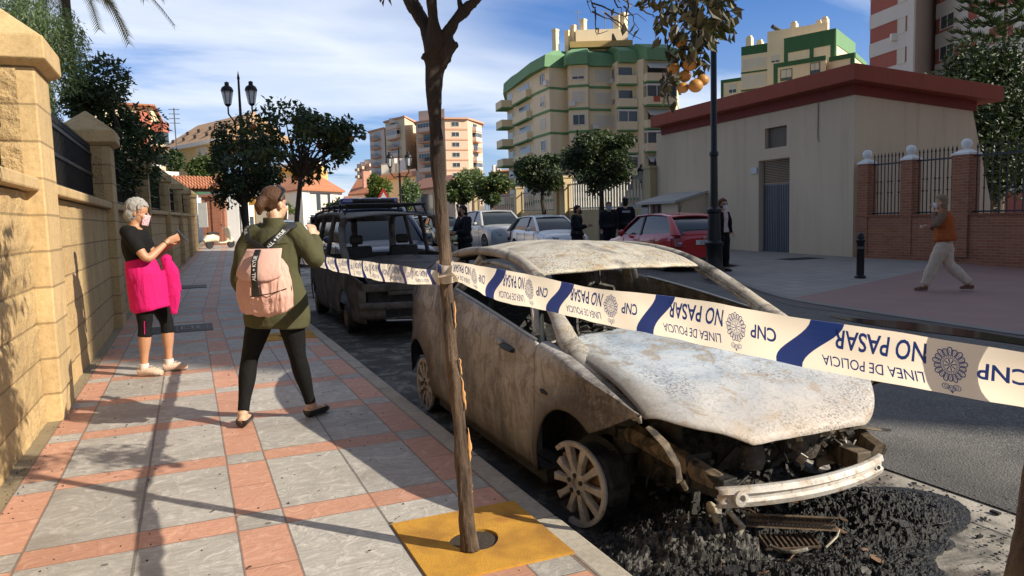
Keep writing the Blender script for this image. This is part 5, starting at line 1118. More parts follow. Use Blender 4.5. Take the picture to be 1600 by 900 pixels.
# interior: dash bar, column, seat frames with springs, bulkhead
q = MB(); q.tube([(XC-.66, 3.86, .60), (XC-.2, 3.88, .62), (XC+.2, 3.88, .62), (XC+.66, 3.86, .60)], .03, 8); q.grid(lambda a, b: Vector((XC+lerp(-.68, .68, a), 3.72, lerp(.05, .62, b))), 4, 4); q.build('bulkhead', CHAR, car)
q = MB(); q.tube([(XC+.33, 3.80, .42), (XC+.33, 4.10, .62)], .025, 8)
for i in range(20):
    a, b = 2*math.pi*i/20, 2*math.pi*(i+1)/20; f = lambda t: (XC+.33+.18*math.cos(t), 4.12+.07*math.sin(t), .64+.17*math.sin(t)); q.bar(f(a), f(b), .012)
q.build('steering_wheel', RUSTM, car)
for sx in (-.34, .34):
    q = MB()
    for dx in (-.21, .21): q.tube([(XC+sx+dx, 4.25, .22), (XC+sx+dx, 4.65, .24), (XC+sx+dx*.95, 4.82, .55), (XC+sx+dx*.75, 4.90, .82)], .017, 6)
    q.tube([(XC+sx-.16, 4.90, .82), (XC+sx, 4.91, .86), (XC+sx+.16, 4.90, .82)], .017, 6)
    for k in range(11):
        z = .30+.048*k; y = lerp(4.70, 4.88, k/10); pts = [(XC+sx-.19+.0317*i, y+(.012 if i % 2 else -.012), z+.01*math.sin(i*1.7)) for i in range(13)]; q.tube(pts, .0035, 4)
    for k in range(9): q.tube([(XC+sx-.2+.05*k, 4.27, .24), (XC+sx-.2+.05*k, 4.45, .21), (XC+sx-.2+.05*k, 4.64, .25)], .004, 4)
    for s2 in (-.06, .06): q.tube([(XC+sx+s2, 4.91, .84), (XC+sx+s2, 4.93, .98)], .007, 5)
    q.build('seat_frame', m_char('scorched_wire', (.02,.018,.016), (.14,.125,.11), .5) if sx < 0 else bpy.data.materials['scorched_wire'], car)
q = MB(); q.grid(lambda a, b: Vector((XC+lerp(-.62, .62, a), 5.25+.16*b, lerp(.25, .78, b))), 10, 8); q.build('rear_seat_back', CHAR, car)
# shards left along the scuttle
rnd = random.Random(3)
q = MB()
for i in range(60):
    p = Vector((XC+rnd.uniform(-.6, .66), 3.78+rnd.uniform(-.06, .1), .70+rnd.uniform(-.01, .03))); q.box(p, (rnd.uniform(.02, .1), rnd.uniform(.015, .05), rnd.uniform(.004, .02)), rot=Matrix.Rotation(rnd.uniform(-.7, .7), 3, 'X') @ Matrix.Rotation(rnd.uniform(0, 3), 3, 'Z'))
o = q.build('scuttle_debris', [CHAR2], car); o['kind'] = 'stuff'
q = MB(); q.box((XC+.42, 3.74, .705), (.16, .05, .015), rz=.3); q.build('wiper_stub', RUSTM, car)
# engine bay
for s in (-1, 1):
    q = MB(); q.tube([(XC+s*.52, 3.5, .30), (XC+s*.53, 3.0, .32), (XC+s*.49, 2.62, .27), (XC+s*.46, 2.46, .23)], [(.05, .06), (.045, .055), (.04, .05), (.04, .05)], 8); q.build('chassis_rail', SOOTR, car, smooth=True)
for s in (-1, 1):
    q = MB(); q.lathe([(.035, .05), (.035, .2), (.075, .22), (.075, .34), (.10, .36), (.10, .46), (.08, .50), (.05, .51), (.045, .54)], (XC+s*.52, 3.08, 0), 14); q.build('strut_tower', CHAR, car, smooth=True)
    q = MB(); q.grid(lambda a, b: Vector((XC+s*(.44+.04*math.sin(a*3)), lerp(2.75, 3.5, a), lerp(.10, .50, b))), 8, 5); q.build('inner_wing', CHAR, car, smooth=True, solid=.01)
q = MB(); q.box((XC+.10, 3.05, .28), (.55, .36, .34), rz=.05); q.box((XC+.1, 3.05, .47), (.48, .22, .08)); q.lathe([(.13, -.2), (.13, .2)], (XC-.28, 3.0, .22), 14, M=Matrix.Rotation(R_(90), 3, 'Y')); q.box((XC+.1, 2.85, .38), (.5, .10, .07)); q.lathe([(.07, -.03), (.07, .03)], (XC+.35, 2.80, .25), 12, M=Matrix.Rotation(R_(90), 3, 'Y')); q.build('engine_block', m_char('engine_char', (.012,.011,.010), (.10,.09,.08), .6), car, bevel=.015)
q = MB(); q.lathe([(.085, -.09), (.10, -.05), (.10, .06), (.07, .09), (.03, .10)], (XC+.16, 2.66, .30), 16); q.build('pump_housing', m_char('pump_char', (.06,.05,.045), (.20,.17,.14), .5), car, smooth=True); q = MB(); q.lathe([(.055, -.05), (.07, 0), (.05, .06)], (XC-.12, 2.66, .24), 12); q.build('pump_housing', bpy.data.materials['pump_char'], car, smooth=True)
# bumper beam: bowed alloy channel with its tow-eye plate and crash boxes
def beamfn(a, b):
    x = lerp(-.54, .365, a); y = 2.30+.42*(x+.08)**2; prof = [(0, .044), (-.022, .042), (-.030, .018), (-.017, .008), (-.017, -.008), (-.030, -.018), (-.022, -.040), (0, -.042)]
    k = b*(len(prof)-1); i = int(min(k, len(prof)-2)); py_, pz_ = lerp(prof[i][0], prof[i+1][0], k-i), lerp(prof[i][1], prof[i+1][1], k-i)
    return Vector((XC+x, y+py_, .215+pz_+.004*x))
q = MB(); q.grid(beamfn, 30, 21); bm_ = q.build('bumper_beam', ALU, car, smooth=True, solid=.006, angle=50)
q = MB(); q.lathe([(.028, -.02), (.033, -.016), (.033, 0), (.016, .002), (.014, -.014)], (XC-.455, 2.325, .213), 16, M=Matrix.Rotation(R_(90), 3, 'X')); q.build('tow_eye_plate', ALU, bm_, smooth=True)
q = MB(); q.lathe([(.009, 0), (.009, .004)], (XC+.31, 2.335, .217), 10, M=Matrix.Rotation(R_(90), 3, 'X')); q.build('bolt_hole', DARK, bm_)
for s in (-1, 1):
    q = MB(); cxx = XC+(.31 if s > 0 else -.46); q.box((cxx, 2.50, .225), (.08, .20, .09), rz=-.1*s); q.box((cxx-.03*(s > 0), 2.60, .24), (.13, .015, .17)); 
    for e in (-1, 1): q.lathe([(.014, 0), (.014, .03)], (cxx+e*.04, 2.585, .29), 8, M=Matrix.Rotation(R_(90), 3, 'X'))
    q.build('crash_box', SOOTR if s > 0 else CHAR, car, bevel=.008)
q = MB(); q.tube([(XC+.34, 2.60, .315), (XC+.44, 2.57, .325), (XC+.54, 2.54, .305), (XC+.60, 2.52, .30)], [(.03, .006), (.028, .006), (.018, .006), (.012, .006)], 8)
q.tube([(XC+.36, 2.62, .38), (XC+.365, 2.60, .30), (XC+.37, 2.62, .22)], .015, 6); q.build('lamp_bracket', SOOTR, car)
q = MB(); q.tube([(XC-.70, 2.62, .47), (XC-.67, 2.54, .41), (XC-.64, 2.50, .33), (XC-.63, 2.50, .26)], [(.022, .006), (.026, .006), (.02, .006), (.024, .006)], 8)
q.tube([(XC-.62, 2.5, .26), (XC-.6, 2.5, .22)], .012, 6); q.build('wing_bracket', SOOTR, car)
q = MB(); rnd = random.Random(8)
for i in range(26):
    a = Vector((XC+rnd.uniform(-.55, .55), rnd.uniform(2.5, 3.0), rnd.uniform(.18, .44))); pts = [a]
    for k in range(3): pts.append(pts[-1]+Vector((rnd.uniform(-.12, .12), rnd.uniform(-.10, .08), rnd.uniform(-.12, .08))))
    q.tube(pts, rnd.choice((.005, .008, .013, .02)), 6)
for i in range(260):
    p = Vector((XC+rnd.uniform(-.56, .56), rnd.uniform(2.50, 3.0), rnd.uniform(.05, .34))); s = rnd.uniform(.006, .028); q.box(p, (s, s*rnd.uniform(.4, 1.2), s*rnd.uniform(.3, 1)), rot=Matrix.Rotation(rnd.uniform(0, 3), 3, 'X') @ Matrix.Rotation(rnd.uniform(0, 3), 3, 'Z'))
o = q.build('melted_hoses', [CHAR], car); o['kind'] = 'stuff'
q = MB(); rnd = random.Random(18)
for i in range(16):
    p = Vector((XC+rnd.uniform(-.1, .5), rnd.uniform(2.45, 2.62), rnd.uniform(.25, .40))); s = rnd.uniform(.012, .035); q.box(p, (s, s*.15, s*1.6), rot=Matrix.Rotation(rnd.uniform(0, 3), 3, 'X') @ Matrix.Rotation(rnd.uniform(0, 3), 3, 'Z'))
o = q.build('metal_scraps', [ALU], car); o['kind'] = 'stuff'
# wheels: multi-spoke rims, the near front one melted away along one side
def rim(parent_loc, yaw, miss=(), full=True):
    M = Matrix.Rotation(yaw, 4, 'Z'); q = MB(); r = .205; depth = .15; n = 64
    def on(t, rr, x): return M @ Vector((x, rr*math.cos(t), rr*math.sin(t)))
    for i in range(n):
        t0, t1 = 2*math.pi*i/n, 2*math.pi*(i+1)/n; gone = any(a <= (math.degrees(t0) % 360) <= b for a, b in miss)
        prof = [(r, -.085), (r+.004, -.075), (r-.002, -.06), (r-.022, -.055), (r-.03, 0), (r-.03, .07), (r+.0, .08)]
        if gone: prof = [(r-.03, .02), (r-.03, .07), (r, .08)]
        for (ra, xa), (rb, xb) in zip(prof, prof[1:]): q.add([on(t0, ra, xa), on(t1, ra, xa), on(t1, rb, xb), on(t0, rb, xb)], [(0,1,2,3)], 1 if xb > -.058 else 0)
        if not gone: q.add([on(t0, r, -.085), on(t1, r, -.085), on(t1, r-.022, -.083), on(t0, r-.022, -.083)], [(0,1,2,3)]); q.add([on(t0, r-.022, -.083), on(t1, r-.022, -.083), on(t1, r-.022, -.05), on(t0, r-.022, -.05)], [(0,1,2,3)])
    ns = 10
    for i in range(ns):
        t = 2*math.pi*(i+.25)/ns; gone = any(a-4 <= (math.degrees(t) % 360) <= b+4 for a, b in miss); re = .155 if gone else .19
        c, s = math.cos(t), math.sin(t); d = Vector((0, c, s)); e = Vector((0, -s, c))
        q.add([M @ (d*rr+e*w_+Vector((x, 0, 0))) for rr, w_, x in ((.04, -.017, -.070), (.04, .017, -.070), (.11, .014, -.082), (re, .021, -.080), (re, -.021, -.080), (.11, -.014, -.082), (.04, -.017, -.045), (.04, .017, -.045), (.11, .014, -.05), (re, .021, -.05), (re, -.021, -.05), (.11, -.014, -.05))],
              [(0,1,2,5), (5,2,3,4), (0,6,7,1), (1,7,8,2), (2,8,9,3), (3,9,10,4), (4,10,11,5), (5,11,6,0)])
    q.lathe([(.06, -.045), (.062, -.074), (.052, -.080), (.027, -.080), (.024, -.062), (.002, -.060)], (0, 0, 0), 20, M=(M @ Matrix.Rotation(R_(90), 4, 'Y')).to_3x3() @ Matrix.Scale(-1, 3) if False else (M.to_3x3() @ Matrix(((0, 0, 1), (0, 1, 0), (-1, 0, 0)))))
    return q
def add_wheel(par, x, y, z, yaw, side, miss=(), name='wheel', rot=0.):
    w_ = bpy.data.objects.new(name, None); COL.objects.link(w_); w_.parent = par; w_.location = Vector((x, y, z))-par.location; w_.empty_display_size = .1
    q = rim(None, 0, miss); q.xf(Matrix.Rotation(yaw+(0 if side < 0 else math.pi), 4, 'Z') @ Matrix.Rotation(rot, 4, 'X')); q.build('rim', [RIMB, CHAR], w_, local=True, bevel=.004)
    M = Matrix.Rotation(yaw+(0 if side < 0 else math.pi), 3, 'Z')
    b = MB(); b.lathe([(.13, -.012), (.13, .012)], M @ Vector((-.015, 0, 0)), 28, M=M @ Matrix(((0, 0, 1), (0, 1, 0), (-1, 0, 0)))); b.box(M @ Vector((-.01, .10, .05)), (.05, .07, .13), rot=M); b.build('brake_disc', RUSTM, w_, local=True)
    for a in range(5):
        t = 2*math.pi*a/5+.3; l = MB(); l.lathe([(.012, -.004), (.012, .004)], M @ Vector((-.081, .042*math.cos(t), .042*math.sin(t))), 10, M=M @ Matrix(((0, 0, 1), (0, 1, 0), (-1, 0, 0)))); l.build('lug_hole', DARK, w_, local=True)
    t = MB(); rr = .200
    for i in range(40):
        t0, t1 = 2*math.pi*i/40, 2*math.pi*(i+1)/40; k0, k1 = 1+.03*math.sin(i*2.1), 1+.03*math.sin((i+1)*2.1)
        if not 120 < math.degrees(t0) < 240 and miss: continue
        t.add([M @ Vector((x, rr*k*math.cos(a)*sc_, rr*k*math.sin(a)*sc_)) for x, sc_, (a, k) in ((-.05, .96, (t0, k0)), (-.05, .96, (t1, k1)), (-.03, 1.03, (t1, k1)), (-.03, 1.03, (t0, k0)), (.07, 1.03, (t0, k0)), (.07, 1.03, (t1, k1)))], [(0,1,2,3), (3,2,5,4)])
    t.build('tyre_wire', CHAR, w_, local=True)
    return w_
add_wheel(car, XC-.725, AX1+.02, .083, R_(14), -1, miss=((0, 52), (288, 360)), rot=R_(-8))
add_wheel(car, XC+.72, AX1, .083, R_(14), 1); add_wheel(car, XC-.72, AX2, .083, 0, -1); add_wheel(car, XC+.72, AX2, .083, 0, 1)
for s in (-1, 1):
    for a, tm in ((AX1, .55), (AX2, 1.)): q = MB(); q.tube([Vector((XC+s*.60, a+.345*math.cos(t), ZAX+.345*math.sin(t))) for t in [math.pi*tm*i/14 for i in range(15)]], [(.16, .006)]*15, 8); q.build('wheel_housing', CHAR, car, smooth=True)
q = MB(); q.bar((XC-.6, AX2, .1), (XC+.6, AX2, .1), .07); q.bar((XC-.6, AX1, .1), (XC+.6, AX1, .1), .05); q.build('axle', CHAR, car, smooth=True)
CARMETAL = [ASHTOP, SIDEB]
# burnt heap under the nose
heap = MB(); rnd = random.Random(4)
_h = onz(1236, 835, .0); HX, HY = _h.x, _h.y
def hz(x, y):
    r = math.hypot((x-2.22)/.92, (y-2.55)/.70)+.22*mnoise.fractal(Vector((x*2.6, y*2.6, 8)), 1, 2, 4); k = max(0, 1-r); base = .10*k**.8
    r2 = math.hypot((x-1.95)/.5, (y-2.25)/.32); base += .10*max(0, 1-r2)**.8
    base *= 1-.92*math.exp(-(((x-HX)/.40)**2+((y-HY)/.20)**2)); r3 = math.hypot((x-2.95)/.55, (y-2.55)/.35); base += .06*max(0, 1-r3)**.8
    edge_ = mnoise.fractal(Vector((x*4, y*4, 3)), 1, 2, 4)
    f = mnoise.fractal(Vector((x*14, y*14, 1)), .9, 2, 6)
    if base < .004: return -.02
    return base*(1+.25*edge_)+(.034*f+.030*mnoise.fractal(Vector((x*48, y*48, 4)), .6, 2, 4))*min(1, base*14)+.004
heap.grid(lambda a, b: Vector((lerp(1.30, 3.55, a), lerp(1.85, 3.45, b), -.125+hz(lerp(1.30, 3.55, a), lerp(1.85, 3.45, b)))), 300, 215)
for i in range(1300):
    x, y = rnd.gauss(2.28, .42), rnd.gauss(2.42, .30); h = hz(x, y)
    if h < 0 and rnd.random() < .6: continue
    s = rnd.uniform(.002, .006)*(3. if rnd.random() < .05 else 1); heap.box((x, y, -.12+max(h, 0)+s*.2), (s, s*rnd.uniform(.3, 2.6), s*rnd.uniform(.1, .5)), mi=1 if rnd.random() < (.16 if x < 2.15 else .04) else 0, rot=Matrix.Rotation(rnd.uniform(0, 3), 3, 'X') @ Matrix.Rotation(rnd.uniform(0, 3), 3, 'Z'))
for i in range(70):                                                 # wires and torn sheet sticking out of the ash
    x, y = rnd.gauss(2.3, .38), rnd.gauss(2.35, .25); p = Vector((x, y, -.12+max(0, hz(x, y)))); d_ = Vector((rnd.gauss(0, 1), rnd.gauss(0, 1), rnd.uniform(-.1, .5))).normalized()*rnd.uniform(.03, .12)
    if rnd.random() < .6: heap.tube([p, p+d_*.5+Vector((0, 0, rnd.uniform(0, .02))), p+d_], rnd.uniform(.0012, .0035), 5, mi=rnd.choice((0, 0, 1, 2)))
    else: s = rnd.uniform(.02, .055); M_ = Matrix.Rotation(rnd.uniform(-.7, .7), 3, 'X') @ Matrix.Rotation(rnd.uniform(0, 3), 3, 'Z'); heap.extrude([p+M_ @ Vector((s*math.cos(a)*rnd.uniform(.5, 1.1), s*math.sin(a)*rnd.uniform(.3, .8), .006)) for a in [k*1.05 for k in range(6)]], M_ @ Vector((0, 0, .003)), mi=rnd.choice((0, 1, 2)))
CHAR3 = m_char('heap_char', (.004,.004,.004), (.022,.0215,.021), .55); CHAR3B = m_char('heap_ash', (.04,.038,.035), (.20,.188,.175), .8)
hp_ = heap.build('ash_heap', [CHAR3, CHAR3B, RUSTM], recalc=False); tag(hp_, 'black heap of burnt scraps spilling from under the hatchback nose', 'debris', kind='stuff')
# pale crumbly ash lump under the left end of the beam
ac = onz(1092, 852, -.06); rnd = random.Random(14); q = MB()
def ashfn(a, b):
    x, y = ac.x+lerp(-.36, .36, a), ac.y+lerp(-.20, .24, b); r = math.hypot((x-ac.x)/.34, (y-ac.y)/.2); n1 = mnoise.fractal(Vector((x*9, y*9, 2)), 1, 2, 3); n2 = mnoise.fractal(Vector((x*30, y*30, 5)), .7, 2, 5)
    k = max(0, 1-r+.35*n1); return Vector((x+.012*n2, y+.012*mnoise.noise(Vector((x*40, y*40, 9))), -.125+max(0, hz(x, y))+.09*k**.7+.030*n2*min(1, k*4) if k > 0 else -.14))
q.grid(ashfn, 130, 90)
for i in range(500):
    a = rnd.uniform(0, 6.28); r = abs(rnd.gauss(0, .16)); p = ashfn(min(1, max(0, .5+r*1.3*math.cos(a))), min(1, max(0, .5+r*2*math.sin(a)))); s = rnd.uniform(.004, .014); q.box(p+Vector((0, 0, .004)), (s, s*rnd.uniform(.4, 1.8), s*.5), rot=Matrix.Rotation(rnd.uniform(0, 3), 3, 'X') @ Matrix.Rotation(rnd.uniform(0, 3), 3, 'Z'))
o = q.build('pale_ash', [m_char('pale_ash_char', (.018,.017,.016), (.26,.245,.225), .9)], recalc=False); tag(o, 'pale crumbly ash lump under the left end of the bumper beam', 'ash', kind='stuff')
# radiator core and plates lying in the heap
ra_, rb_ = onz(1166, 812, .03), onz(1306, 819, .03)
rad = thing('fallen_radiator', 'long perforated radiator core lying in the ash below the bumper beam', 'radiator', (ra_+rb_)/2)
rd_ = (rb_-ra_); rL = rd_.length; rd_.normalize(); rn = Vector((0, 0, 1)).cross(rd_); rn = rn if rn.dot(CP-ra_) > 0 else -rn; rn = (rn+Vector((0, 0, .35))).normalized(); ru = rd_.cross(rn); ru = ru if ru.z > 0 else -ru
Mr = Matrix((rd_, -rn, ru)).transposed(); rc_ = (ra_+rb_)/2
def rp(p): return rc_ + Mr @ Vector(p)
q = MB(); q.box(rp((0, .012, 0)), (rL, .02, .050), rot=Mr); q.box(rp((0, 0, .026)), (rL+.01, .05, .006), rot=Mr); q.box(rp((0, 0, -.026)), (rL+.01, .03, .006), rot=Mr)
nh = int(rL/.0165)
for i in range(nh):
    for j in range(2): q.lathe([(.0062, 0), (.0062, .004)], rp((-rL/2+.010+.0165*i+(.008 if j else 0), -.0005, -.011+.021*j)), 8, mi=1, M=Mr @ Matrix.Rotation(R_(90), 3, 'X'))
q.build('core', [m_burnt('radiator_steel', (.19, .14, .09), (.12, .09, .065), sootlvl=.52, s=6., metal=.2), DARK], rad)
pc_ = onz(1232, 846, -.045); Mp = Matrix.Rotation(-.35, 3, 'Z') @ Matrix.Rotation(.12, 3, 'X'); q = MB(); q.box(pc_, (.24, .11, .007), rot=Mp)
for i in range(11): q.box(pc_+Mp @ Vector((-.11+.022*i, 0, .007)), (.007, .10, .010), rot=Mp)
o = q.build('fin_plate', m_burnt('fin_steel', (.13, .095, .065), (.08, .06, .045), sootlvl=.5, s=6., metal=.2)); tag(o, 'brown finned plate lying flat in front of the radiator core', 'metal plate')
g_ = lambda px, py, z: onz(px, py, z); q = MB(); q.tube([g_(1203, 853, -.045), g_(1222, 861, -.05), g_(1240, 863, -.05), g_(1262, 858, -.045)], [(.006, .009), (.009, .010), (.009, .010), (.005, .008)], 8); o = q.build('bent_bracket', PILB, smooth=True); tag(o, 'pale bent bracket on the ground before the finned plate', 'bracket')
q = MB(); q.tube([g_(1290, 856, -.07), g_(1308, 838, -.04), g_(1311, 828, -.02)], .005, 6); o = q.build('bent_pipe', PILB, smooth=True); tag(o, 'thin bent pipe at the right end of the finned plate', 'pipe')
q = MB(); q.tube([g_(1122, 790, .10), g_(1120, 812, .06), g_(1128, 835, .0), g_(1136, 855, -.06)], [.018, .02, .014, .012], 8); q.tube([g_(1140, 800, .08), g_(1152, 815, .04), g_(1160, 822, .02), g_(1152, 838, -.02), g_(1146, 845, -.04)], [.012, .016, .018, .014, .01], 8); q.lathe([(.0, -.010), (.03, -.010), (.034, 0), (.03, .010), (.0, .010)], g_(1112, 795, .10), 18, M=Matrix.Rotation(R_(80), 3, 'Y')); me_ = fuse(q, .006, 2); o = put_mesh(me_, 'pulley_cluster', PILB); tag(o, 'scorched pulley and hose ends hanging below the left end of the beam', 'car part')

# ------------------------------------------------------------------ burnt van behind
VX, VY = 2.70, 9.35                                                    # centre line, front end
van = thing('burnt_van', 'blackened burnt-out van with a roof rack and empty windows', 'van', (VX, VY+2, -.12))
VB = m_burnt('van_black_steel', (.036, .033, .030), (.13, .12, .108), rust=(.10, .06, .035), soot=(.012, .011, .010), sootlvl=.50, speck=.6, s=1.3, metal=.2)
VR = m_burnt('van_roof_steel', (.055, .051, .046), (.13, .115, .098), rust=(.07, .05, .035), soot=(.03, .028, .025), sootlvl=.56, speck=.6, s=1.5, metal=.2)
vz = lambda z: z-.12
def vbelt(y): return vz(sm(y, [(0, .70), (.25, .80), (.6, .90), (.95, .97), (1.5, 1.0), (3.9, 1.04)]))
def vunder(y):
    z = vz(.20)
    for a in (.78, 3.35):
        if abs(y-a) < .36: z = max(z, vz(.22)+math.sqrt(.36**2-(y-a)**2))
    return z
def vhw(y, z): return sm(y, [(0, .70), (.15, .78), (.5, .83), (1., .845), (3.6, .84), (4., .80)])*sm(z, [(.0, .96), (.4, 1.), (.85, .97), (1.0, .95)])
for s in (-1, 1):
    for nm, a, b in (('fender', .04, 1.12), ('door', 1.13, 2.12), ('side_panel', 2.13, 3.98)):
        q = MB()
        def fn(u_, v_, a=a, b=b, s=s):
            y = lerp(a, b, u_); z = lerp(vunder(y), vbelt(y), v_); return Vector((VX+s*(vhw(y, z)+.006*mnoise.noise(Vector((y*4, z*4, s)))), VY+y, z))
        q.grid(fn, 40, 14); q.build(nm, VB, van, smooth=True, solid=.014, angle=60)
    pts = [(-.0, .80, .88), (.55, .755, 1.18), (.86, .70, 1.42), (1.05, .66, 1.53), (1.5, .64, 1.60), (2.6, .64, 1.62), (3.7, .64, 1.60), (3.95, .66, 1.45), (4.05, .72, 1.0)]
    pts = [(y+.55 if y < 1 else y+.35*(1-min(1, (y-1)/1.2)), x, z) for y, x, z in pts]
    q = MB(); q.tube([Vector((VX+s*x, VY+y, vz(z))) for y, x, z in pts], [(.05, .04)]*9, 10); q.build('roof_rail', VR, van, smooth=True)
    for y, nm in ((2.12, 'b_pillar'), (3.0, 'c_pillar')):
        q = MB(); q.tube([Vector((VX+s*.79, VY+y+.05, vz(.98))), Vector((VX+s*.73, VY+y+.03, vz(1.3))), Vector((VX+s*.655, VY+y, vz(1.60)))], [(.05, .035)]*3, 8); q.build(nm, VB, van, smooth=True)
q = MB(); q.grid(lambda a, b: Vector((VX+lerp(-.64, .64, a), VY+lerp(1.30-.08*math.sin(math.pi*a), 3.85, b), vz(lerp(1.545, 1.60, min(1, b*3))+.05*math.sin(math.pi*a)))), 24, 16); q.build('roof', VR, van, smooth=True, solid=.012)
q = MB(); q.grid(lambda a, b: Vector((VX+lerp(-1, 1, a)*lerp(.66, .74, b), VY+lerp(.04-.06*math.sin(math.pi*a)+.0, .98+.1*math.sin(math.pi*a), b), vz(.70+.265*b**.62+.05*math.sin(math.pi*a)+.008*mnoise.noise(Vector((a*5, b*5, 1)))))), 30, 16); q.build('hood', VB, van, smooth=True, solid=.012)
# front face with empty lamp holes and open grille
q = MB()
def fp(x, z): return Vector((VX+x, VY+.02-.07*(1-(x/.75)**2)+.10*max(0, abs(x)-.6), vz(z)))
def fpan(x0, x1, z0, z1, n=8): q.grid(lambda a, b: fp(lerp(x0, x1, a), lerp(z0, z1, b)), n, 4)
fpan(-.74, .74, .60, .705, 24); fpan(-.80, -.70, .38, .62, 4); fpan(.70, .80, .38, .62, 4); fpan(-.42, .42, .55, .60, 12); fpan(-.8, -.46, .26, .47, 6); fpan(.46, .8, .26, .47, 6); fpan(-.48, .48, .24, .27, 10)
q.build('front_panel', VR, van, smooth=True, solid=.012)
q = MB(); q.tube([fp(x, .42) + Vector((0, -.02, 0)) for x in [-.78+.13*i for i in range(13)]], [(.012, .045)]*13, 8); q.build('bumper_bar', VB, van, smooth=True)
q = MB(); q.tube([fp(-.46, .23), fp(-.1, .215), fp(.46, .225)], .014, 6); q.build('valance_strip', STEEL, van, smooth=True)
q = MB(); q.box((VX, VY+.55, vz(.5)), (1.3, .9, .55)); q.box((VX, VY+2.4, vz(.3)), (1.5, 2.9, .1)); q.box((VX, VY+1.05, vz(.75)), (1.45, .12, .4)); q.build('engine_mass', CHAR, van)
for sx in (-.36, .36):
    q = MB(); q.box((VX+sx, VY+2.05, vz(.85)), (.44, .12, .55)); q.box((VX+sx, VY+2.1, vz(1.22)), (.2, .07, .14)); q.build('seat_frame', CHAR, van, bevel=.03)
q = MB()
for z0, z1 in ((.3, .95), (1.50, 1.6)): q.box((VX, VY+4.0, vz((z0+z1)/2)), (1.5, .06, z1-z0))
for x in (-.68, 0, .68): q.box((VX+x, VY+4.0, vz(1.25)), (.1, .06, .6))
q.build('rear_doors', VB, van)
q = MB(); q.tube([(VX-.3, VY+1.3, vz(.8)), (VX-.3, VY+1.55, vz(1.0))], .02, 6)
q.build('steering_column', CHAR, van)
rk = MB(); zr_ = 1.74
for s in (-1, 1): rk.tube([(VX+s*.55, VY+1.6, vz(zr_)), (VX+s*.55, VY+3.7, vz(zr_))], .022, 8)
for y in (1.6, 2.1, 2.6, 3.1, 3.7):
    rk.tube([(VX-.6, VY+y, vz(zr_)), (VX+.6, VY+y, vz(zr_))], .02, 8)
    for s in (-1, 1): rk.tube([(VX+s*.56, VY+y, vz(zr_)), (VX+s*.62, VY+y, vz(1.58))], .015, 6)
rk.tube([(VX-.5, VY+1.55, vz(zr_+.06)), (VX+.1, VY+1.52, vz(zr_+.05))], .03, 8); rk.build('roof_rack', CHAR, van)
for s in (-1, 1):
    for y in (.78, 3.35):
        q = MB(); q.lathe([(.10, -.09), (.19, -.09), (.205, -.06), (.205, .06), (.19, .09), (.1, .09)], (VX+s*.72, VY+y, vz(.205)), 22, M=Matrix.Rotation(R_(90), 3, 'Y')); wv_ = q.build('wheel', CHAR, van)
        q = MB(); q.lathe([(.11, -.02), (.11, .02)], (VX+s*.80, VY+y, vz(.205)), 16, M=Matrix.Rotation(R_(90), 3, 'Y')); q.build('hub', RUSTM, wv_)
# ================================================================== CARS
TYRE = simple('tyre', (.016, .016, .016), .8, 0, .2, 20); ALLOY = simple('alloy_wheel', (.45, .45, .46), .35, .8, .05); WELL = simple('wheel_well', (.010, .010, .010), .9)
HEADL = simple('headlamp_glass', (.30, .32, .34), .1, .3, .1, 20, Coat_Weight=1.); TAILL = simple('tail_lamp', (.35, .02, .015), .2, 0, .1, 10, Coat_Weight=1.); BLKP = simple('black_plastic', (.02, .02, .021), .55)
PLATEW = simple('plate_white', (.62, .62, .60), .5); SEAM = simple('door_gap', (.006, .006, .006), .8); INK = simple('plate_ink', (.015, .015, .02), .6)
def text_mesh(s, size=1., offset=0., res=3):
    c = bpy.data.curves.new('t', 'FONT'); c.body = s; c.size = size; c.offset = offset; c.resolution_u = res; c.align_x = 'LEFT'; c.fill_mode = 'FRONT' if hasattr(c, 'fill_mode') else c.fill_mode
    o = bpy.data.objects.new('t', c); me = evalmesh(o); vs = [v.co.copy() for v in me.vertices]; fs = [list(p.vertices) for p in me.polygons]
    bpy.data.objects.remove(o); bpy.data.curves.remove(c); bpy.data.meshes.remove(me); return vs, fs
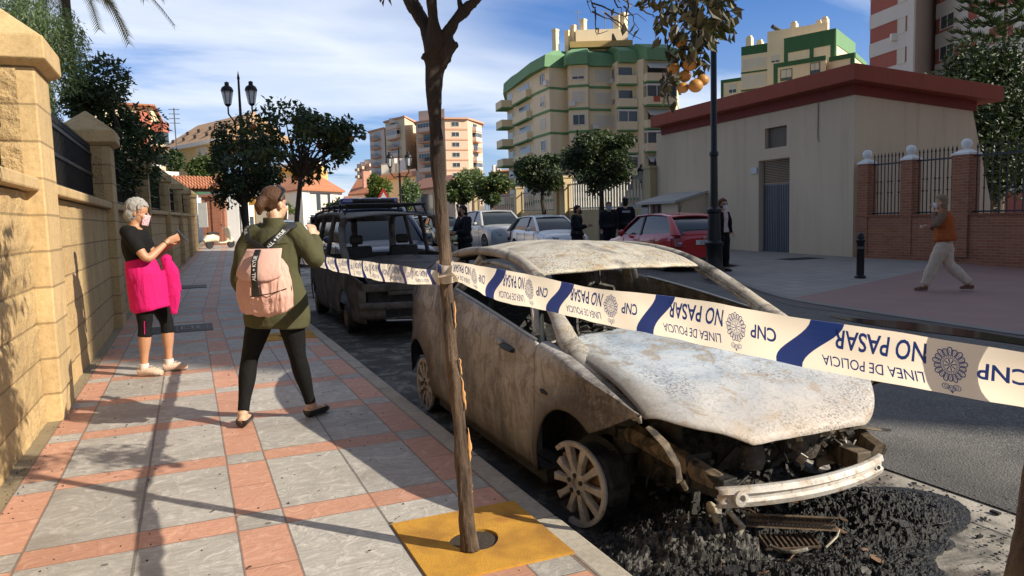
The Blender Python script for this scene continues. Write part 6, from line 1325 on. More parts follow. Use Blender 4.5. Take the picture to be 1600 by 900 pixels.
def make_car(name, label, loc, rz, spec, paint_m, cat='car', group=None, plate=None, rear=False, lamps=True):
    """front at local y = 0, rear at y = L, wheels on z = 0"""
    L, Wd, Hh = spec['L'], spec['W'], spec['H']; t_ = thing(name, label, cat, loc, rz, group); hw = Wd/2; zb = spec['belt']; a1, a2 = spec['ax']; rw = spec['rw']; hood = spec['hood']
    y1, y2, y3, y4 = spec['gh']                                       # screen base, screen top, roof end, rear glass base
    st = [(0, .30, zb*.55, hw*.70), (.06, .20, zb*.68, hw*.86), (.25, .17, hood*.92, hw*.95), (.7, .17, hood, hw*.99), (y1, .17, zb-.01, hw), (L*.5, .17, zb+.02, hw), (L-.9, .17, zb+.06, hw*.99), (L-.3, .19, zb+.07, hw*.95), (L-.06, .24, zb+.02, hw*.88), (L, .32, zb-.12, hw*.78)]
    n = 26; secs = []
    for i in range(n+1):
        y = L*i/n if 0 < i < n else (0 if i == 0 else L)
        zl, zs, w_ = (sm(y, [(q[0], q[k]) for q in st]) for k in (1, 2, 3)); h = zs-zl
        half = [(w_*.55, zl), (w_*.93, zl), (w_*.985, zl+h*.18), (w_, zl+h*.48), (w_*.995, zl+h*.72), (w_*.975, zl+h*.88), (w_*.91, zl+h*.985), (w_*.6, zs+.03), (w_*.2, zs+.045)]
        secs.append([Vector((x, y, z)) for x, z in half]+[Vector((-x, y, z)) for x, z in reversed(half)])
    q = MB(); m_ = len(secs[0]); vs = [p for s in secs for p in s]
    fs = [(i*m_+j, i*m_+(j+1)%m_, (i+1)*m_+(j+1)%m_, (i+1)*m_+j) for i in range(n) for j in range(m_)] + [tuple(range(m_)), tuple(n*m_+j for j in reversed(range(m_)))]
    q.add(vs, fs); me = q.mesh('b', [paint_m, WELL]); ob = bpy.data.objects.new('b', me)
    c = MB()
    for a in (a1, a2):
        for s in (-1, 1): c.lathe([(rw+.055, -.14), (rw+.055, .14)], (s*(hw-.10), a, rw+.005), 28, M=Matrix.Rotation(R_(90), 3, 'Y'))
    cm = c.mesh('c', [WELL, WELL]); cm.polygons.foreach_set('material_index', [1]*len(cm.polygons)); co = bpy.data.objects.new('c', cm)
    k = ob.modifiers.new('x', 'BOOLEAN'); k.object = co; k.operation = 'DIFFERENCE'; k.solver = 'EXACT'
    r = evalmesh(ob, co); bpy.data.objects.remove(ob); bpy.data.objects.remove(co)
    bm = bmesh.new(); bm.from_mesh(r); bmesh.ops.recalc_face_normals(bm, faces=bm.faces); bm.to_mesh(r); bm.free()
    r.materials.clear(); r.materials.append(paint_m); r.materials.append(WELL); r.polygons.foreach_set('use_smooth', [True]*len(r.polygons)); r.set_sharp_from_angle(angle=R_(38)); r.name = 'body'
    body = bpy.data.objects.new('body', r); COL.objects.link(body); body.parent = t_
    wr = hw*.70; wb = hw*.92; zr0 = Hh-.05
    def W_(z, y): k = min(max((z-zb)/(zr0-zb), 0), 1); return lerp(wb, wr, k**1.15)
    prof = [(y1, zb-.01), (lerp(y1, y2, .5), lerp(zb, zr0, .56)), (y2, zr0-.02), (lerp(y2, y3, .33), zr0+.025), (lerp(y2, y3, .7), zr0+.01), (y3, zr0-.05), (lerp(y3, y4, .6), lerp(zr0, zb, .55)), (y4, zb+.02)]
    q = MB(); rows = []
    for y, z in prof:
        ww = W_(z, y); rows.append([Vector((W_(lerp(zb-.03, z, k/4), y)-.012, y, lerp(zb-.03, z, k/4)-.012)) for k in range(5)]+[Vector((ww*.5, y, z+.005))]+[Vector((-ww*.5, y, z+.005))]+[Vector((-W_(lerp(zb-.03, z, k/4), y)+.012, y, lerp(zb-.03, z, k/4)-.012)) for k in reversed(range(5))])
    m_ = len(rows[0]); q.add([p for s in rows for p in s], [(i*m_+j, i*m_+(j+1)%m_, (i+1)*m_+(j+1)%m_, (i+1)*m_+j) for i in range(len(rows)-1) for j in range(m_)]+[tuple(range(m_)), tuple((len(rows)-1)*m_+j for j in range(m_))])
    q.build('windows', GLASS, t_, local=True, smooth=True, angle=30)
    q = MB(); q.grid(lambda a, b: Vector((lerp(-1, 1, a)*(W_(zr0, 0)*1.03), lerp(y2-.05, y3+.06, b), sm(lerp(y2-.05, y3+.06, b), [(y2-.05, zr0-.03), (lerp(y2, y3, .33), zr0+.03), (lerp(y2, y3, .7), zr0+.018), (y3+.06, zr0-.06)])+.035*(1-(2*a-1)**2))), 12, 14); q.build('roof', paint_m, t_, local=True, smooth=True, solid=.03, angle=60)
    for s in (-1, 1):
        P = lambda y, z: Vector((s*(W_(z, y)+.002), y, z))
        pl = MB(); pl.tube([P(y1-.05, zb-.02), P(lerp(y1, y2, .5), lerp(zb, zr0, .55)), P(y2, zr0-.01), P(lerp(y2, y3, .4), zr0+.02), P(lerp(y2, y3, .75), zr0), P(y3, zr0-.05)], [(.05, .025)]*3+[(.035, .025)]*3, 8)
        pl.tube([P(y3, zr0-.05), P(lerp(y3, y4, .55), lerp(zr0, zb, .5)), P(y4+.02, zb)], [(.06, .03), (.09, .03), (.14, .03)], 8); pl.build('pillar', paint_m, t_, local=True, smooth=True)
        bb = MB(); yb = spec['bp']; bb.bar(P(yb, zb-.02)+Vector((s*.004, 0, 0)), P(yb-.02, zr0-.0)+Vector((s*.004, 0, 0)), .07, .02, up=(1, 0, 0)); bb.build('door_post', BLKP, t_, local=True)
        for yy in [spec['gh'][0]+.25, yb, spec.get('rd', yb+.85)]:
            d = MB(); d.tube([Vector((s*(hw*.985+.004), yy, zb-.06)), Vector((s*(hw+.002), yy+.01, zb*.62)), Vector((s*(hw*.99+.003), yy, .30))], .006, 4); d.build('door_seam', SEAM, t_, local=True)
        for yy in (yb-.18, spec.get('rd', yb+.85)-.16):
            d = MB(); d.tube([(s*(hw+.01), yy-.08, zb-.13), (s*(hw+.022), yy, zb-.125), (s*(hw+.01), yy+.08, zb-.12)], (.014), 6); d.build('door_handle', paint_m, t_, local=True, smooth=True)
        d = MB(); d.ball((s*(hw+.10), y1+.38, zb+.07), (.10, .06, .075), 10); d.bar((s*(hw*.95), y1+.40, zb+.02), (s*(hw+.06), y1+.39, zb+.05), .04, .03); d.build('mirror', spec.get('mir', paint_m), t_, local=True, smooth=True)
        # lamps follow the body
        q = MB(); q.grid(lambda a, b: Vector((s*(lerp(hw*.50, hw*.965, a)), .02+.42*a**2.2+.03*b, lerp(zb*.62, zb*.76, b)+.05*a)), 8, 4); q.build('headlight', HEADL, t_, local=True, smooth=True, solid=.03)
        q = MB(); q.grid(lambda a, b: Vector((s*(lerp(hw*.66, hw*.985, a)), L+.012-.22*a**2.5-.06*b, lerp(zb*.66, zb*.96, b))), 8, 6); q.build('tail_light', TAILL, t_, local=True, smooth=True, solid=.03)
        for a in (a1, a2):
            w_ = bpy.data.objects.new('wheel', None); COL.objects.link(w_); w_.parent = t_; w_.location = (s*(hw-.115), a, rw); w_.empty_display_size = .1
            MY = Matrix.Rotation(R_(90)*s, 3, 'Y')
            q = MB(); q.lathe([(rw*.66, -.09), (rw*.93, -.095), (rw, -.06), (rw, .07), (rw*.94, .10), (rw*.66, .10)], (0, 0, 0), 28, M=MY); q.build('tyre', TYRE, w_, local=True, smooth=True)
            q = MB(); q.lathe([(rw*.67, .06), (rw*.67, .095), (rw*.61, .10), (rw*.60, .05), (.001, .04)], (0, 0, 0), 24, M=MY)
            for i in range(5):
                t0 = 2*math.pi*i/5; q.bar(MY @ Vector((.03*math.cos(t0), .03*math.sin(t0), .075)), MY @ Vector((rw*.62*math.cos(t0), rw*.62*math.sin(t0), .088)), .06, .03, up=MY @ Vector((0, 0, 1)))
            q.lathe([(.05, .05), (.05, .09), (.03, .1), (.001, .1)], (0, 0, 0), 12, M=MY); q.build('rim', ALLOY, w_, local=True, smooth=True)
    q = MB(); q.grid(lambda a, b: Vector((lerp(-hw*.55, hw*.55, a), -.012+.05*(2*a-1)**2+.0*b, lerp(.34, zb*.56, b))), 10, 4); q.build('grille', BLKP, t_, local=True, solid=.03)
    q = MB(); q.grid(lambda a, b: Vector((lerp(-hw*.8, hw*.8, a), L+.006-.07*(2*a-1)**2, lerp(.26, .36, b))), 10, 3); q.build('rear_skirt', BLKP, t_, local=True, solid=.03)
    ends = []
    if plate:
        y = L+.02 if rear else -.035; sg = 1 if rear else -1; z = zb*.80 if rear else .42; q = MB(); q.box((0, y, z), (.52, .012, .115)); pl = q.build('number_plate', PLATEW, t_, local=True)
        vs, fs = text_mesh(plate, .115, .002); wd = max(v.x for v in vs); q = MB(); q.add([Vector((-(v.x-wd/2)*sg*-1 if sg > 0 and False else (v.x-wd/2)*(-1 if sg > 0 else 1)*1, y+sg*.008, z+v.y-.04)) for v in vs], fs); q.build('lettering', INK, pl, local=True)
        q = MB(); q.box((.24*sg*-1*(-1 if False else 1), y+sg*.007, z), (.04, .004, .112)); q.build('blue_band', simple('eu_blue', (.02, .06, .30), .5), pl, local=True)
    return t_
HATCH = dict(L=3.98, W=1.68, H=1.49, belt=.93, hood=.84, ax=(.82, 3.28), rw=.305, gh=(1.05, 1.78, 3.35, 3.88), bp=2.15, rd=2.95)
SUV = dict(L=4.75, W=1.90, H=1.74, belt=1.10, hood=1.02, ax=(.88, 3.78), rw=.36, gh=(1.30, 2.05, 4.05, 4.62), bp=2.55, rd=3.5)
VANP = dict(L=4.7, W=1.90, H=1.82, belt=1.08, hood=1.0, ax=(.9, 3.8), rw=.33, gh=(.95, 1.75, 4.3, 4.62), bp=2.3, rd=3.3)
BR = -.05
def ground_at(px, D, dz=-.116): p = at(px, 400, D); return Vector((p.x, p.y, gz(p.y)+dz))
# red hatchback, rear towards us
g0 = Vector((11.92, 15.45, gz(15.5)-.116)); fwd = Vector((.05, 1, 0)).normalized()
rc = make_car('red_hatchback', 'deep red hatchback parked with its tail towards us behind the lamp post', g0+fwd*3.98, math.pi+BR, dict(HATCH, H=1.50), paint('red_paint', (.46, .016, .022), .22, .8), plate='3736T', rear=True)
q = MB(); q.box((0, 3.94, 1.06), (1.15, .03, .02)); q.tube([(.1, 3.0, 1.48), (.16, 3.3, 1.8)], .006, 5); q.build('aerial', BLKP, rc, local=True)
q = MB(); q.lathe([(.001, -.008), (.045, -.008), (.045, .008), (.001, .008)], (0, 3.995, .87), 12, M=Matrix.Rotation(R_(90), 3, 'X')); q.build('round_badge', STEEL, rc, local=True)
for s in (-1, 1):
    q = MB(); q.ball((s*.66, 3.93, .72), (.075, .05, .05), 10); q.build('reversing_light', HEADL, rc, local=True, smooth=True)
make_car('white_hatchback', 'small white hatchback facing us next to the red car', ground_at(892, 25.6)+Vector((0, 0, 0)), BR, HATCH, paint('white_paint', (.80, .80, .79), .25), plate='7205 FKB')
make_car('silver_suv', 'tall silver off-road car parked behind the small white hatchback', ground_at(803, 30.), BR, SUV, paint('silver_paint', (.38, .385, .39), .3), plate='2841 DHN')
make_car('dark_green_car', 'dark green car in the road left of the silver off-road car', ground_at(706, 37), BR-.05, HATCH, paint('dark_green_paint', (.02, .05, .045), .25))
make_car('dark_grey_car', 'dark grey car in the road between the police van and the trunk', ground_at(671, 42), BR-.1, HATCH, paint('dark_grey_paint', (.05, .055, .06), .25))
p0 = ground_at(622, 14.4); pv = make_car('police_van', 'dark blue police van with a blue light bar behind the burnt van', p0, .03, VANP, paint('police_blue', (.035, .055, .11), .3), cat='van')
q = MB(); q.box((0, 2.05, 1.87), (1.25, .28, .05)); q.build('light_bar_base', BLKP, pv, local=True, bevel=.01)
for x in (-.42, 0, .42): q = MB(); q.box((x, 2.05, 1.945), (.40, .26, .11)); q.build('blue_light', simple('blue_lens', (.02, .05, .32), .15, 0, .1, 8, Coat_Weight=1.), pv, local=True, bevel=.03)
make_car('grey_estate', 'grey-blue car roof glimpsed left of the burnt van behind the trunk of the orange tree', ground_at(455, 24), .02, dict(HATCH, L=4.3, H=1.52), paint('grey_blue_paint', (.22, .26, .32), .25))
# warning triangle on a post
p = at(600, 315, 33); ws = thing('warning_sign', 'red bordered triangular warning sign above the blue light bar', 'sign', (p.x, p.y, gz(p.y)))
def tri(c, r): return [c+CR*(r*math.cos(a))+Vector((0, 0, r*math.sin(a))) for a in (R_(90), R_(210), R_(330))]
nrm = Vector((-CF.x, -CF.y, 0)).normalized()
q = MB(); q.bar(Vector((p.x, p.y, gz(p.y))), p, .06); q.build('post', GREY_IRON, ws)
q = MB(); q.extrude(tri(p+nrm*.03, .60), nrm*.02); q.build('red_border', simple('sign_red', (.50, .04, .03), .5), ws)
q = MB(); q.extrude(tri(p+nrm*.052, .40), nrm*.006); pn = q.build('white_panel', simple('sign_panel', (.66, .66, .63), .5), ws)
q = MB(); c = p+nrm*.064+Vector((0, 0, -.05))
for a, b in (((-.10, .02), (-.05, -.12)), ((-.05, -.12), (-.13, -.14)), ((-.10, .02), (-.02, -.03)), ((.08, .06), (.11, -.08)), ((.11, -.08), (.05, -.14)), ((.08, .06), (.0, .0)), ((.11, -.08), (.16, -.13))): q.bar(c+CR*a[0]+Vector((0, 0, a[1])), c+CR*b[0]+Vector((0, 0, b[1])), .035, .01, up=nrm)
for a in ((-.09, .07), (.07, .11)): q.ball(c+CR*a[0]+Vector((0, 0, a[1])), .03, 8)
q.build('walking_figures', simple('sign_black', (.02, .02, .02), .6), pn)
# cream scooter at the end of the wall
p = onground(343, 388); sc_ = thing('scooter', 'cream motor scooter parked by the brick gateway', 'scooter', (p.x, p.y, gz(p.y)), -YAW-R_(125))
CRP = paint('cream_paint', (.70, .66, .50), .3); S = 1.0
q = MB(); q.tube([(-.62, 0, .20), (-.62, 0, .2001)], .01, 4)
fr = MB(); fr.tube([(-.50, 0, .98), (-.55, 0, .75), (-.60, 0, .45)], [(.20, .05), (.24, .05), (.17, .06)], 12); fr.tube([(-.52, 0, .36), (-.3, 0, .28), (.05, 0, .28), (.15, 0, .40)], [(.16, .05)]*4, 10); fr.tube([(.05, 0, .5), (.35, 0, .55), (.68, 0, .50), (.85, 0, .40)], [(.12, .14), (.19, .2), (.2, .19), (.08, .08)], 12); fr.ball((-.66, 0, .42), (.20, .10, .16), 12); fr.xf(Matrix.Scale(S, 4)); fr.build('bodywork', CRP, sc_, local=True, smooth=True)
q = MB(); q.tube([(.0, 0, .76), (.3, 0, .80), (.62, 0, .77)], [(.10, .05), (.14, .06), (.1, .05)], 10); q.xf(Matrix.Scale(S, 4)); q.build('seat', BLKP, sc_, local=True, smooth=True)
q = MB(); q.tube([(-.45, -.32, 1.0), (-.5, -.1, 1.03), (-.5, .1, 1.03), (-.45, .32, 1.0)], .025, 8); q.ball((-.58, 0, 1.0), (.10, .09, .09), 10); q.xf(Matrix.Scale(S, 4)); q.build('handlebar', CRP, sc_, local=True, smooth=True)
for y in (-.68, .55): q = MB(); q.lathe([(.10, -.05), (.19, -.055), (.22, -.02), (.22, .02), (.19, .055), (.10, .05)], (y, 0, .22), 18, M=Matrix.Rotation(R_(90), 3, 'X')); q.xf(Matrix.Scale(S, 4)); q.build('wheel', TYRE, sc_, local=True, smooth=True)
q = MB(); q.tube([(-.47, -.3, 1.0), (-.44, -.38, 1.15)], .01, 5); q.ball((-.44, -.39, 1.2), (.02, .06, .05), 8); q.xf(Matrix.Scale(S, 4)); q.build('mirror', BLKP, sc_, local=True)
# ================================================================== PEOPLE
def skin(name, c): 
    if name in MATS: return MATS[name]
    m, t = mat(name); o = t.coord(); n = t.noise(o, 14, 5); t.out(t.mix(n, tuple(q*.82 for q in c), tuple(min(1, q*1.15) for q in c)), .5, 0, t.bump(t.noise(o, 180, 3), .25, .002), Subsurface_Weight=.12, Subsurface_Radius=(.01, .004, .002)); MATS[name] = m; return m
def cloth(name, c, var=.15, wr=.006, rough=.85, wscale=(9, 9, 5)):
    if name in MATS: return MATS[name]
    m, t = mat(name); o = t.coord(); n = t.noise(t.scale(o, wscale), 1.2, 5, .55, 1.2); w_ = t.noise(o, 420, 2); n2 = t.noise(o, 5, 4); f = t.math('MULTIPLY_ADD', n2, 2*var, 1-var)
    t.out(t.mix(1, c, t.comb(f, f, f), 'MULTIPLY'), rough, 0, t.bump(t.math('ADD', n, t.math('MULTIPLY', w_, .06)), .8, wr*3), Specular_IOR_Level=.22); MATS[name] = m; return m
HAIRG = cloth('grey_hair', (.34, .33, .31), .45, .004, .6, (70, 70, 30)); HAIRB = cloth('brown_hair', (.075, .035, .018), .4, .004, .5, (60, 60, 14)); HAIRD = cloth('dark_hair', (.012, .010, .009), .3, .003, .5, (60, 60, 14)); HAIRL = cloth('fair_hair', (.25, .17, .10), .3, .004, .55, (60, 60, 14)); HAIRR = cloth('auburn_hair', (.12, .045, .02), .3, .004, .55, (60, 60, 14))
def plin(pts, t):
    n = len(pts)-1; k = min(int(t*n), n-1); return pts[k].lerp(pts[k+1], t*n-k)
class Fig:
    """A posed figure in local axes: +y is the way it faces, +x its right, z up."""
    def __init__(s, J, h=1.65, heavy=1.): s.J = {k: Vector(v) for k, v in J.items()}; s.h = h; s.k = h/1.68; s.w = heavy
    TOR = [(-.04, .085, .075), (.0, .165, .115), (.12, .172, .120), (.30, .150, .105), (.45, .140, .098), (.62, .155, .108), (.78, .168, .108), (.88, .150, .090), (.95, .085, .065), (1.0, .055, .055)]
    LEG = [(0, .092), (.2, .088), (.4, .066), (.5, .056), (.6, .058), (.7, .055), (.85, .038), (1, .034)]
    ARM = [(0, .052), (.2, .050), (.42, .040), (.5, .038), (.6, .039), (.8, .031), (1, .024)]
    def torso(s, mb, t0=-.04, t1=1., grow=0., flare=None):
        a, b = s.J['hip'], s.J['neck']; ch = s.J.get('chest', a.lerp(b, .6)); pts, rad = [], []
        for i in range(15):
            t = lerp(t0, t1, i/14); c = (a.lerp(ch, t/.6) if t < .6 else ch.lerp(b, (t-.6)/.4)); f = flare(i/14) if flare else 0
            pts.append(c); rad.append((sm(t, [(q[0], q[1]) for q in s.TOR])*s.k*s.w**.7+grow+f, sm(t, [(q[0], q[2]) for q in s.TOR])*s.k*s.w+grow+f))
        mb.tube(pts, rad, 20, up=s.J.get('front', (0, 1, 0)))
        return pts
    def limb(s, mb, names, prof, t0, t1, grow, n=18, sides=14, kk=1., fl=None):
        P = [s.J[q] for q in names]; pts, rad = [], []
        for i in range(n):
            t = lerp(t0, t1, i/(n-1)); p = plin(P, t)
            if .42 < t < .58: p = p.lerp((plin(P, t-.06)+plin(P, min(1, t+.06)))/2, .7)
            pts.append(p); rad.append(sm(t, prof)*s.k*kk+grow+(fl(i/(n-1)) if fl else 0))
        mb.tube(pts, rad, sides); 
    def leg(s, mb, sd, t0=0., t1=1., grow=0., fl=None): s.limb(mb, ('hip'+sd, 'knee'+sd, 'ankle'+sd), s.LEG, t0, t1, grow, kk=s.w**.8, fl=fl)
    def arm(s, mb, sd, t0=0., t1=1., grow=0., fl=None): s.limb(mb, ('sh'+sd, 'el'+sd, 'wr'+sd), s.ARM, t0, t1, grow, kk=s.w**.8, fl=fl); 
    def shoulder(s, mb, sd, grow=0.): mb.tube([s.J['neck'].lerp(s.J['sh'+sd], .25)+Vector((0, 0, -.05)), s.J['sh'+sd], s.J['sh'+sd].lerp(s.J['el'+sd], .2)], [.05*s.k+grow, .056*s.k+grow, .05*s.k+grow], 12)
    def hand(s, mb, sd, palm=None, curl=.6, d=None):
        w_ = s.J['wr'+sd]; e = s.J['el'+sd]; d = Vector(d).normalized() if d else (w_-e).normalized(); nrm = Vector(palm or (0, 1, 0)); nrm = (nrm-d*nrm.dot(d)).normalized(); sdv = d.cross(nrm); k = s.k
        mb.tube([w_-d*.01, w_+d*.03*k, w_+d*.085*k], [(.024*k, .018*k), (.038*k, .016*k), (.038*k, .013*k)], 10, up=nrm)
        for i, (o, L) in enumerate(((-.029, .062), (-.010, .072), (.010, .068), (.028, .054))):
            p0 = w_+d*.075*k+sdv*o*k; a = d; pts = [p0]
            for j, f in enumerate((.45, .32, .23)):
                a = (a+nrm*curl*(.55+.25*j)).normalized(); pts.append(pts[-1]+a*L*f*k*1.15)
            mb.tube(pts, [.0092*k, .0088*k, .0080*k, .0062*k], 8)
        tb = -1; p0 = w_+d*.025*k+sdv*tb*.030*k; a = (d*.7+sdv*tb*.7+nrm*.45).normalized(); p1 = p0+a*.035*k; a2 = (d*.9+sdv*tb*.1+nrm*.6).normalized(); mb.tube([w_+d*.015*k+sdv*tb*.012*k, p0, p1, p1+a2*.032*k], [.014*k, .0125*k, .0105*k, .008*k], 8)
    def head(s, mb):
        M = s.J['headM'] if 'headM' in s.J else None; k = s.k; c = s.J['head']; Mh = s.hM; f = lambda p: c+Mh @ (Vector(p)*k)
        mb.ball(f((0, -.012, .035)), (.074*k, .094*k, .085*k), 20, M=Mh); mb.ball(f((0, .022, -.035)), (.058*k, .070*k, .078*k), 18, M=Mh); mb.ball(f((0, .050, -.085)), (.030*k, .030*k, .022*k), 12, M=Mh)
        mb.tube([f((0, .085, .010)), f((0, .103, -.022)), f((0, .085, -.034))], [.008*k, .0145*k, .011*k], 8)
        for e in (-1, 1):
            mb.ball(f((e*.074, -.008, -.012)), (.010*k, .020*k, .030*k), 10, M=Mh); mb.ball(f((e*.042, .062, -.028)), (.022*k, .018*k, .022*k), 10, M=Mh)
        mb.tube([f((0, .074, -.058)), f((.0, .084, -.062)), f((0, .076, -.070))], [.016*k, .018*k, .016*k], 8, flat=.6)
        mb.tube([s.J['neck']-Vector((0, 0, .05)), s.J['neck']+(c-s.J['neck'])*.35, f((0, -.02, -.05))], [.060*k, .050*k, .052*k], 14)
    def foot(s, mb, sd, grow=0., toe=None, L=.235, heel=.0):
        a = s.J['ankle'+sd]; d = Vector(toe or (0, 1, 0)); d.z = 0; d.normalize(); g_ = s.J.get('floor'+sd, Vector((0, 0, 0))).z; k = s.k
        pts = [a-d*.055*k+Vector((0, 0, g_-a.z+.040)), a-d*.02*k+Vector((0, 0, g_-a.z+.046)), a+d*.06*k+Vector((0, 0, g_-a.z+.044)), a+d*.12*k+Vector((0, 0, g_-a.z+.034)), a+d*(L-.07)*k+Vector((0, 0, g_-a.z+.026))]
        mb.tube(pts, [(.030*k+grow, .034+grow*.5), (.036*k+grow, .040+grow*.5), (.042*k+grow, .036+grow*.5), (.046*k+grow, .028+grow*.5), (.030*k+grow, .018+grow*.5)], 14, up=(0, 0, 1)); mb.tube([a+Vector((0, 0, .03)), a+Vector((0, 0, g_-a.z+.05))], .036*k+grow, 12)
def crumple(me, amp, sc3, seed=0):
    n_ = len(me.vertices); co = [0.]*(3*n_); no = [0.]*(3*n_); me.vertices.foreach_get('co', co); me.vertices.foreach_get('normal', no)
    for i in range(0, 3*n_, 3):
        n = amp*mnoise.fractal(Vector((co[i]*sc3[0], co[i+1]*sc3[1], co[i+2]*sc3[2]+seed)), 1, 2, 3)
        co[i] += no[i]*n; co[i+1] += no[i+1]*n; co[i+2] += no[i+2]*n
    me.vertices.foreach_set('co', co); me.update()
def person(label, loc, facing, J, h=1.66, heavy=1., headyaw=0, headpitch=0, skinm=None, group=None, vox=.008, hands=(None, None), garments=(), toes=(None, None), shoe=None, shoe_grow=.008, extra=None, handcurl=.7):
    d = Vector(facing); rz = math.atan2(-d.x, d.y); t_ = thing('person', label, 'person', loc, rz, group); F = Fig(J, h, heavy)
    F.hM = Matrix.Rotation(headyaw, 3, 'Z') @ Matrix.Rotation(headpitch, 3, 'X')
    mb = MB(); F.torso(mb)
    for i, sd in enumerate('LR'):
        F.leg(mb, sd); F.arm(mb, sd); F.shoulder(mb, sd); F.foot(mb, sd, toe=toes[i]); hd = hands[i] or {}; F.hand(mb, sd, hd.get('palm'), hd.get('curl', handcurl), hd.get('d'))
    F.head(mb); me = fuse(mb, vox*.8, 3); put_mesh(me, 'body', skinm, t_)
    for g_ in garments:
        mb = MB(); g_['fn'](F, mb); me = fuse(mb, g_.get('vox', vox), g_.get('smooth', 3)); crumple(me, g_.get('amp', .006), g_.get('cs', (14, 14, 9)), len(g_['name'])); o = put_mesh(me, g_['name'], g_['mat'], t_, g_.get('pick'))
        if g_.get('label'): o['label'] = g_['label']
    for i, sd in enumerate('LR'):
        mb = MB(); F.foot(mb, sd, shoe_grow, toe=toes[i]); a = F.J['ankle'+sd]; me = fuse(mb, vox, 2); bm = bmesh.new(); bm.from_mesh(me)
        zc = F.J.get('floor'+sd, Vector((0, 0, 0))).z+shoe.get('h', .075); bmesh.ops.bisect_plane(bm, geom=bm.verts[:]+bm.edges[:]+bm.faces[:], plane_co=(0, 0, zc), plane_no=(0, 0, 1), clear_outer=True); bm.to_mesh(me); bm.free()
        sole = F.J.get('floor'+sd, Vector((0, 0, 0))).z+.022; o = put_mesh(me, 'shoe', [shoe['m'], shoe.get('sole', shoe['m'])], t_, lambda c, sole=sole: 1 if c.z < sole else 0)
    for e in (-1, 1):
        q = MB(); q.ball(F.J['head']+F.hM @ (Vector((e*.030, .082, .004))*F.k), .0105*F.k, 10); q.build('eye', simple('eye_dark', (.02, .014, .010), .2), t_, local=True, smooth=True)
    if extra: extra(F, t_)
    return t_, F
def hair_cap(F, mb, tied=False, g=.012):
    k = F.k; f = lambda p: F.J['head']+F.hM @ (Vector(p)*k); mb.ball(f((0, -.018, .045)), ((.076+g)*k, (.093+g)*k, (.085+g)*k), 20, M=F.hM); mb.ball(f((0, -.045, -.005 if tied else -.02)), ((.058 if tied else .070+g)*k, (.054 if tied else .060+g)*k, (.050 if tied else .075+g)*k), 16, M=F.hM)
    bmface = f((0, .075, .0))
def hair_part(F, t_, m_, extra=None, cut=True, g=.012, amp=.008, fr=.045, low=-.075, vox=.008, tied=False):
    mb = MB(); hair_cap(F, mb, tied, g=g); 
    if extra: extra(F, mb)
    me = fuse(mb, vox, 2); bm = bmesh.new(); bm.from_mesh(me); inv = F.hM.transposed(); k = F.k; dele = []
    for v in bm.verts:
        p = inv @ (v.co-F.J['head'])/k
        if p.y > fr and p.z < .075-.2*(p.y-fr): dele.append(v)
        elif abs(p.x) > .05 and -.03 < p.z < .03 and p.y > .01: dele.append(v)
    bmesh.ops.delete(bm, geom=dele, context='VERTS'); bm.to_mesh(me); bm.free(); crumple(me, amp, (60, 60, 22), 3); return put_mesh(me, 'hair', m_, t_)
def mask_part(F, t_, m_, full=False):
    q = MB(); k = F.k; f = lambda p: F.J['head']+F.hM @ (Vector(p)*k)
    q.grid(lambda a, b: f((.064*math.sin((a-.5)*2.3)*(1-.12*abs(b-.5)), .018+.083*math.cos((a-.5)*2.0)+.016*math.exp(-((a-.5)/.13)**2)*(1-b*.4), lerp(-.005, -.105, b)-.0*a)), 18, 10)
    for e in (-1, 1): q.tube([f((e*.058, .05, -.02)), f((e*.074, .02, .0)), f((e*.080, -.02, .005))], .002*k, 4)
    return q.build('face_mask', m_, t_, local=True, smooth=True, solid=.002)
SK1 = skin('tanned_skin', (.46, .235, .135)); SK2 = skin('pale_skin', (.55, .33, .22)); SK3 = skin('mid_skin', (.42, .23, .14))
BLK = cloth('black_cotton', (.006, .006, .0065), .2); NAVY = cloth('navy_uniform', (.010, .011, .016), .2); PINK = cloth('magenta_fleece', (.56, .010, .135), .12, .008); OLIVE = cloth('olive_drab', (.070, .068, .034), .18, .004, .85, (7, 7, 5)); LEGG = cloth('black_leggings', (.006, .006, .0065), .15, .004)
BEIGE = cloth('beige_canvas', (.55, .40, .31), .1, .003); WHITES = cloth('white_rubber', (.60, .56, .50), .1, .002); BLKL = simple('black_leather', (.012, .012, .012), .35, 0, .1, 10); ORV = cloth('rust_orange_vest', (.34, .085, .02), .12, .007); CRT = cloth('cream_trousers', (.56, .46, .36), .1, .008); MASKB = simple('blue_mask', (.18, .34, .48), .8); MASKW = simple('white_mask', (.66, .66, .66), .8)

# ---- woman in pink: faces along the picture to the right
fw = (Vector((CR.x, CR.y, 0))+.28*Vector((CF.x, CF.y, 0))).normalized()
pA = Vector((-.40, 7.72, 0))
JA = dict(hip=(0, .015, .86), hipL=(-.095, .02, .84), hipR=(.095, -.005, .84), kneeL=(-.09, .15, .46), kneeR=(.09, -.01, .46), ankleL=(-.085, .14, .085), ankleR=(.085, -.045, .085), chest=(0, -.055, 1.15), neck=(0, -.055, 1.395), head=(0, -.020, 1.51),
          shL=(-.165, -.055, 1.335), shR=(.165, -.085, 1.335), elL=(-.22, .06, 1.09), elR=(.225, .07, 1.075), wrL=(-.07, .24, 1.215), wrR=(.07, .23, 1.24), floorL=(0,0,0), floorR=(0,0,0))
def gA_top(F, mb):
    F.torso(mb, .3, .93, .014)
    for sd in 'LR': F.shoulder(mb, sd, .012); F.arm(mb, sd, 0, .33, .016)
def gA_short(F, mb):
    F.torso(mb, -.03, .3, .008)
    for sd in 'LR': F.leg(mb, sd, 0, .62, .006)
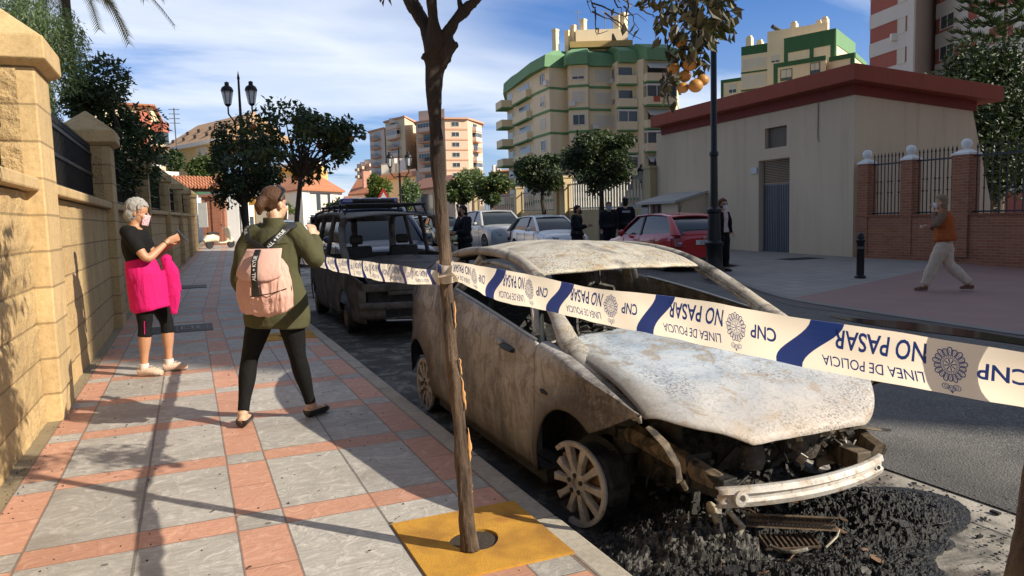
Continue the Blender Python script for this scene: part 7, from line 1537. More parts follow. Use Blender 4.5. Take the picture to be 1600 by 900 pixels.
def gA_wrap(F, mb):
    F.torso(mb, -.06, .47, .022, flare=lambda t: .004+.020*math.sin(min(1, t*1.0)*math.pi)); a = F.J['hip']
    mb.tube([a+Vector((0, .0, .10)), a+Vector((0, .01, -.08)), a+Vector((0, .015, -.22)), a+Vector((0, .02, -.25))], [(.206, .172), (.212, .180), (.208, .178), (.196, .166)], 24, up=(0, 1, 0))
    mb.tube([a+Vector((.03, .17, .24)), a+Vector((.05, .23, .05)), a+Vector((.06, .235, -.12)), a+Vector((.05, .22, -.30))], [(.04, .02), (.06, .022), (.065, .022), (.03, .015)], 12)
    mb.tube([a+Vector((-.03, .17, .24)), a+Vector((-.05, .24, .10)), a+Vector((-.06, .27, -.10))], [(.05, .03), (.06, .03), (.04, .02)], 12); mb.ball(a+Vector((0, .185, .22)), (.06, .045, .04), 10)
def exA(F, t_):
    hair_part(F, t_, HAIRG, g=.012, amp=.006); 
    m_, t = mat('floral_mask') ; o = t.coord(); v = t.voro(o, 70.); t.out(t.mix(t.ramp(v, [(.25, 1), (.4, 0)]), (.62, .42, .46), (.30, .05, .10)), .8); mask_part(F, t_, m_)
    k = F.k; f = lambda p: F.J['head']+F.hM @ (Vector(p)*k); q = MB(); q.tube([f((.085, .02, .0)), f((.086, .0, .06)), f((.05, .015, .115)), f((-.05, .015, .115)), f((-.086, .0, .06))], .005, 6); q.build('glasses_on_head', simple('glasses_brown', (.10, .05, .03), .3), t_, local=True, smooth=True)
    for sd in 'LR':
        a = F.J['ankle'+sd]; q = MB(); q.tube([a+Vector((0, 0, -.03)), a+Vector((0, 0, .035))], [.045, .043], 14); q.build('sock', WHITES, t_, local=True, smooth=True)
    q = MB(); p = F.J['ankleL']
    for p in (F.J['ankleL'], F.J['ankleR']):
        q = MB(); q.tube([p+Vector((.028*(-1)**i, .05+.016*i, .008-.006*i)) for i in range(7)], .004, 5); q.build('shoe_lace', WHITES, t_, local=True)
    q = MB(); q.lathe([(.033, -.006), (.034, .006)], F.J['wrR'].lerp(F.J['elR'], .12), 16, M=(F.J['wrR']-F.J['elR']).to_track_quat('Z', 'Y').to_matrix()); q.build('bracelet', simple('bracelet', (.25, .18, .10), .4, .6), t_, local=True)
    q = MB(); a = F.J['kneeR']; q.tube([Vector((.09+.070, .0, .52)), Vector((.09+.066, -.005, .47)), Vector((.09+.062, -.008, .40))], (.004, .003), 6); q.build('side_stripe', PINK, t_, local=True)
tA, FA = person('grey-haired woman in black top and tied magenta jacket looking at her phone', pA, fw, JA, 1.66, .97, 0, R_(-14), SK1, None, .008, ({'palm': (.7, .2, .5), 'curl': .8, 'd': (.35, .7, .35)}, {'palm': (-.7, .2, .3), 'curl': .8, 'd': (-.3, .8, .3)}),
    (dict(name='t_shirt', mat=BLK, fn=gA_top, amp=.004), dict(name='shorts', mat=BLK, fn=gA_short, amp=.003), dict(name='tied_jacket', mat=PINK, fn=gA_wrap, amp=.012, cs=(7, 7, 2.2))), ((-.1, 1, 0), (.25, 1, 0)), dict(m=BEIGE, sole=WHITES, h=.082), .009, exA)
def local_to(t_, p): return t_.matrix_basis @ Vector(p)
ph_ = MB(); ph_.box((0, 0, 0), (.075, .009, .15)); o = ph_.build('phone', simple('phone_black', (.015, .015, .018), .25), loc=(0, 0, 0), bevel=.004); o.matrix_world = Matrix.Translation(pA) @ Matrix.Rotation(tA.rotation_euler.z, 4, 'Z') @ Matrix.Translation((.0, .345, 1.29)) @ Matrix.Rotation(R_(38), 4, 'X'); tag(o, 'dark phone held up by the grey-haired woman', 'phone')
q = MB(); q.box((0, -.0055, 0), (.068, .001, .138)); q.build('screen', simple('phone_glass', (.30, .34, .38), .1), o, local=True)

# ---- woman in the olive jacket, back to us
fwB = Vector((CF.x, CF.y, 0)).normalized(); fwB = Matrix.Rotation(R_(-6), 3, 'Z') @ fwB
pB = Vector((.44, 5.28, 0)); pb = onground(430, 660); 
def fromimg(px, py, dfw=0.):                                          # point in B's local axes on her own plane
    D = (pB-CP).dot(CF) if False else 5.05
    p = at(px, py, D)-pB; rt = Vector((fwB.y, -fwB.x, 0)); return Vector((p.dot(rt), dfw, p.z))
fL, fR = onground(378, 668), onground(486, 652); rt = Vector((fwB.y, -fwB.x, 0))
pB = (fL+fR)/2; pB.z = 0
lB = lambda p: Vector(((p-pB).dot(rt), (p-pB).dot(fwB), 0))
aL, aR = lB(fL)+Vector((0, .02, .075)), lB(fR)+Vector((0, .02, .075))
JB = dict(hip=(.04, .0, .83), hipL=(-.045, .0, .81), hipR=(.125, .0, .81), kneeL=(-.185, .03, .45), kneeR=(.16, .03, .45), ankleL=aL, ankleR=aR, chest=(.05, .0, 1.13), neck=(.055, .02, 1.375), head=(.05, .05, 1.50),
          shL=(-.112, .0, 1.295), shR=(.212, .0, 1.305), elL=(-.215, -.02, 1.00), elR=(.335, .02, 1.10), wrL=(-.17, .11, .80), wrR=(.265, .17, 1.265), floorL=(0,0,0), floorR=(0,0,0))
def gB_jacket(F, mb):
    F.torso(mb, .02, .97, .026, flare=lambda t: .035*(1-t)**1.2)
    mb.tube([(.04, -.0, .86), (.04, -.0, .74), (.035, 0, .675)], [(.215, .160), (.225, .168), (.22, .16)], 24, up=(0, 1, 0))
    for sd in 'LR': F.shoulder(mb, sd, .026); F.arm(mb, sd, 0, .96, .020, fl=lambda t: .008*math.sin(t*9)**2)
    mb.tube([(.055, .0, 1.36), (.055, .0, 1.415)], [(.075, .07), (.070, .065)], 16, up=(0, 1, 0))
def gB_leg(F, mb):
    F.torso(mb, -.03, .25, .008)
    for sd in 'LR': F.leg(mb, sd, 0, .96, .008)
def exB(F, t_):
    def bun(F, mb):
        f = lambda p: F.J['head']+F.hM @ (Vector(p)*F.k)
        mb.tube([f((0, -.085, .03)), f((0, -.115, .02)), f((0, -.135, -.03)), f((.0, -.135, -.085))], [.030, .036, .034, .012], 12)
    hair_part(F, t_, HAIRB, bun, g=.004, amp=.003, tied=True); mask_part(F, t_, MASKW)
    f = lambda p: F.J['head']+F.hM @ (Vector(p)*F.k); q = MB(); q.tube([f((-.088, -.02, .02)), f((-.075, .02, .10)), f((0, .04, .135)), f((.075, .02, .10)), f((.088, -.03, .03))], (.012, .006), 8); q.build('sunglasses_on_head', BLKL, t_, local=True, smooth=True)
    # jacket details: yoke seam, cuffs, drawstring
    q = MB(); q.tube([(-.10, -.128, 1.235), (.05, -.160, 1.225), (.20, -.130, 1.24)], .004, 5); q.build('yoke_seam', cloth('olive_seam', (.05, .05, .024)), t_, local=True)
    q = MB(); q.lathe([(.042, -.02), (.044, .02)], F.J['wrR'].lerp(F.J['elR'], .10), 16, M=(F.J['wrR']-F.J['elR']).to_track_quat('Z', 'Y').to_matrix()); q.build('cuff', OLIVE, t_, local=True, smooth=True)
tB, FB = person('woman in olive jacket and black leggings seen from behind with one hand raised', pB, fwB, JB, 1.61, .93, R_(-26), R_(-4), SK2, None, .008, ({'palm': (.6, .3, 0), 'curl': .6}, {'palm': (-.6, .6, .1), 'curl': .9, 'd': (-.25, .35, .9)}),
    (dict(name='leggings', mat=LEGG, fn=gB_leg, amp=.002), dict(name='jacket', mat=OLIVE, fn=gB_jacket, amp=.010, cs=(5, 5, 4), vox=.009)), ((-.25, 1, 0), (.35, 1, 0)), dict(m=BLKL, h=.055), .008, exB)
# backpack worn on her back
bpk = thing('backpack', 'pale pink drawstring backpack worn by the woman in the olive jacket', 'backpack', pB+Matrix.Rotation(tB.rotation_euler.z, 3, 'Z') @ Vector((.125, -.02, .055)), tB.rotation_euler.z); bpk.scale = (1.04, 1, 1.02)
PKB = cloth('pink_canvas', (.62, .365, .30), .08, .010, .85, (14, 14, 3)); BAND = simple('black_webbing', (.010, .010, .011), .6)
by = -.20; mb = MB()
mb.tube([(-.03, by-.03, .735), (-.03, by-.055, .76), (-.03, by-.07, .84), (-.03, by-.07, .93), (-.03, by-.055, 1.02), (-.03, by-.035, 1.08)], [(.10, .05), (.172, .085), (.178, .10), (.170, .098), (.145, .085), (.11, .05)], 24, up=(0, 1, 0))
me = fuse(mb, .008, 3); crumple(me, .013, (24, 24, 3.5), 2); put_mesh(me, 'bag', PKB, bpk)
def flapfn(a, b):
    x = lerp(-1, 1, a); w_ = lerp(.115, .148, b); z = lerp(1.135, .945, b**.9)-.05*(1-x*x)*b*.2+.028*abs(x)**4*b; y = by-.085-.100*math.sin(min(1, b*1.25)*1.35)+.05*x*x
    return Vector((-.03+x*w_, y, z))
q = MB(); q.grid(flapfn, 20, 14); q.build('flap', cloth('pink_flap', (.60, .37, .31), .1, .004), bpk, local=True, smooth=True, solid=.012)
def strap(pts, w_=.022): q = MB(); q.tube(pts, (w_, .004), 8, up=(0, 1, 0)); return q
def lettering(txt, path, size, host, off=.006, flip=False, m_=None, start=.05):
    """lay flat letters along a polyline of 3-D points facing local -y"""
    vs, fs = text_mesh(txt, size, .004*size*6); pts = [Vector(p) for p in path]; ln = [0]
    for a, b in zip(pts, pts[1:]): ln.append(ln[-1]+(b-a).length)
    out = []
    for v in vs:
        s_ = min(max(v.x+start, 0), ln[-1]-1e-4); i = max(j for j in range(len(ln)-1) if ln[j] <= s_); d = (pts[i+1]-pts[i]).normalized(); n = Vector((0, -1, 0)); n = (n-d*n.dot(d)).normalized(); u_ = n.cross(d)
        out.append(pts[i].lerp(pts[i+1], (s_-ln[i])/(ln[i+1]-ln[i]))+u_*(v.y-size*.36)+n*off)
    q = MB(); q.add(out, fs); return q.build('lettering', m_ or simple('white_print', (.62, .62, .60), .6), host, local=True)
SL = [(-.20, -.03, 1.275), (-.19, -.125, 1.255), (-.145, -.205, 1.185), (-.075, -.215, 1.15), (-.045, -.22, 1.125)]; SR = [(.10, -.03, 1.285), (.08, -.13, 1.26), (.03, -.205, 1.185), (-.0, -.225, 1.15), (-.02, -.225, 1.12)]
CT = [(-.03, by-.125, 1.13), (-.03, by-.188, 1.06), (-.03, by-.205, .97), (-.03, by-.195, .885)]
for P_, tx, rev in ((SL, 'KE  KYLIE', False), (SR, 'ALL + KYLIE', True)):
    o = strap(P_).build('shoulder_strap', BAND, bpk, local=True); lettering(tx, list(reversed(P_)) if rev else P_, .030, o, .0055, start=.02)
o = strap(CT, .021).build('centre_strap', BAND, bpk, local=True); lettering('ALL + KYLIE', list(reversed(CT)), .030, o, .0055, start=.06)
q = MB(); q.box((-.03, by-.198, .875), (.05, .014, .06)); q.build('buckle', BLKL, bpk, local=True, bevel=.004)
q = MB(); q.tube([(-.07, by-.03, 1.13), (-.06, by-.06, 1.10), (-.03, by-.075, 1.085), (0, by-.06, 1.10), (.01, by-.03, 1.13)], .009, 8); q.build('carry_loop', BAND, bpk, local=True, smooth=True)
q = MB(); q.tube([(-.15, by-.115, .855), (-.06, by-.180, .845), (.06, by-.174, .862), (.13, by-.11, .885)], .0035, 5); q.build('zip', BAND, bpk, local=True)
q = MB(); q.tube([(.10, by-.06, 1.02), (.13, by-.075, .95), (.145, by-.07, .88), (.125, by-.085, .78), (.095, by-.05, .66)], .004, 5); q.build('drawstring', BAND, bpk, local=True)

# ---- people farther off: one builder for standing figures
def stand(h=1.72, spread=.11, step=0., armsL=None, armsR=None, lean=0.):
    k = h/1.72; J = dict(hip=(0, 0, .90), hipL=(-.09, 0, .88), hipR=(.09, 0, .88), kneeL=(-spread, step*.5+.02, .48), kneeR=(spread, -step*.5+.02, .48), ankleL=(-spread, step, .085), ankleR=(spread, -step, .085), chest=(0, lean*.5, 1.20), neck=(0, .01+lean, 1.46), head=(0, .04+lean, 1.585), shL=(-.185, lean*.9, 1.395), shR=(.185, lean*.9, 1.395),
        elL=(-.235, -.03, 1.11), elR=(.235, -.03, 1.11), wrL=(-.235, .08, .87), wrR=(.235, .08, .87), floorL=(0,0,0), floorR=(0,0,0))
    for sd, a in (('L', armsL), ('R', armsR)):
        if a: J['el'+sd], J['wr'+sd] = a
    return {q: Vector(v)*k for q, v in J.items()}
def coat(grow=.025, low=-.02, sl=.95, z=.93):
    def fn(F, mb):
        F.torso(mb, low, z, grow)
        for sd in 'LR': F.shoulder(mb, sd, grow*.8); F.arm(mb, sd, 0, sl, grow*.8)
    return fn
def pants(grow=.014, wide=0.):
    def fn(F, mb):
        F.torso(mb, -.03, .25, .012)
        for sd in 'LR': F.leg(mb, sd, 0, .97, grow, fl=lambda t: wide*t)
    return fn
SHB = dict(m=BLKL, h=.07)
def cop(label, px, D, dz, face, J, cap=False, h=1.76, maskm=None, yaw=0, light=False, ground=None):
    p = at(px, 400, D); loc = Vector((p.x, p.y, gz(p.y)+dz))
    def ex(F, t_):
        hair_part(F, t_, HAIRD, vox=.012, g=.008, amp=.003)
        mask_part(F, t_, maskm or simple('black_mask', (.012, .012, .014), .8))
        f = lambda q_: F.J['head']+F.hM @ (Vector(q_)*F.k)
        if cap: q = MB(); q.ball(f((0, -.01, .085)), (.098, .112, .062), 16, M=F.hM); q.box(f((0, .12, .075)), (.13, .09, .012), rot=F.hM); q.build('cap', NAVY, t_, local=True, smooth=True)
        q = MB(); q.lathe([(.205*F.k, -.03), (.205*F.k, .03)], F.J['hip']+Vector((0, 0, .10)), 18, M=Matrix.Diagonal((1, .76, 1))); q.build('duty_belt', BLKL, t_, local=True)
    gl = [dict(name='trousers', mat=NAVY, fn=pants(.022, .012), vox=.014), dict(name='jacket', mat=NAVY, fn=coat(.035), vox=.014, amp=.012)]
    return person(label, loc, face, J, h, 1.05, R_(yaw), 0, SK3, 'police officers in dark uniform', .012, (None, None), gl, (None, None), SHB, .01, ex)
fr_ = Vector((CR.x, CR.y, 0)).normalized(); bk_ = Vector((-CF.x, -CF.y, 0)).normalized()
cross = ((-.24, .12, 1.10), (.08, .26, 1.16)); crossR = ((.24, .12, 1.10), (-.08, .26, 1.14))
t1, F1 = cop('officer in dark uniform standing in the road beside the bare trunk, turned sideways', 727, 17.5, -.116, -fr_*.7+bk_*.5, stand(1.80, .10, .10, ((-.22, .12, 1.12), (-.10, .30, 1.12)), ((.22, .12, 1.12), (.10, .32, 1.10))), h=1.80)
cop('officer in dark uniform standing in front of the white hatchback bonnet', 902, 20.5, -.116, fr_*.8+bk_*.4, stand(1.76, .09, .03, None, ((.22, .14, 1.12), (.10, .34, 1.16))), h=1.74)
cop('officer with a pale blue mask facing us left of the red car', 952, 23, .0, bk_, stand(1.74, .10), maskm=MASKB, h=1.72)
t4, F4 = cop('officer with a dark cap seen from behind beside the red car', 978, 23.2, .0, -bk_, stand(1.84, .11), cap=True, h=1.84)
q = MB(); q.box((0, -.165*F4.k, 1.30*F4.k), (.24, .008, .07)); q.build('back_panel', simple('grey_patch', (.30, .31, .34), .6), t4, local=True)
# woman by the lamp post
pW = onground(1128, 424, 0); pW.z = zr(pW.y)
def exW(F, t_):
    def curls(F, mb):
        f = lambda p: F.J['head']+F.hM @ (Vector(p)*F.k); rr = random.Random(2)
        for i in range(14): a = rr.uniform(0, 6.28); mb.ball(f((.075*math.cos(a), -.02+.07*math.sin(a), rr.uniform(-.06, .08))), .035, 8)
    hair_part(F, t_, HAIRR, curls, g=.022, vox=.012); mask_part(F, t_, MASKW)
    f = lambda p: F.J['head']+F.hM @ (Vector(p)*F.k); q = MB()
    for e in (-1, 1): q.ball(f((e*.034, .088, .004)), (.030, .012, .022), 10, M=F.hM); q.bar(f((e*.06, .08, .008)), f((e*.08, -.01, .005)), .006)
    q.build('sunglasses', BLKL, t_, local=True, smooth=True)
gw = [dict(name='trousers', mat=BLK, fn=pants(.02, .015), vox=.012), dict(name='jumper', mat=cloth('pale_pink_knit', (.52, .40, .40), .1), fn=coat(.018, .05), vox=.012), dict(name='waistcoat', mat=BLK, vox=.012, fn=lambda F, mb: [mb.tube([F.J['neck']+Vector((s*.10, .02, -.06)), F.J['chest']+Vector((s*.135, .04, 0)), F.J['hip']+Vector((s*.15, .03, .02))], [(.06, .10), (.07, .135), (.075, .14)], 14, up=(0, 1, 0)) for s in (-1, 1)])]
person('woman in dark glasses and white mask walking past the lamp post with a black waistcoat', pW, bk_*.8+fr_*.55, stand(1.68, .08, .05, ((-.235, .02, 1.12), (-.28, .10, .90)), ((.24, -.05, 1.12), (.27, .05, .9))), 1.66, 1.1, R_(-6), 0, SK2, None, .011, (None, None), gw, (None, None), SHB, .01, exW)
# woman in the orange vest striding left on the far pavement
pO = onground(1475, 450, -.05); pO.z = zr(pO.y); fO = -fr_*.86-bk_*.4
JO = stand(1.66, .05, 0, ((-.22, .17, 1.16), (-.07, .20, 1.44)), ((.235, .06, 1.10), (.14, .26, 1.14)), .05)
JO.update(kneeL=Vector((-.06, .17, .47)), ankleL=Vector((-.05, .30, .09)), kneeR=Vector((.07, -.06, .46)), ankleR=Vector((.06, -.40, .12)), floorR=Vector((0, 0, .02)))
def exO(F, t_):
    hair_part(F, t_, HAIRL, lambda F, mb: mb.ball(F.J['head']+F.hM @ Vector((0, -.05, -.07)), (.08, .06, .08), 12), g=.018, vox=.012); mask_part(F, t_, MASKW)
go = [dict(name='trousers', mat=CRT, fn=pants(.024, .018), vox=.011, amp=.010), dict(name='jumper', mat=cloth('brown_knit', (.20, .13, .09), .1), fn=coat(.014, .3), vox=.012), dict(name='vest', mat=ORV, vox=.012, amp=.010, fn=lambda F, mb: (F.torso(mb, -.01, .93, .035, flare=lambda t: .02*(1-t)), [F.shoulder(mb, s, .018) for s in 'LR']))]
tO, FO = person('woman in a rust orange vest and cream trousers striding along the brick wall', pO, fO, JO, 1.64, 1.12, R_(8), 0, SK2, None, .011, (None, None), go, ((0, 1, 0), (0, 1, 0)), dict(m=cloth('brown_shoe', (.16, .08, .05)), sole=WHITES, h=.08), .01, exO)
# ================================================================== NEAR TREE, TAPE
TRK = None
def m_trunk():
    m, t = mat('scorched_shaded_bark'); o = t.coord(); x, y, z = t.sep(o)
    n = t.noise(t.scale(o, (40, 40, 4.)), 1, 8, .7, .8); f = t.noise(t.scale(o, (110, 110, 14)), 1, 5, .7); big = t.noise(t.scale(o, (6, 6, 2.2)), 1.3, 5, .6)
    c = t.mix(t.ramp(n, [(.36, 0), (.62, 1)]), (.036, .022, .014), (.125, .082, .052)); c = t.mix(t.ramp(big, [(.5, 0), (.64, .7)]), c, (.19, .135, .088)); c = t.mix(t.ramp(f, [(.56, 0), (.70, .7)]), c, (.03, .02, .013))
    c = t.mix(t.ramp(z, [(.0, 0), (1.0, 0)]), c, c); top_shade = t.math('MULTIPLY', t.ramp(t.math('MULTIPLY', z, .4), [(.50, 0), (.64, 1)]), 1.)
    c = t.mix(t.math('MULTIPLY', top_shade, .88), c, (.020, .013, .010))  # upper trunk darkened in the bark colour to stand for crown shade
    t.out(c, .85, 0, t.bump(t.math('ADD', n, t.math('MULTIPLY', f, .5)), 1., .018)); return m
TRKM = m_trunk(); WOOD = simple('torn_wood', (.56, .30, .12), .75, 0, .3, 30, .004)
nt = thing('orange_tree', 'slender scorched tree trunk tied with police tape rising from the yellow pit cover', 'tree', (1.0, 2.89, 0))
def tp(px, py, D=3.09): return at(px, py, D)
pth = [(734, 860, 3.07), (733, 846, 3.07), (727, 770, 3.08), (721, 690, 3.09), (715, 620, 3.09), (707, 560, 3.10), (702, 500, 3.10), (697, 425, 3.10), (692, 360, 3.10), (687, 290, 3.11), (682, 230, 3.11), (679, 170, 3.11), (679, 120, 3.11), (682, 85, 3.11), (683, 62, 3.11)]
rd = [.042, .038, .031, .030, .030, .026, .029, .027, .027, .027, .027, .028, .036, .048, .030]
q = MB(); q.tube([tp(*p) for p in pth], rd, 20)
q.tube([tp(680, 85), tp(665, 40, 3.12), tp(650, 15, 3.14), tp(634, -12, 3.16), tp(600, -90, 3.2), tp(585, -170, 3.3)], [.040, .032, .032, .028, .022, .014], 12)
q.tube([tp(682, 75), tp(676, 30, 3.06), tp(672, -15, 3.02), tp(668, -110, 2.95), tp(680, -200, 2.9)], [.036, .025, .025, .020, .012], 12)
q.tube([tp(692, 92), tp(702, 68, 3.08), tp(697, 54, 3.08), tp(712, 30, 3.06), tp(724, 18, 3.05), tp(748, -3, 3.02), tp(800, -50, 2.95), tp(880, -95, 2.9), tp(980, -110, 2.9)], [.034, .024, .022, .021, .023, .017, .016, .014, .010], 12)
q.tube([tp(722, 22, 3.05), tp(719, 8, 3.05), tp(716, -10, 3.05), tp(724, -90, 3.1)], [.014, .012, .011, .008], 8)
q.tube([tp(698, 80), tp(708, 72, 3.07), tp(714, 69, 3.06)], [.026, .018, .013], 8); q.tube([tp(678, 100), tp(666, 90, 3.09), tp(659, 88, 3.08)], [.022, .018, .014], 8); q.tube([tp(690, 105), tp(696, 96, 3.08), tp(700, 93, 3.08)], [.02, .014, .008], 8)
for (a, b) in ((683, 150), (684, 140), (682, 165)): q.tube([tp(a, b), tp(a+5, b-2, 3.08)], [.012, .005], 6)
me = fuse(q, .006, 1)
nrm_ = [v.normal.copy() for v in me.vertices]
for v, n_ in zip(me.vertices, nrm_):
    p = v.co.copy(); v.co += n_*(.006*mnoise.fractal(Vector((p.x*30, p.y*30, p.z*4.5)), .8, 2, 5)+.006*mnoise.noise(Vector((p.x*9, p.y*9, p.z*7))))
for v in me.vertices: v.co -= Vector((1.0, 2.89, 0))
put_mesh(me, 'trunk', TRKM, nt)
# torn strips of bark with pale wood under them, on the side towards the car
q = MB()
for (y0, y1, dx, w_) in ((470, 512, 13, .010), (560, 585, 15, .008), (590, 640, 14, .010), (668, 720, 15, .013), (700, 712, 2, .006), (750, 770, 14, .005)):
    pts = []; n = 8; q = MB()
    for i in range(n+1):
        py = lerp(y0, y1, i/n); k = max(j for j in range(len(pth)-1) if pth[j][1] >= py); f = (pth[k][1]-py)/(pth[k][1]-pth[k+1][1]); px = lerp(pth[k][0], pth[k+1][0], f); pts.append(at(px+dx-3.5+random.uniform(-1, 1), py, 3.09-.014))
    q.tube(pts, [(w_*.55*(.25+math.sin(math.pi*i/n))*random.uniform(.4, 1.3), .004) for i in range(n+1)], 8, up=tuple(-CF)); q.build('torn_wood', WOOD, nt, smooth=True)
# crown: thin burnt twigs and curled leaves
DRY = [leafmat('dry_leaf', (.030, .026, .012), (.085, .070, .032), .15), leafmat('dry_leaf_olive', (.020, .026, .010), (.06, .065, .024), .2)]
TW = MB(); LFM = MB(); rnd = random.Random(77)
def twig(a, b, n, r, leaf=0, sag=.0, size=.06, kink=.05):
    pts = [a]; 
    for i in range(1, n+1):
        p = a.lerp(b, i/n)+Vector((rnd.gauss(0, kink), rnd.gauss(0, kink), rnd.gauss(0, kink)-sag*math.sin(math.pi*i/n))); pts.append(p)
    TW.tube(pts, [r*(1-.75*i/n) for i in range(n+1)], 5)
    for _ in range(leaf):
        i = rnd.randint(1, n); leaves(LFM, [pts[i]+Vector((rnd.gauss(0, .012), rnd.gauss(0, .012), rnd.gauss(0, .012)))], size, droop=1.2, rnd=rnd, aspect=.5, fold=.5)
    return pts
# limb out to the right carrying the hanging bunch
P0 = tp(980, -110, 2.9); h0 = at(1050, -60, 3.05); twig(P0, h0, 5, .012, 3, kink=.01)
for (x0, y0, x1, y1, r, lf) in ((1050,-60,1062,60,.008,9), (1050,-60,1100,55,.008,14), (1060,-50,1130,20,.007,14), (1050,-60,1035,30,.006,6), (1095,40,1098,120,.004,6), (1062,55,1052,105,.004,5), (1062,50,1075,115,.004,5), (1078,20,1084,90,.005,10), (1110,-10,1150,25,.004,8), (1080,-20,1095,60,.005,14), (1040,20,1032,45,.003,3), (1048,110,1036,158,.003,6), (1056,120,1050,150,.003,4), (1090,40,1092,100,.004,6), (1100,30,1112,70,.004,9), (1120,0,1125,50,.004,9), (1045,60,1040,120,.0035,6)):
    twig(at(x0, y0, 3.1+rnd.uniform(-.08, .08)), at(x1, y1, 3.1+rnd.uniform(-.12, .12)), 6, r, int(lf*1.7), 0, .062, .010)
for i in range(150):
    x, y = rnd.gauss(1078, 32), rnd.gauss(18, 26)
    if y < 85: leaves(LFM, [at(x, y, 3.1+rnd.gauss(0, .12))], .066, droop=1.3, rnd=rnd, aspect=.52, fold=.5)
# bare twigs at the top
for (a, b) in (((900,-40),(925,18)), ((925,18),(975,45)), ((925,5),(1010,30)), ((930,12),(918,0)), ((930,15),(932,55)), ((932,45),(945,48)), ((960,-5),(975,28)), ((975,10),(985,42)), ((1000,15),(1030,28)), ((980,0),(996,45)), ((1026,25),(1042,60)), ((950,-20),(990,5)), ((945,20),(1005,60)), ((1000,10),(1025,3))):
    twig(at(*a, 3.0+rnd.uniform(-.1, .1)), at(*b, 3.0+rnd.uniform(-.1, .1)), 5, .0042, 1 if rnd.random() < .3 else 0, 0, .05, .006)
for i in range(14): leaves(LFM, [at(rnd.gauss(1000, 14), rnd.gauss(4, 5), 3.0)], .05, droop=.5, rnd=rnd)
twig(tp(634, -12, 3.16), at(578, -10, 3.1), 4, .006, 5, kink=.01)
# the part above the frame, which throws the dappled shade on the wall
for i in range(46):
    s0 = rnd.choice((tp(600, -90, 3.2), tp(668, -110, 2.95), tp(880, -95, 2.9), tp(724, -90, 3.1), tp(585, -170, 3.3))); e = s0+Vector((rnd.gauss(0, .35), rnd.gauss(-.1, .35), rnd.uniform(.05, .75))); twig(s0, e, 5, .008, 12, 0, .075, .03)
sc0 = Vector((1.0, 2.88, 2.15))+SD*1.15                               # unseen leaf clump added above the frame, sunward, to shade the upper trunk
for i in range(26): e = Vector(clump(sc0, (.42, .42, .34), 1, rnd, .1)[0]); twig(tp(748, -3, 3.02), e, 4, .006, 0, 0, .07, .02); leaves(LFM, clump(e, (.14, .14, .12), 34, rnd, .1), .075, droop=1., rnd=rnd, aspect=.5, fold=.5)
TW.build('twigs', DKBARK, nt, smooth=True); LFM.build('crown', DRY, nt, recalc=False)
OR2 = simple('mandarin_peel', (.42, .20, .045), .45, 0, .18, 30, .003, 160)
for (px, py, r) in ((1064.5, 67.5, .0255), (1078, 101, .029), (1052, 107, .026), (1070, 119, .027), (1067, 137, .025), (1087, 134, .030), (1098, 125, .026)):
    c = at(px, py, 3.1+rnd.uniform(-.04, .04)); q = MB(); q.ball(c, (r, r, r*.9), 18); q.ball(c+Vector((0, 0, r*.88)), (.005, .005, .004), 6, mi=1); q.build('orange_fruit', [OR2, DKBARK], nt, smooth=True)

# next trunk of the row, at the right edge of the picture, where the tape is tied off
bx0 = at(1642, 760, 1.10); n2 = thing('orange_tree', 'dark trunk at the right edge of the picture where the tape ends', 'tree', (bx0.x, bx0.y, 0))
q = MB(); q.tube([Vector((bx0.x, bx0.y, -.05)), at(1636, 1010, 1.10), at(1637, 900, 1.10), at(1641, 830, 1.10), at(1642, 760, 1.10), at(1648, 640, 1.10), at(1658, 500, 1.10), Vector((bx0.x+.03, bx0.y, 2.0)), Vector((bx0.x-.02, bx0.y-.04, 2.7))], [.085, .062, .052, .042, .036, .033, .033, .034, .03], 16)
q.tube([Vector((bx0.x, bx0.y, 2.1)), Vector((bx0.x+.25, bx0.y-.1, 2.8))], [.026, .016], 8); me = fuse(q, .007, 1); n_l = [v.normal.copy() for v in me.vertices]
for v, n_ in zip(me.vertices, n_l): p = v.co.copy(); v.co += n_*.006*mnoise.fractal(Vector((p.x*30, p.y*30, p.z*5)), .8, 2, 5)-Vector((bx0.x, bx0.y, 0))
put_mesh(me, 'trunk', TRKM, n2)
# ---- the tape
m, t = mat('tape_film'); o_ = t.coord(); p_ = t.n('BsdfPrincipled'); p_.inputs['Base Color'].default_value = (.80, .76, .68, 1); p_.inputs['Roughness'].default_value = .35
tl = t.n('BsdfTranslucent'); tl.inputs[0].default_value = (.90, .80, .66, 1); ms_ = t.n('MixShader'); ms_.inputs[0].default_value = .62; t.t.links.new(p_.outputs[0], ms_.inputs[1]); t.t.links.new(tl.outputs[0], ms_.inputs[2]); oo = t.n('OutputMaterial'); t.t.links.new(ms_.outputs[0], oo.inputs[0]); TAPE = m; 
m, t = mat('tape_navy'); p_ = t.n('BsdfPrincipled'); p_.inputs['Base Color'].default_value = (.018, .045, .22, 1); p_.inputs['Roughness'].default_value = .35
tl = t.n('BsdfTranslucent'); tl.inputs[0].default_value = (.02, .075, .42, 1); ms_ = t.n('MixShader'); ms_.inputs[0].default_value = .45; t.t.links.new(p_.outputs[0], ms_.inputs[1]); t.t.links.new(tl.outputs[0], ms_.inputs[2]); oo = t.n('OutputMaterial'); t.t.links.new(ms_.outputs[0], oo.inputs[0]); NAVYT = m
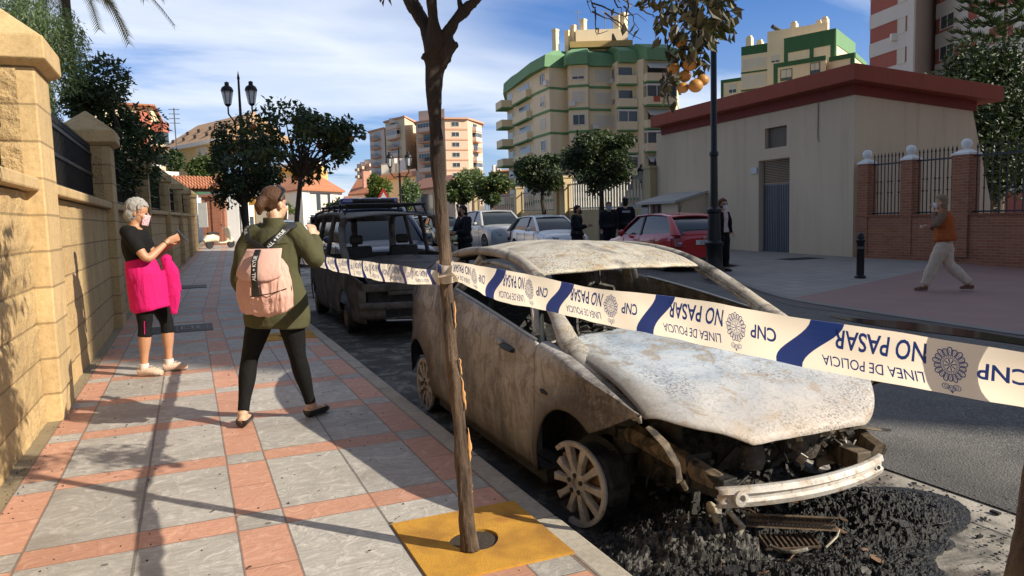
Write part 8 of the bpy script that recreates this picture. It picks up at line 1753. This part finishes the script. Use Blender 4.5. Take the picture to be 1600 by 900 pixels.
def emblem(cx, cy, R, add):
    """scalloped sun-ray badge with a round crest and a scroll below"""
    n = 18
    def ring(r0, r1, k=40, c=(0, 0), sx=1., sy=1.):
        for i in range(k):
            a, b = 2*math.pi*i/k, 2*math.pi*(i+1)/k; add([(cx+c[0]+sx*r*math.cos(t), cy+c[1]+sy*r*math.sin(t)) for r, t in ((r0, a), (r1, a), (r1, b), (r0, b))])
    for i in range(n):
        a = 2*math.pi*(i+.5)/n; L = R*(1.0 if i % 2 else .93); w_ = R*.150
        d, e = (math.cos(a), math.sin(a)), (-math.sin(a), math.cos(a)); P = lambda r, s: (cx+d[0]*r+e[0]*s, cy+d[1]*r+e[1]*s); th = R*.05
        add([P(.56*R, -.6*w_), P(L*.9, -w_), P(L*.9, -w_+th), P(.56*R, -.6*w_+th)]); add([P(.56*R, .6*w_-th), P(L*.9, w_-th), P(L*.9, w_), P(.56*R, .6*w_)]); add([P(L*.9, -w_), P(L, -w_*.4), P(L-th, -w_*.3), P(L*.9-th, -w_+th)]); add([P(L, -w_*.4), P(L, w_*.4), P(L-th, w_*.3), P(L-th, -w_*.3)]); add([P(L, w_*.4), P(L*.9, w_), P(L*.9-th, w_-th), P(L-th, w_*.3)]); add([P(.62*R, -.010*R), P(.86*R, -.012*R), P(.86*R, .012*R), P(.62*R, .010*R)])
    ring(.52*R, .56*R); ring(.36*R, .39*R)
    for i in range(26): a = 2*math.pi*i/26; add([(cx+r*math.cos(t), cy+r*math.sin(t)) for r, t in ((.42*R, a), (.49*R, a), (.49*R, a+.10), (.42*R, a+.10))])
    for i in range(8): a = 2*math.pi*i/8+.2; add([(cx+r*math.cos(t), cy+r*math.sin(t)) for r, t in ((.12*R, a-.2), (.33*R, a-.10), (.33*R, a+.12), (.12*R, a+.2))])
    ring(.05*R, .10*R, 14)
    for sx in (-1, 0, 1): ring(.17*R, .205*R, 16, (sx*.34*R, 1.24*R+(.08*R if sx == 0 else 0)), 1.2, .85); ring(.07*R, .10*R, 10, (sx*.34*R, 1.24*R+(.08*R if sx == 0 else 0)))
    add([(cx-.03*R, cy+1.42*R), (cx+.03*R, cy+1.42*R), (cx+.03*R, cy+1.60*R), (cx-.03*R, cy+1.60*R)]); add([(cx-.09*R, cy+1.50*R), (cx+.09*R, cy+1.50*R), (cx+.09*R, cy+1.54*R), (cx-.09*R, cy+1.54*R)])
TW_ = .089                                                            # tape width
def tape_run(tname, label, path, period, s_first, flat=1.):
    """path: list of (top point, bottom point); lettering is upside down as tied"""
    root = thing(tname, label, 'police tape', path[0][0], 0, 'police tape lengths'); mid = [(Vector(a)+Vector(b))/2 for a, b in path]; ln = [0]
    for a, b in zip(mid, mid[1:]): ln.append(ln[-1]+(b-a).length)
    def M(s_, v, lift=0.):                                            # v: 0 bottom .. 1 top, lift towards the camera
        s_ = min(max(s_, 0), ln[-1]-1e-5); i = max(j for j in range(len(ln)-1) if ln[j] <= s_); k = (s_-ln[i])/(ln[i+1]-ln[i]); tp_ = Vector(path[i][0]).lerp(Vector(path[i+1][0]), k); bt = Vector(path[i][1]).lerp(Vector(path[i+1][1]), k); p = bt.lerp(tp_, v)
        n = (mid[i+1]-mid[i]).cross(tp_-bt).normalized(); n = n if n.dot(CP-p) > 0 else -n
        return p+n*(lift+.005*math.sin(v*3.1)+.0035*math.sin(s_*17+v*2.4)+.0022*math.sin(s_*41-v*5)+.004*mnoise.noise(Vector((s_*9, v*1.6, 1.))))+Vector((0, 0, .0022*math.sin(s_*9+1)))
    N = max(90, int(ln[-1]/.010)); q = MB(); q.grid(lambda a, b: M(a*ln[-1], b), N, 6); film = q.build('film', TAPE, root, smooth=True, recalc=False)
    k = 0; s0 = s_first
    vsA, fsA = text_mesh('NO PASAR', 1., .018); wA = max(v.x for v in vsA); vsB, fsB = text_mesh('LINEA DE POLICIA', 1., .006); wB = max(v.x for v in vsB); vsC, fsC = text_mesh('CNP', 1., .018); wC = max(v.x for v in vsC)
    P = period; sw = P*.155
    while s0 < ln[-1]:
        q = MB(); e0, e1 = s0-sw*.95, s0+sw*1.1                        # slanting S-edged band
        def st_(a, b): sl = sw*.62*math.sin((b-.5)*math.pi)*(1.); return M(s0+(a-.5)*sw+sl, b, .0007)
        if s0-sw*1.1 > -sw and s0-sw < ln[-1]: q.grid(st_, 4, 10); q.build('blue_band', NAVYT, root, recalc=False)
        # block between this band and the next: text, crest, initials (rotated half a turn)
        def place(vs, fs, x0, wd, v0, v1, wtxt, name):
            if s0+x0 > ln[-1]: return
            q = MB(); q.add([M(s0+x0+wd-(v.x/wtxt)*wd, v1-(v.y/.72)*(v1-v0), .0008) for v in vs], fs); q.build(name, NAVYT, root, recalc=False)
        if s0+sw*.9 > -P:
            lo = s0+sw*.9
            if lo+P*.46 > 0:
                place(vsA, fsA, P*.135, P*.385, .50, .87, wA, 'lettering'); place(vsB, fsB, P*.085, P*.42, .13, .34, wB, 'lettering')
                q = MB(); R = TW_*.33
                def addp(pts): q.add([M(s0+P*.598-(x), .56-(y)/TW_, .0008) for x, y in pts], [tuple(range(len(pts)))])
                emblem(0, 0, R, addp)
                if s0+sw*.6+P*.55 < ln[-1]: q.build('crest', NAVYT, root, recalc=False)
                place(vsC, fsC, P*.69, P*.165, .40, .69, wC, 'lettering')
        s0 += P
    return root
def tpos(px, pt, pb, D): return (at(px, pt, D), at(px, pb, D))
# depth along the straight right-hand run varies with the picture column
K = at(705, 425, 3.06); Rr = at(1640, 603, 1.04)
def Drun(px):                                                         # where the vertical plane K-R meets this column of the picture
    n = (Rr-K).cross(Vector((0, 0, 1))); d = ray(px, 500); return (K-CP).dot(n)/d.dot(n)
RT = [(704,410,440), (720,411,442), (760,416,462), (800,424,476), (860,437,487), (940,451,505), (1022,461,524), (1100,471,540), (1180,483,556), (1262,497,573), (1340,510,590), (1440,527,611), (1540,543,629), (1600,552,637), (1700,568,655), (1790,582,672)]
path = [tpos(a, b, c, Drun(a)) for a, b, c in RT]
def slen(px):
    tot = 0; mids = [(p[0]+p[1])/2 for p in path]
    for (a, b, c), m0, m1, (a2, b2, c2) in zip(RT, mids, mids[1:], RT[1:]):
        if px <= a2: return tot+(m1-m0).length*(px-a)/(a2-a)
        tot += (m1-m0).length
    return tot
ss = [slen(x) for x in (775, 872, 1022, 1262)]
print('TAPE stripes at', [round(x, 3) for x in ss], 'D end', Drun(1600))
PER = (ss[-1]-ss[0])/3
tape_run('police_tape', 'blue and white police tape stretching from the trunk across the burnt hatchback to the right', path, PER, ss[0]-PER)
# left run to the tree behind the woman
LT_ = [(688,425,446), (660,420,444), (632,416,443), (600,412,440), (560,407,432), (520,403,423), (500,401,417), (470,398,412)]
K2 = at(690, 435, 3.06); R2 = Vector((1.0, 9.42, 1.0))
def Drun2(px): n = (R2-K2).cross(Vector((0, 0, 1))); d = ray(px, 420); return (K2-CP).dot(n)/d.dot(n)
path2 = []
for a, b, c in LT_: path2.append(tpos(a, b, c, Drun2(a)))
path2.append((R2+Vector((0, 0, TW_/2)), R2-Vector((0, 0, TW_/2))))
tape_run('police_tape', 'police tape running back up the pavement past the woman in the olive jacket', path2, PER, .12)
# turns of tape round the trunk
q = MB()
for (za, zb, tw) in ((.045, .006, 0.), (.012, -.030, .35)):
    n = 26; c = at(697, 427, 3.10)
    def fn(a, b): t = 2*math.pi*a; r = .036+.003*math.sin(5*t); z = lerp(za, zb, b)+.012*math.sin(t+tw)*1.; return c+Vector((r*math.cos(t), r*math.sin(t), z))
    q.grid(fn, n, 3)
q.tube([at(690, 432, 3.04), at(705, 428, 3.02), at(718, 438, 3.04)], [(.028, .004), (.018, .006), (.026, .004)], 8)
o = q.build('tape_knot', TAPE, smooth=True, recalc=False, loc=(1., 2.87, 1.15)); tag(o, 'knotted turns of police tape around the scorched trunk', 'police tape', 'police tape lengths')
q = MB(); c = at(697, 427, 3.10)
for a0, a1 in ((3.3, 3.9), (5.2, 5.7)):
    q = MB(); q.grid(lambda a, b: c+Vector((.0395*math.cos(lerp(a0, a1, a)), .0395*math.sin(lerp(a0, a1, a)), lerp(.044, .008, b)+.012*math.sin(lerp(a0, a1, a)))), 6, 2); q.build('blue_band', NAVYT, o, recalc=False)

# ---- litter on the pavement and in the gutter
rnd = random.Random(55); LT = MB()
for i in range(150):
    x, y = rnd.uniform(-.95, 1.3), rnd.uniform(2.4, 9.5); leaves(LT, [Vector((x, y, .006))], rnd.uniform(.012, .05), droop=0, rnd=rnd, aspect=.45, fold=.3)
for p in LT.v: p.z = max(.003, .006+(p.z-.006)*.25)
for i in range(420):
    x, y = (rnd.uniform(-.98, -.86), rnd.uniform(2.5, 10)) if rnd.random() < .5 else (rnd.uniform(-.9, 1.34), rnd.uniform(2.4, 9)); s_ = rnd.uniform(.002, .006); LT.box((x, y, s_*.4), (s_, s_*1.3, s_*.7), rz=rnd.uniform(0, 3), mi=1)
o = LT.build('litter', [DRY[0], CHAR], recalc=False); tag(o, 'scattered dry leaves and grit on the patterned pavement', 'litter', kind='stuff')
LT = MB()
for i in range(900):
    a = rnd.uniform(0, 6.28); r = .95+abs(rnd.gauss(0, .22)); x, y = 2.27+r*math.cos(a)*1.05, 2.5+r*math.sin(a)*.7
    if x < 1.5: continue
    s_ = rnd.uniform(.003, .011)*(2 if rnd.random() < .06 else 1); LT.box((x, y, -.118+s_*.2), (s_, s_*rnd.uniform(.5, 2.2), s_*.5), rz=rnd.uniform(0, 3))
o = LT.build('char_crumbs', [CHAR], recalc=False); tag(o, 'black crumbs scattered over the concrete around the ash heap', 'debris', kind='stuff')
bpy.data.scenes.remove(TMPS)
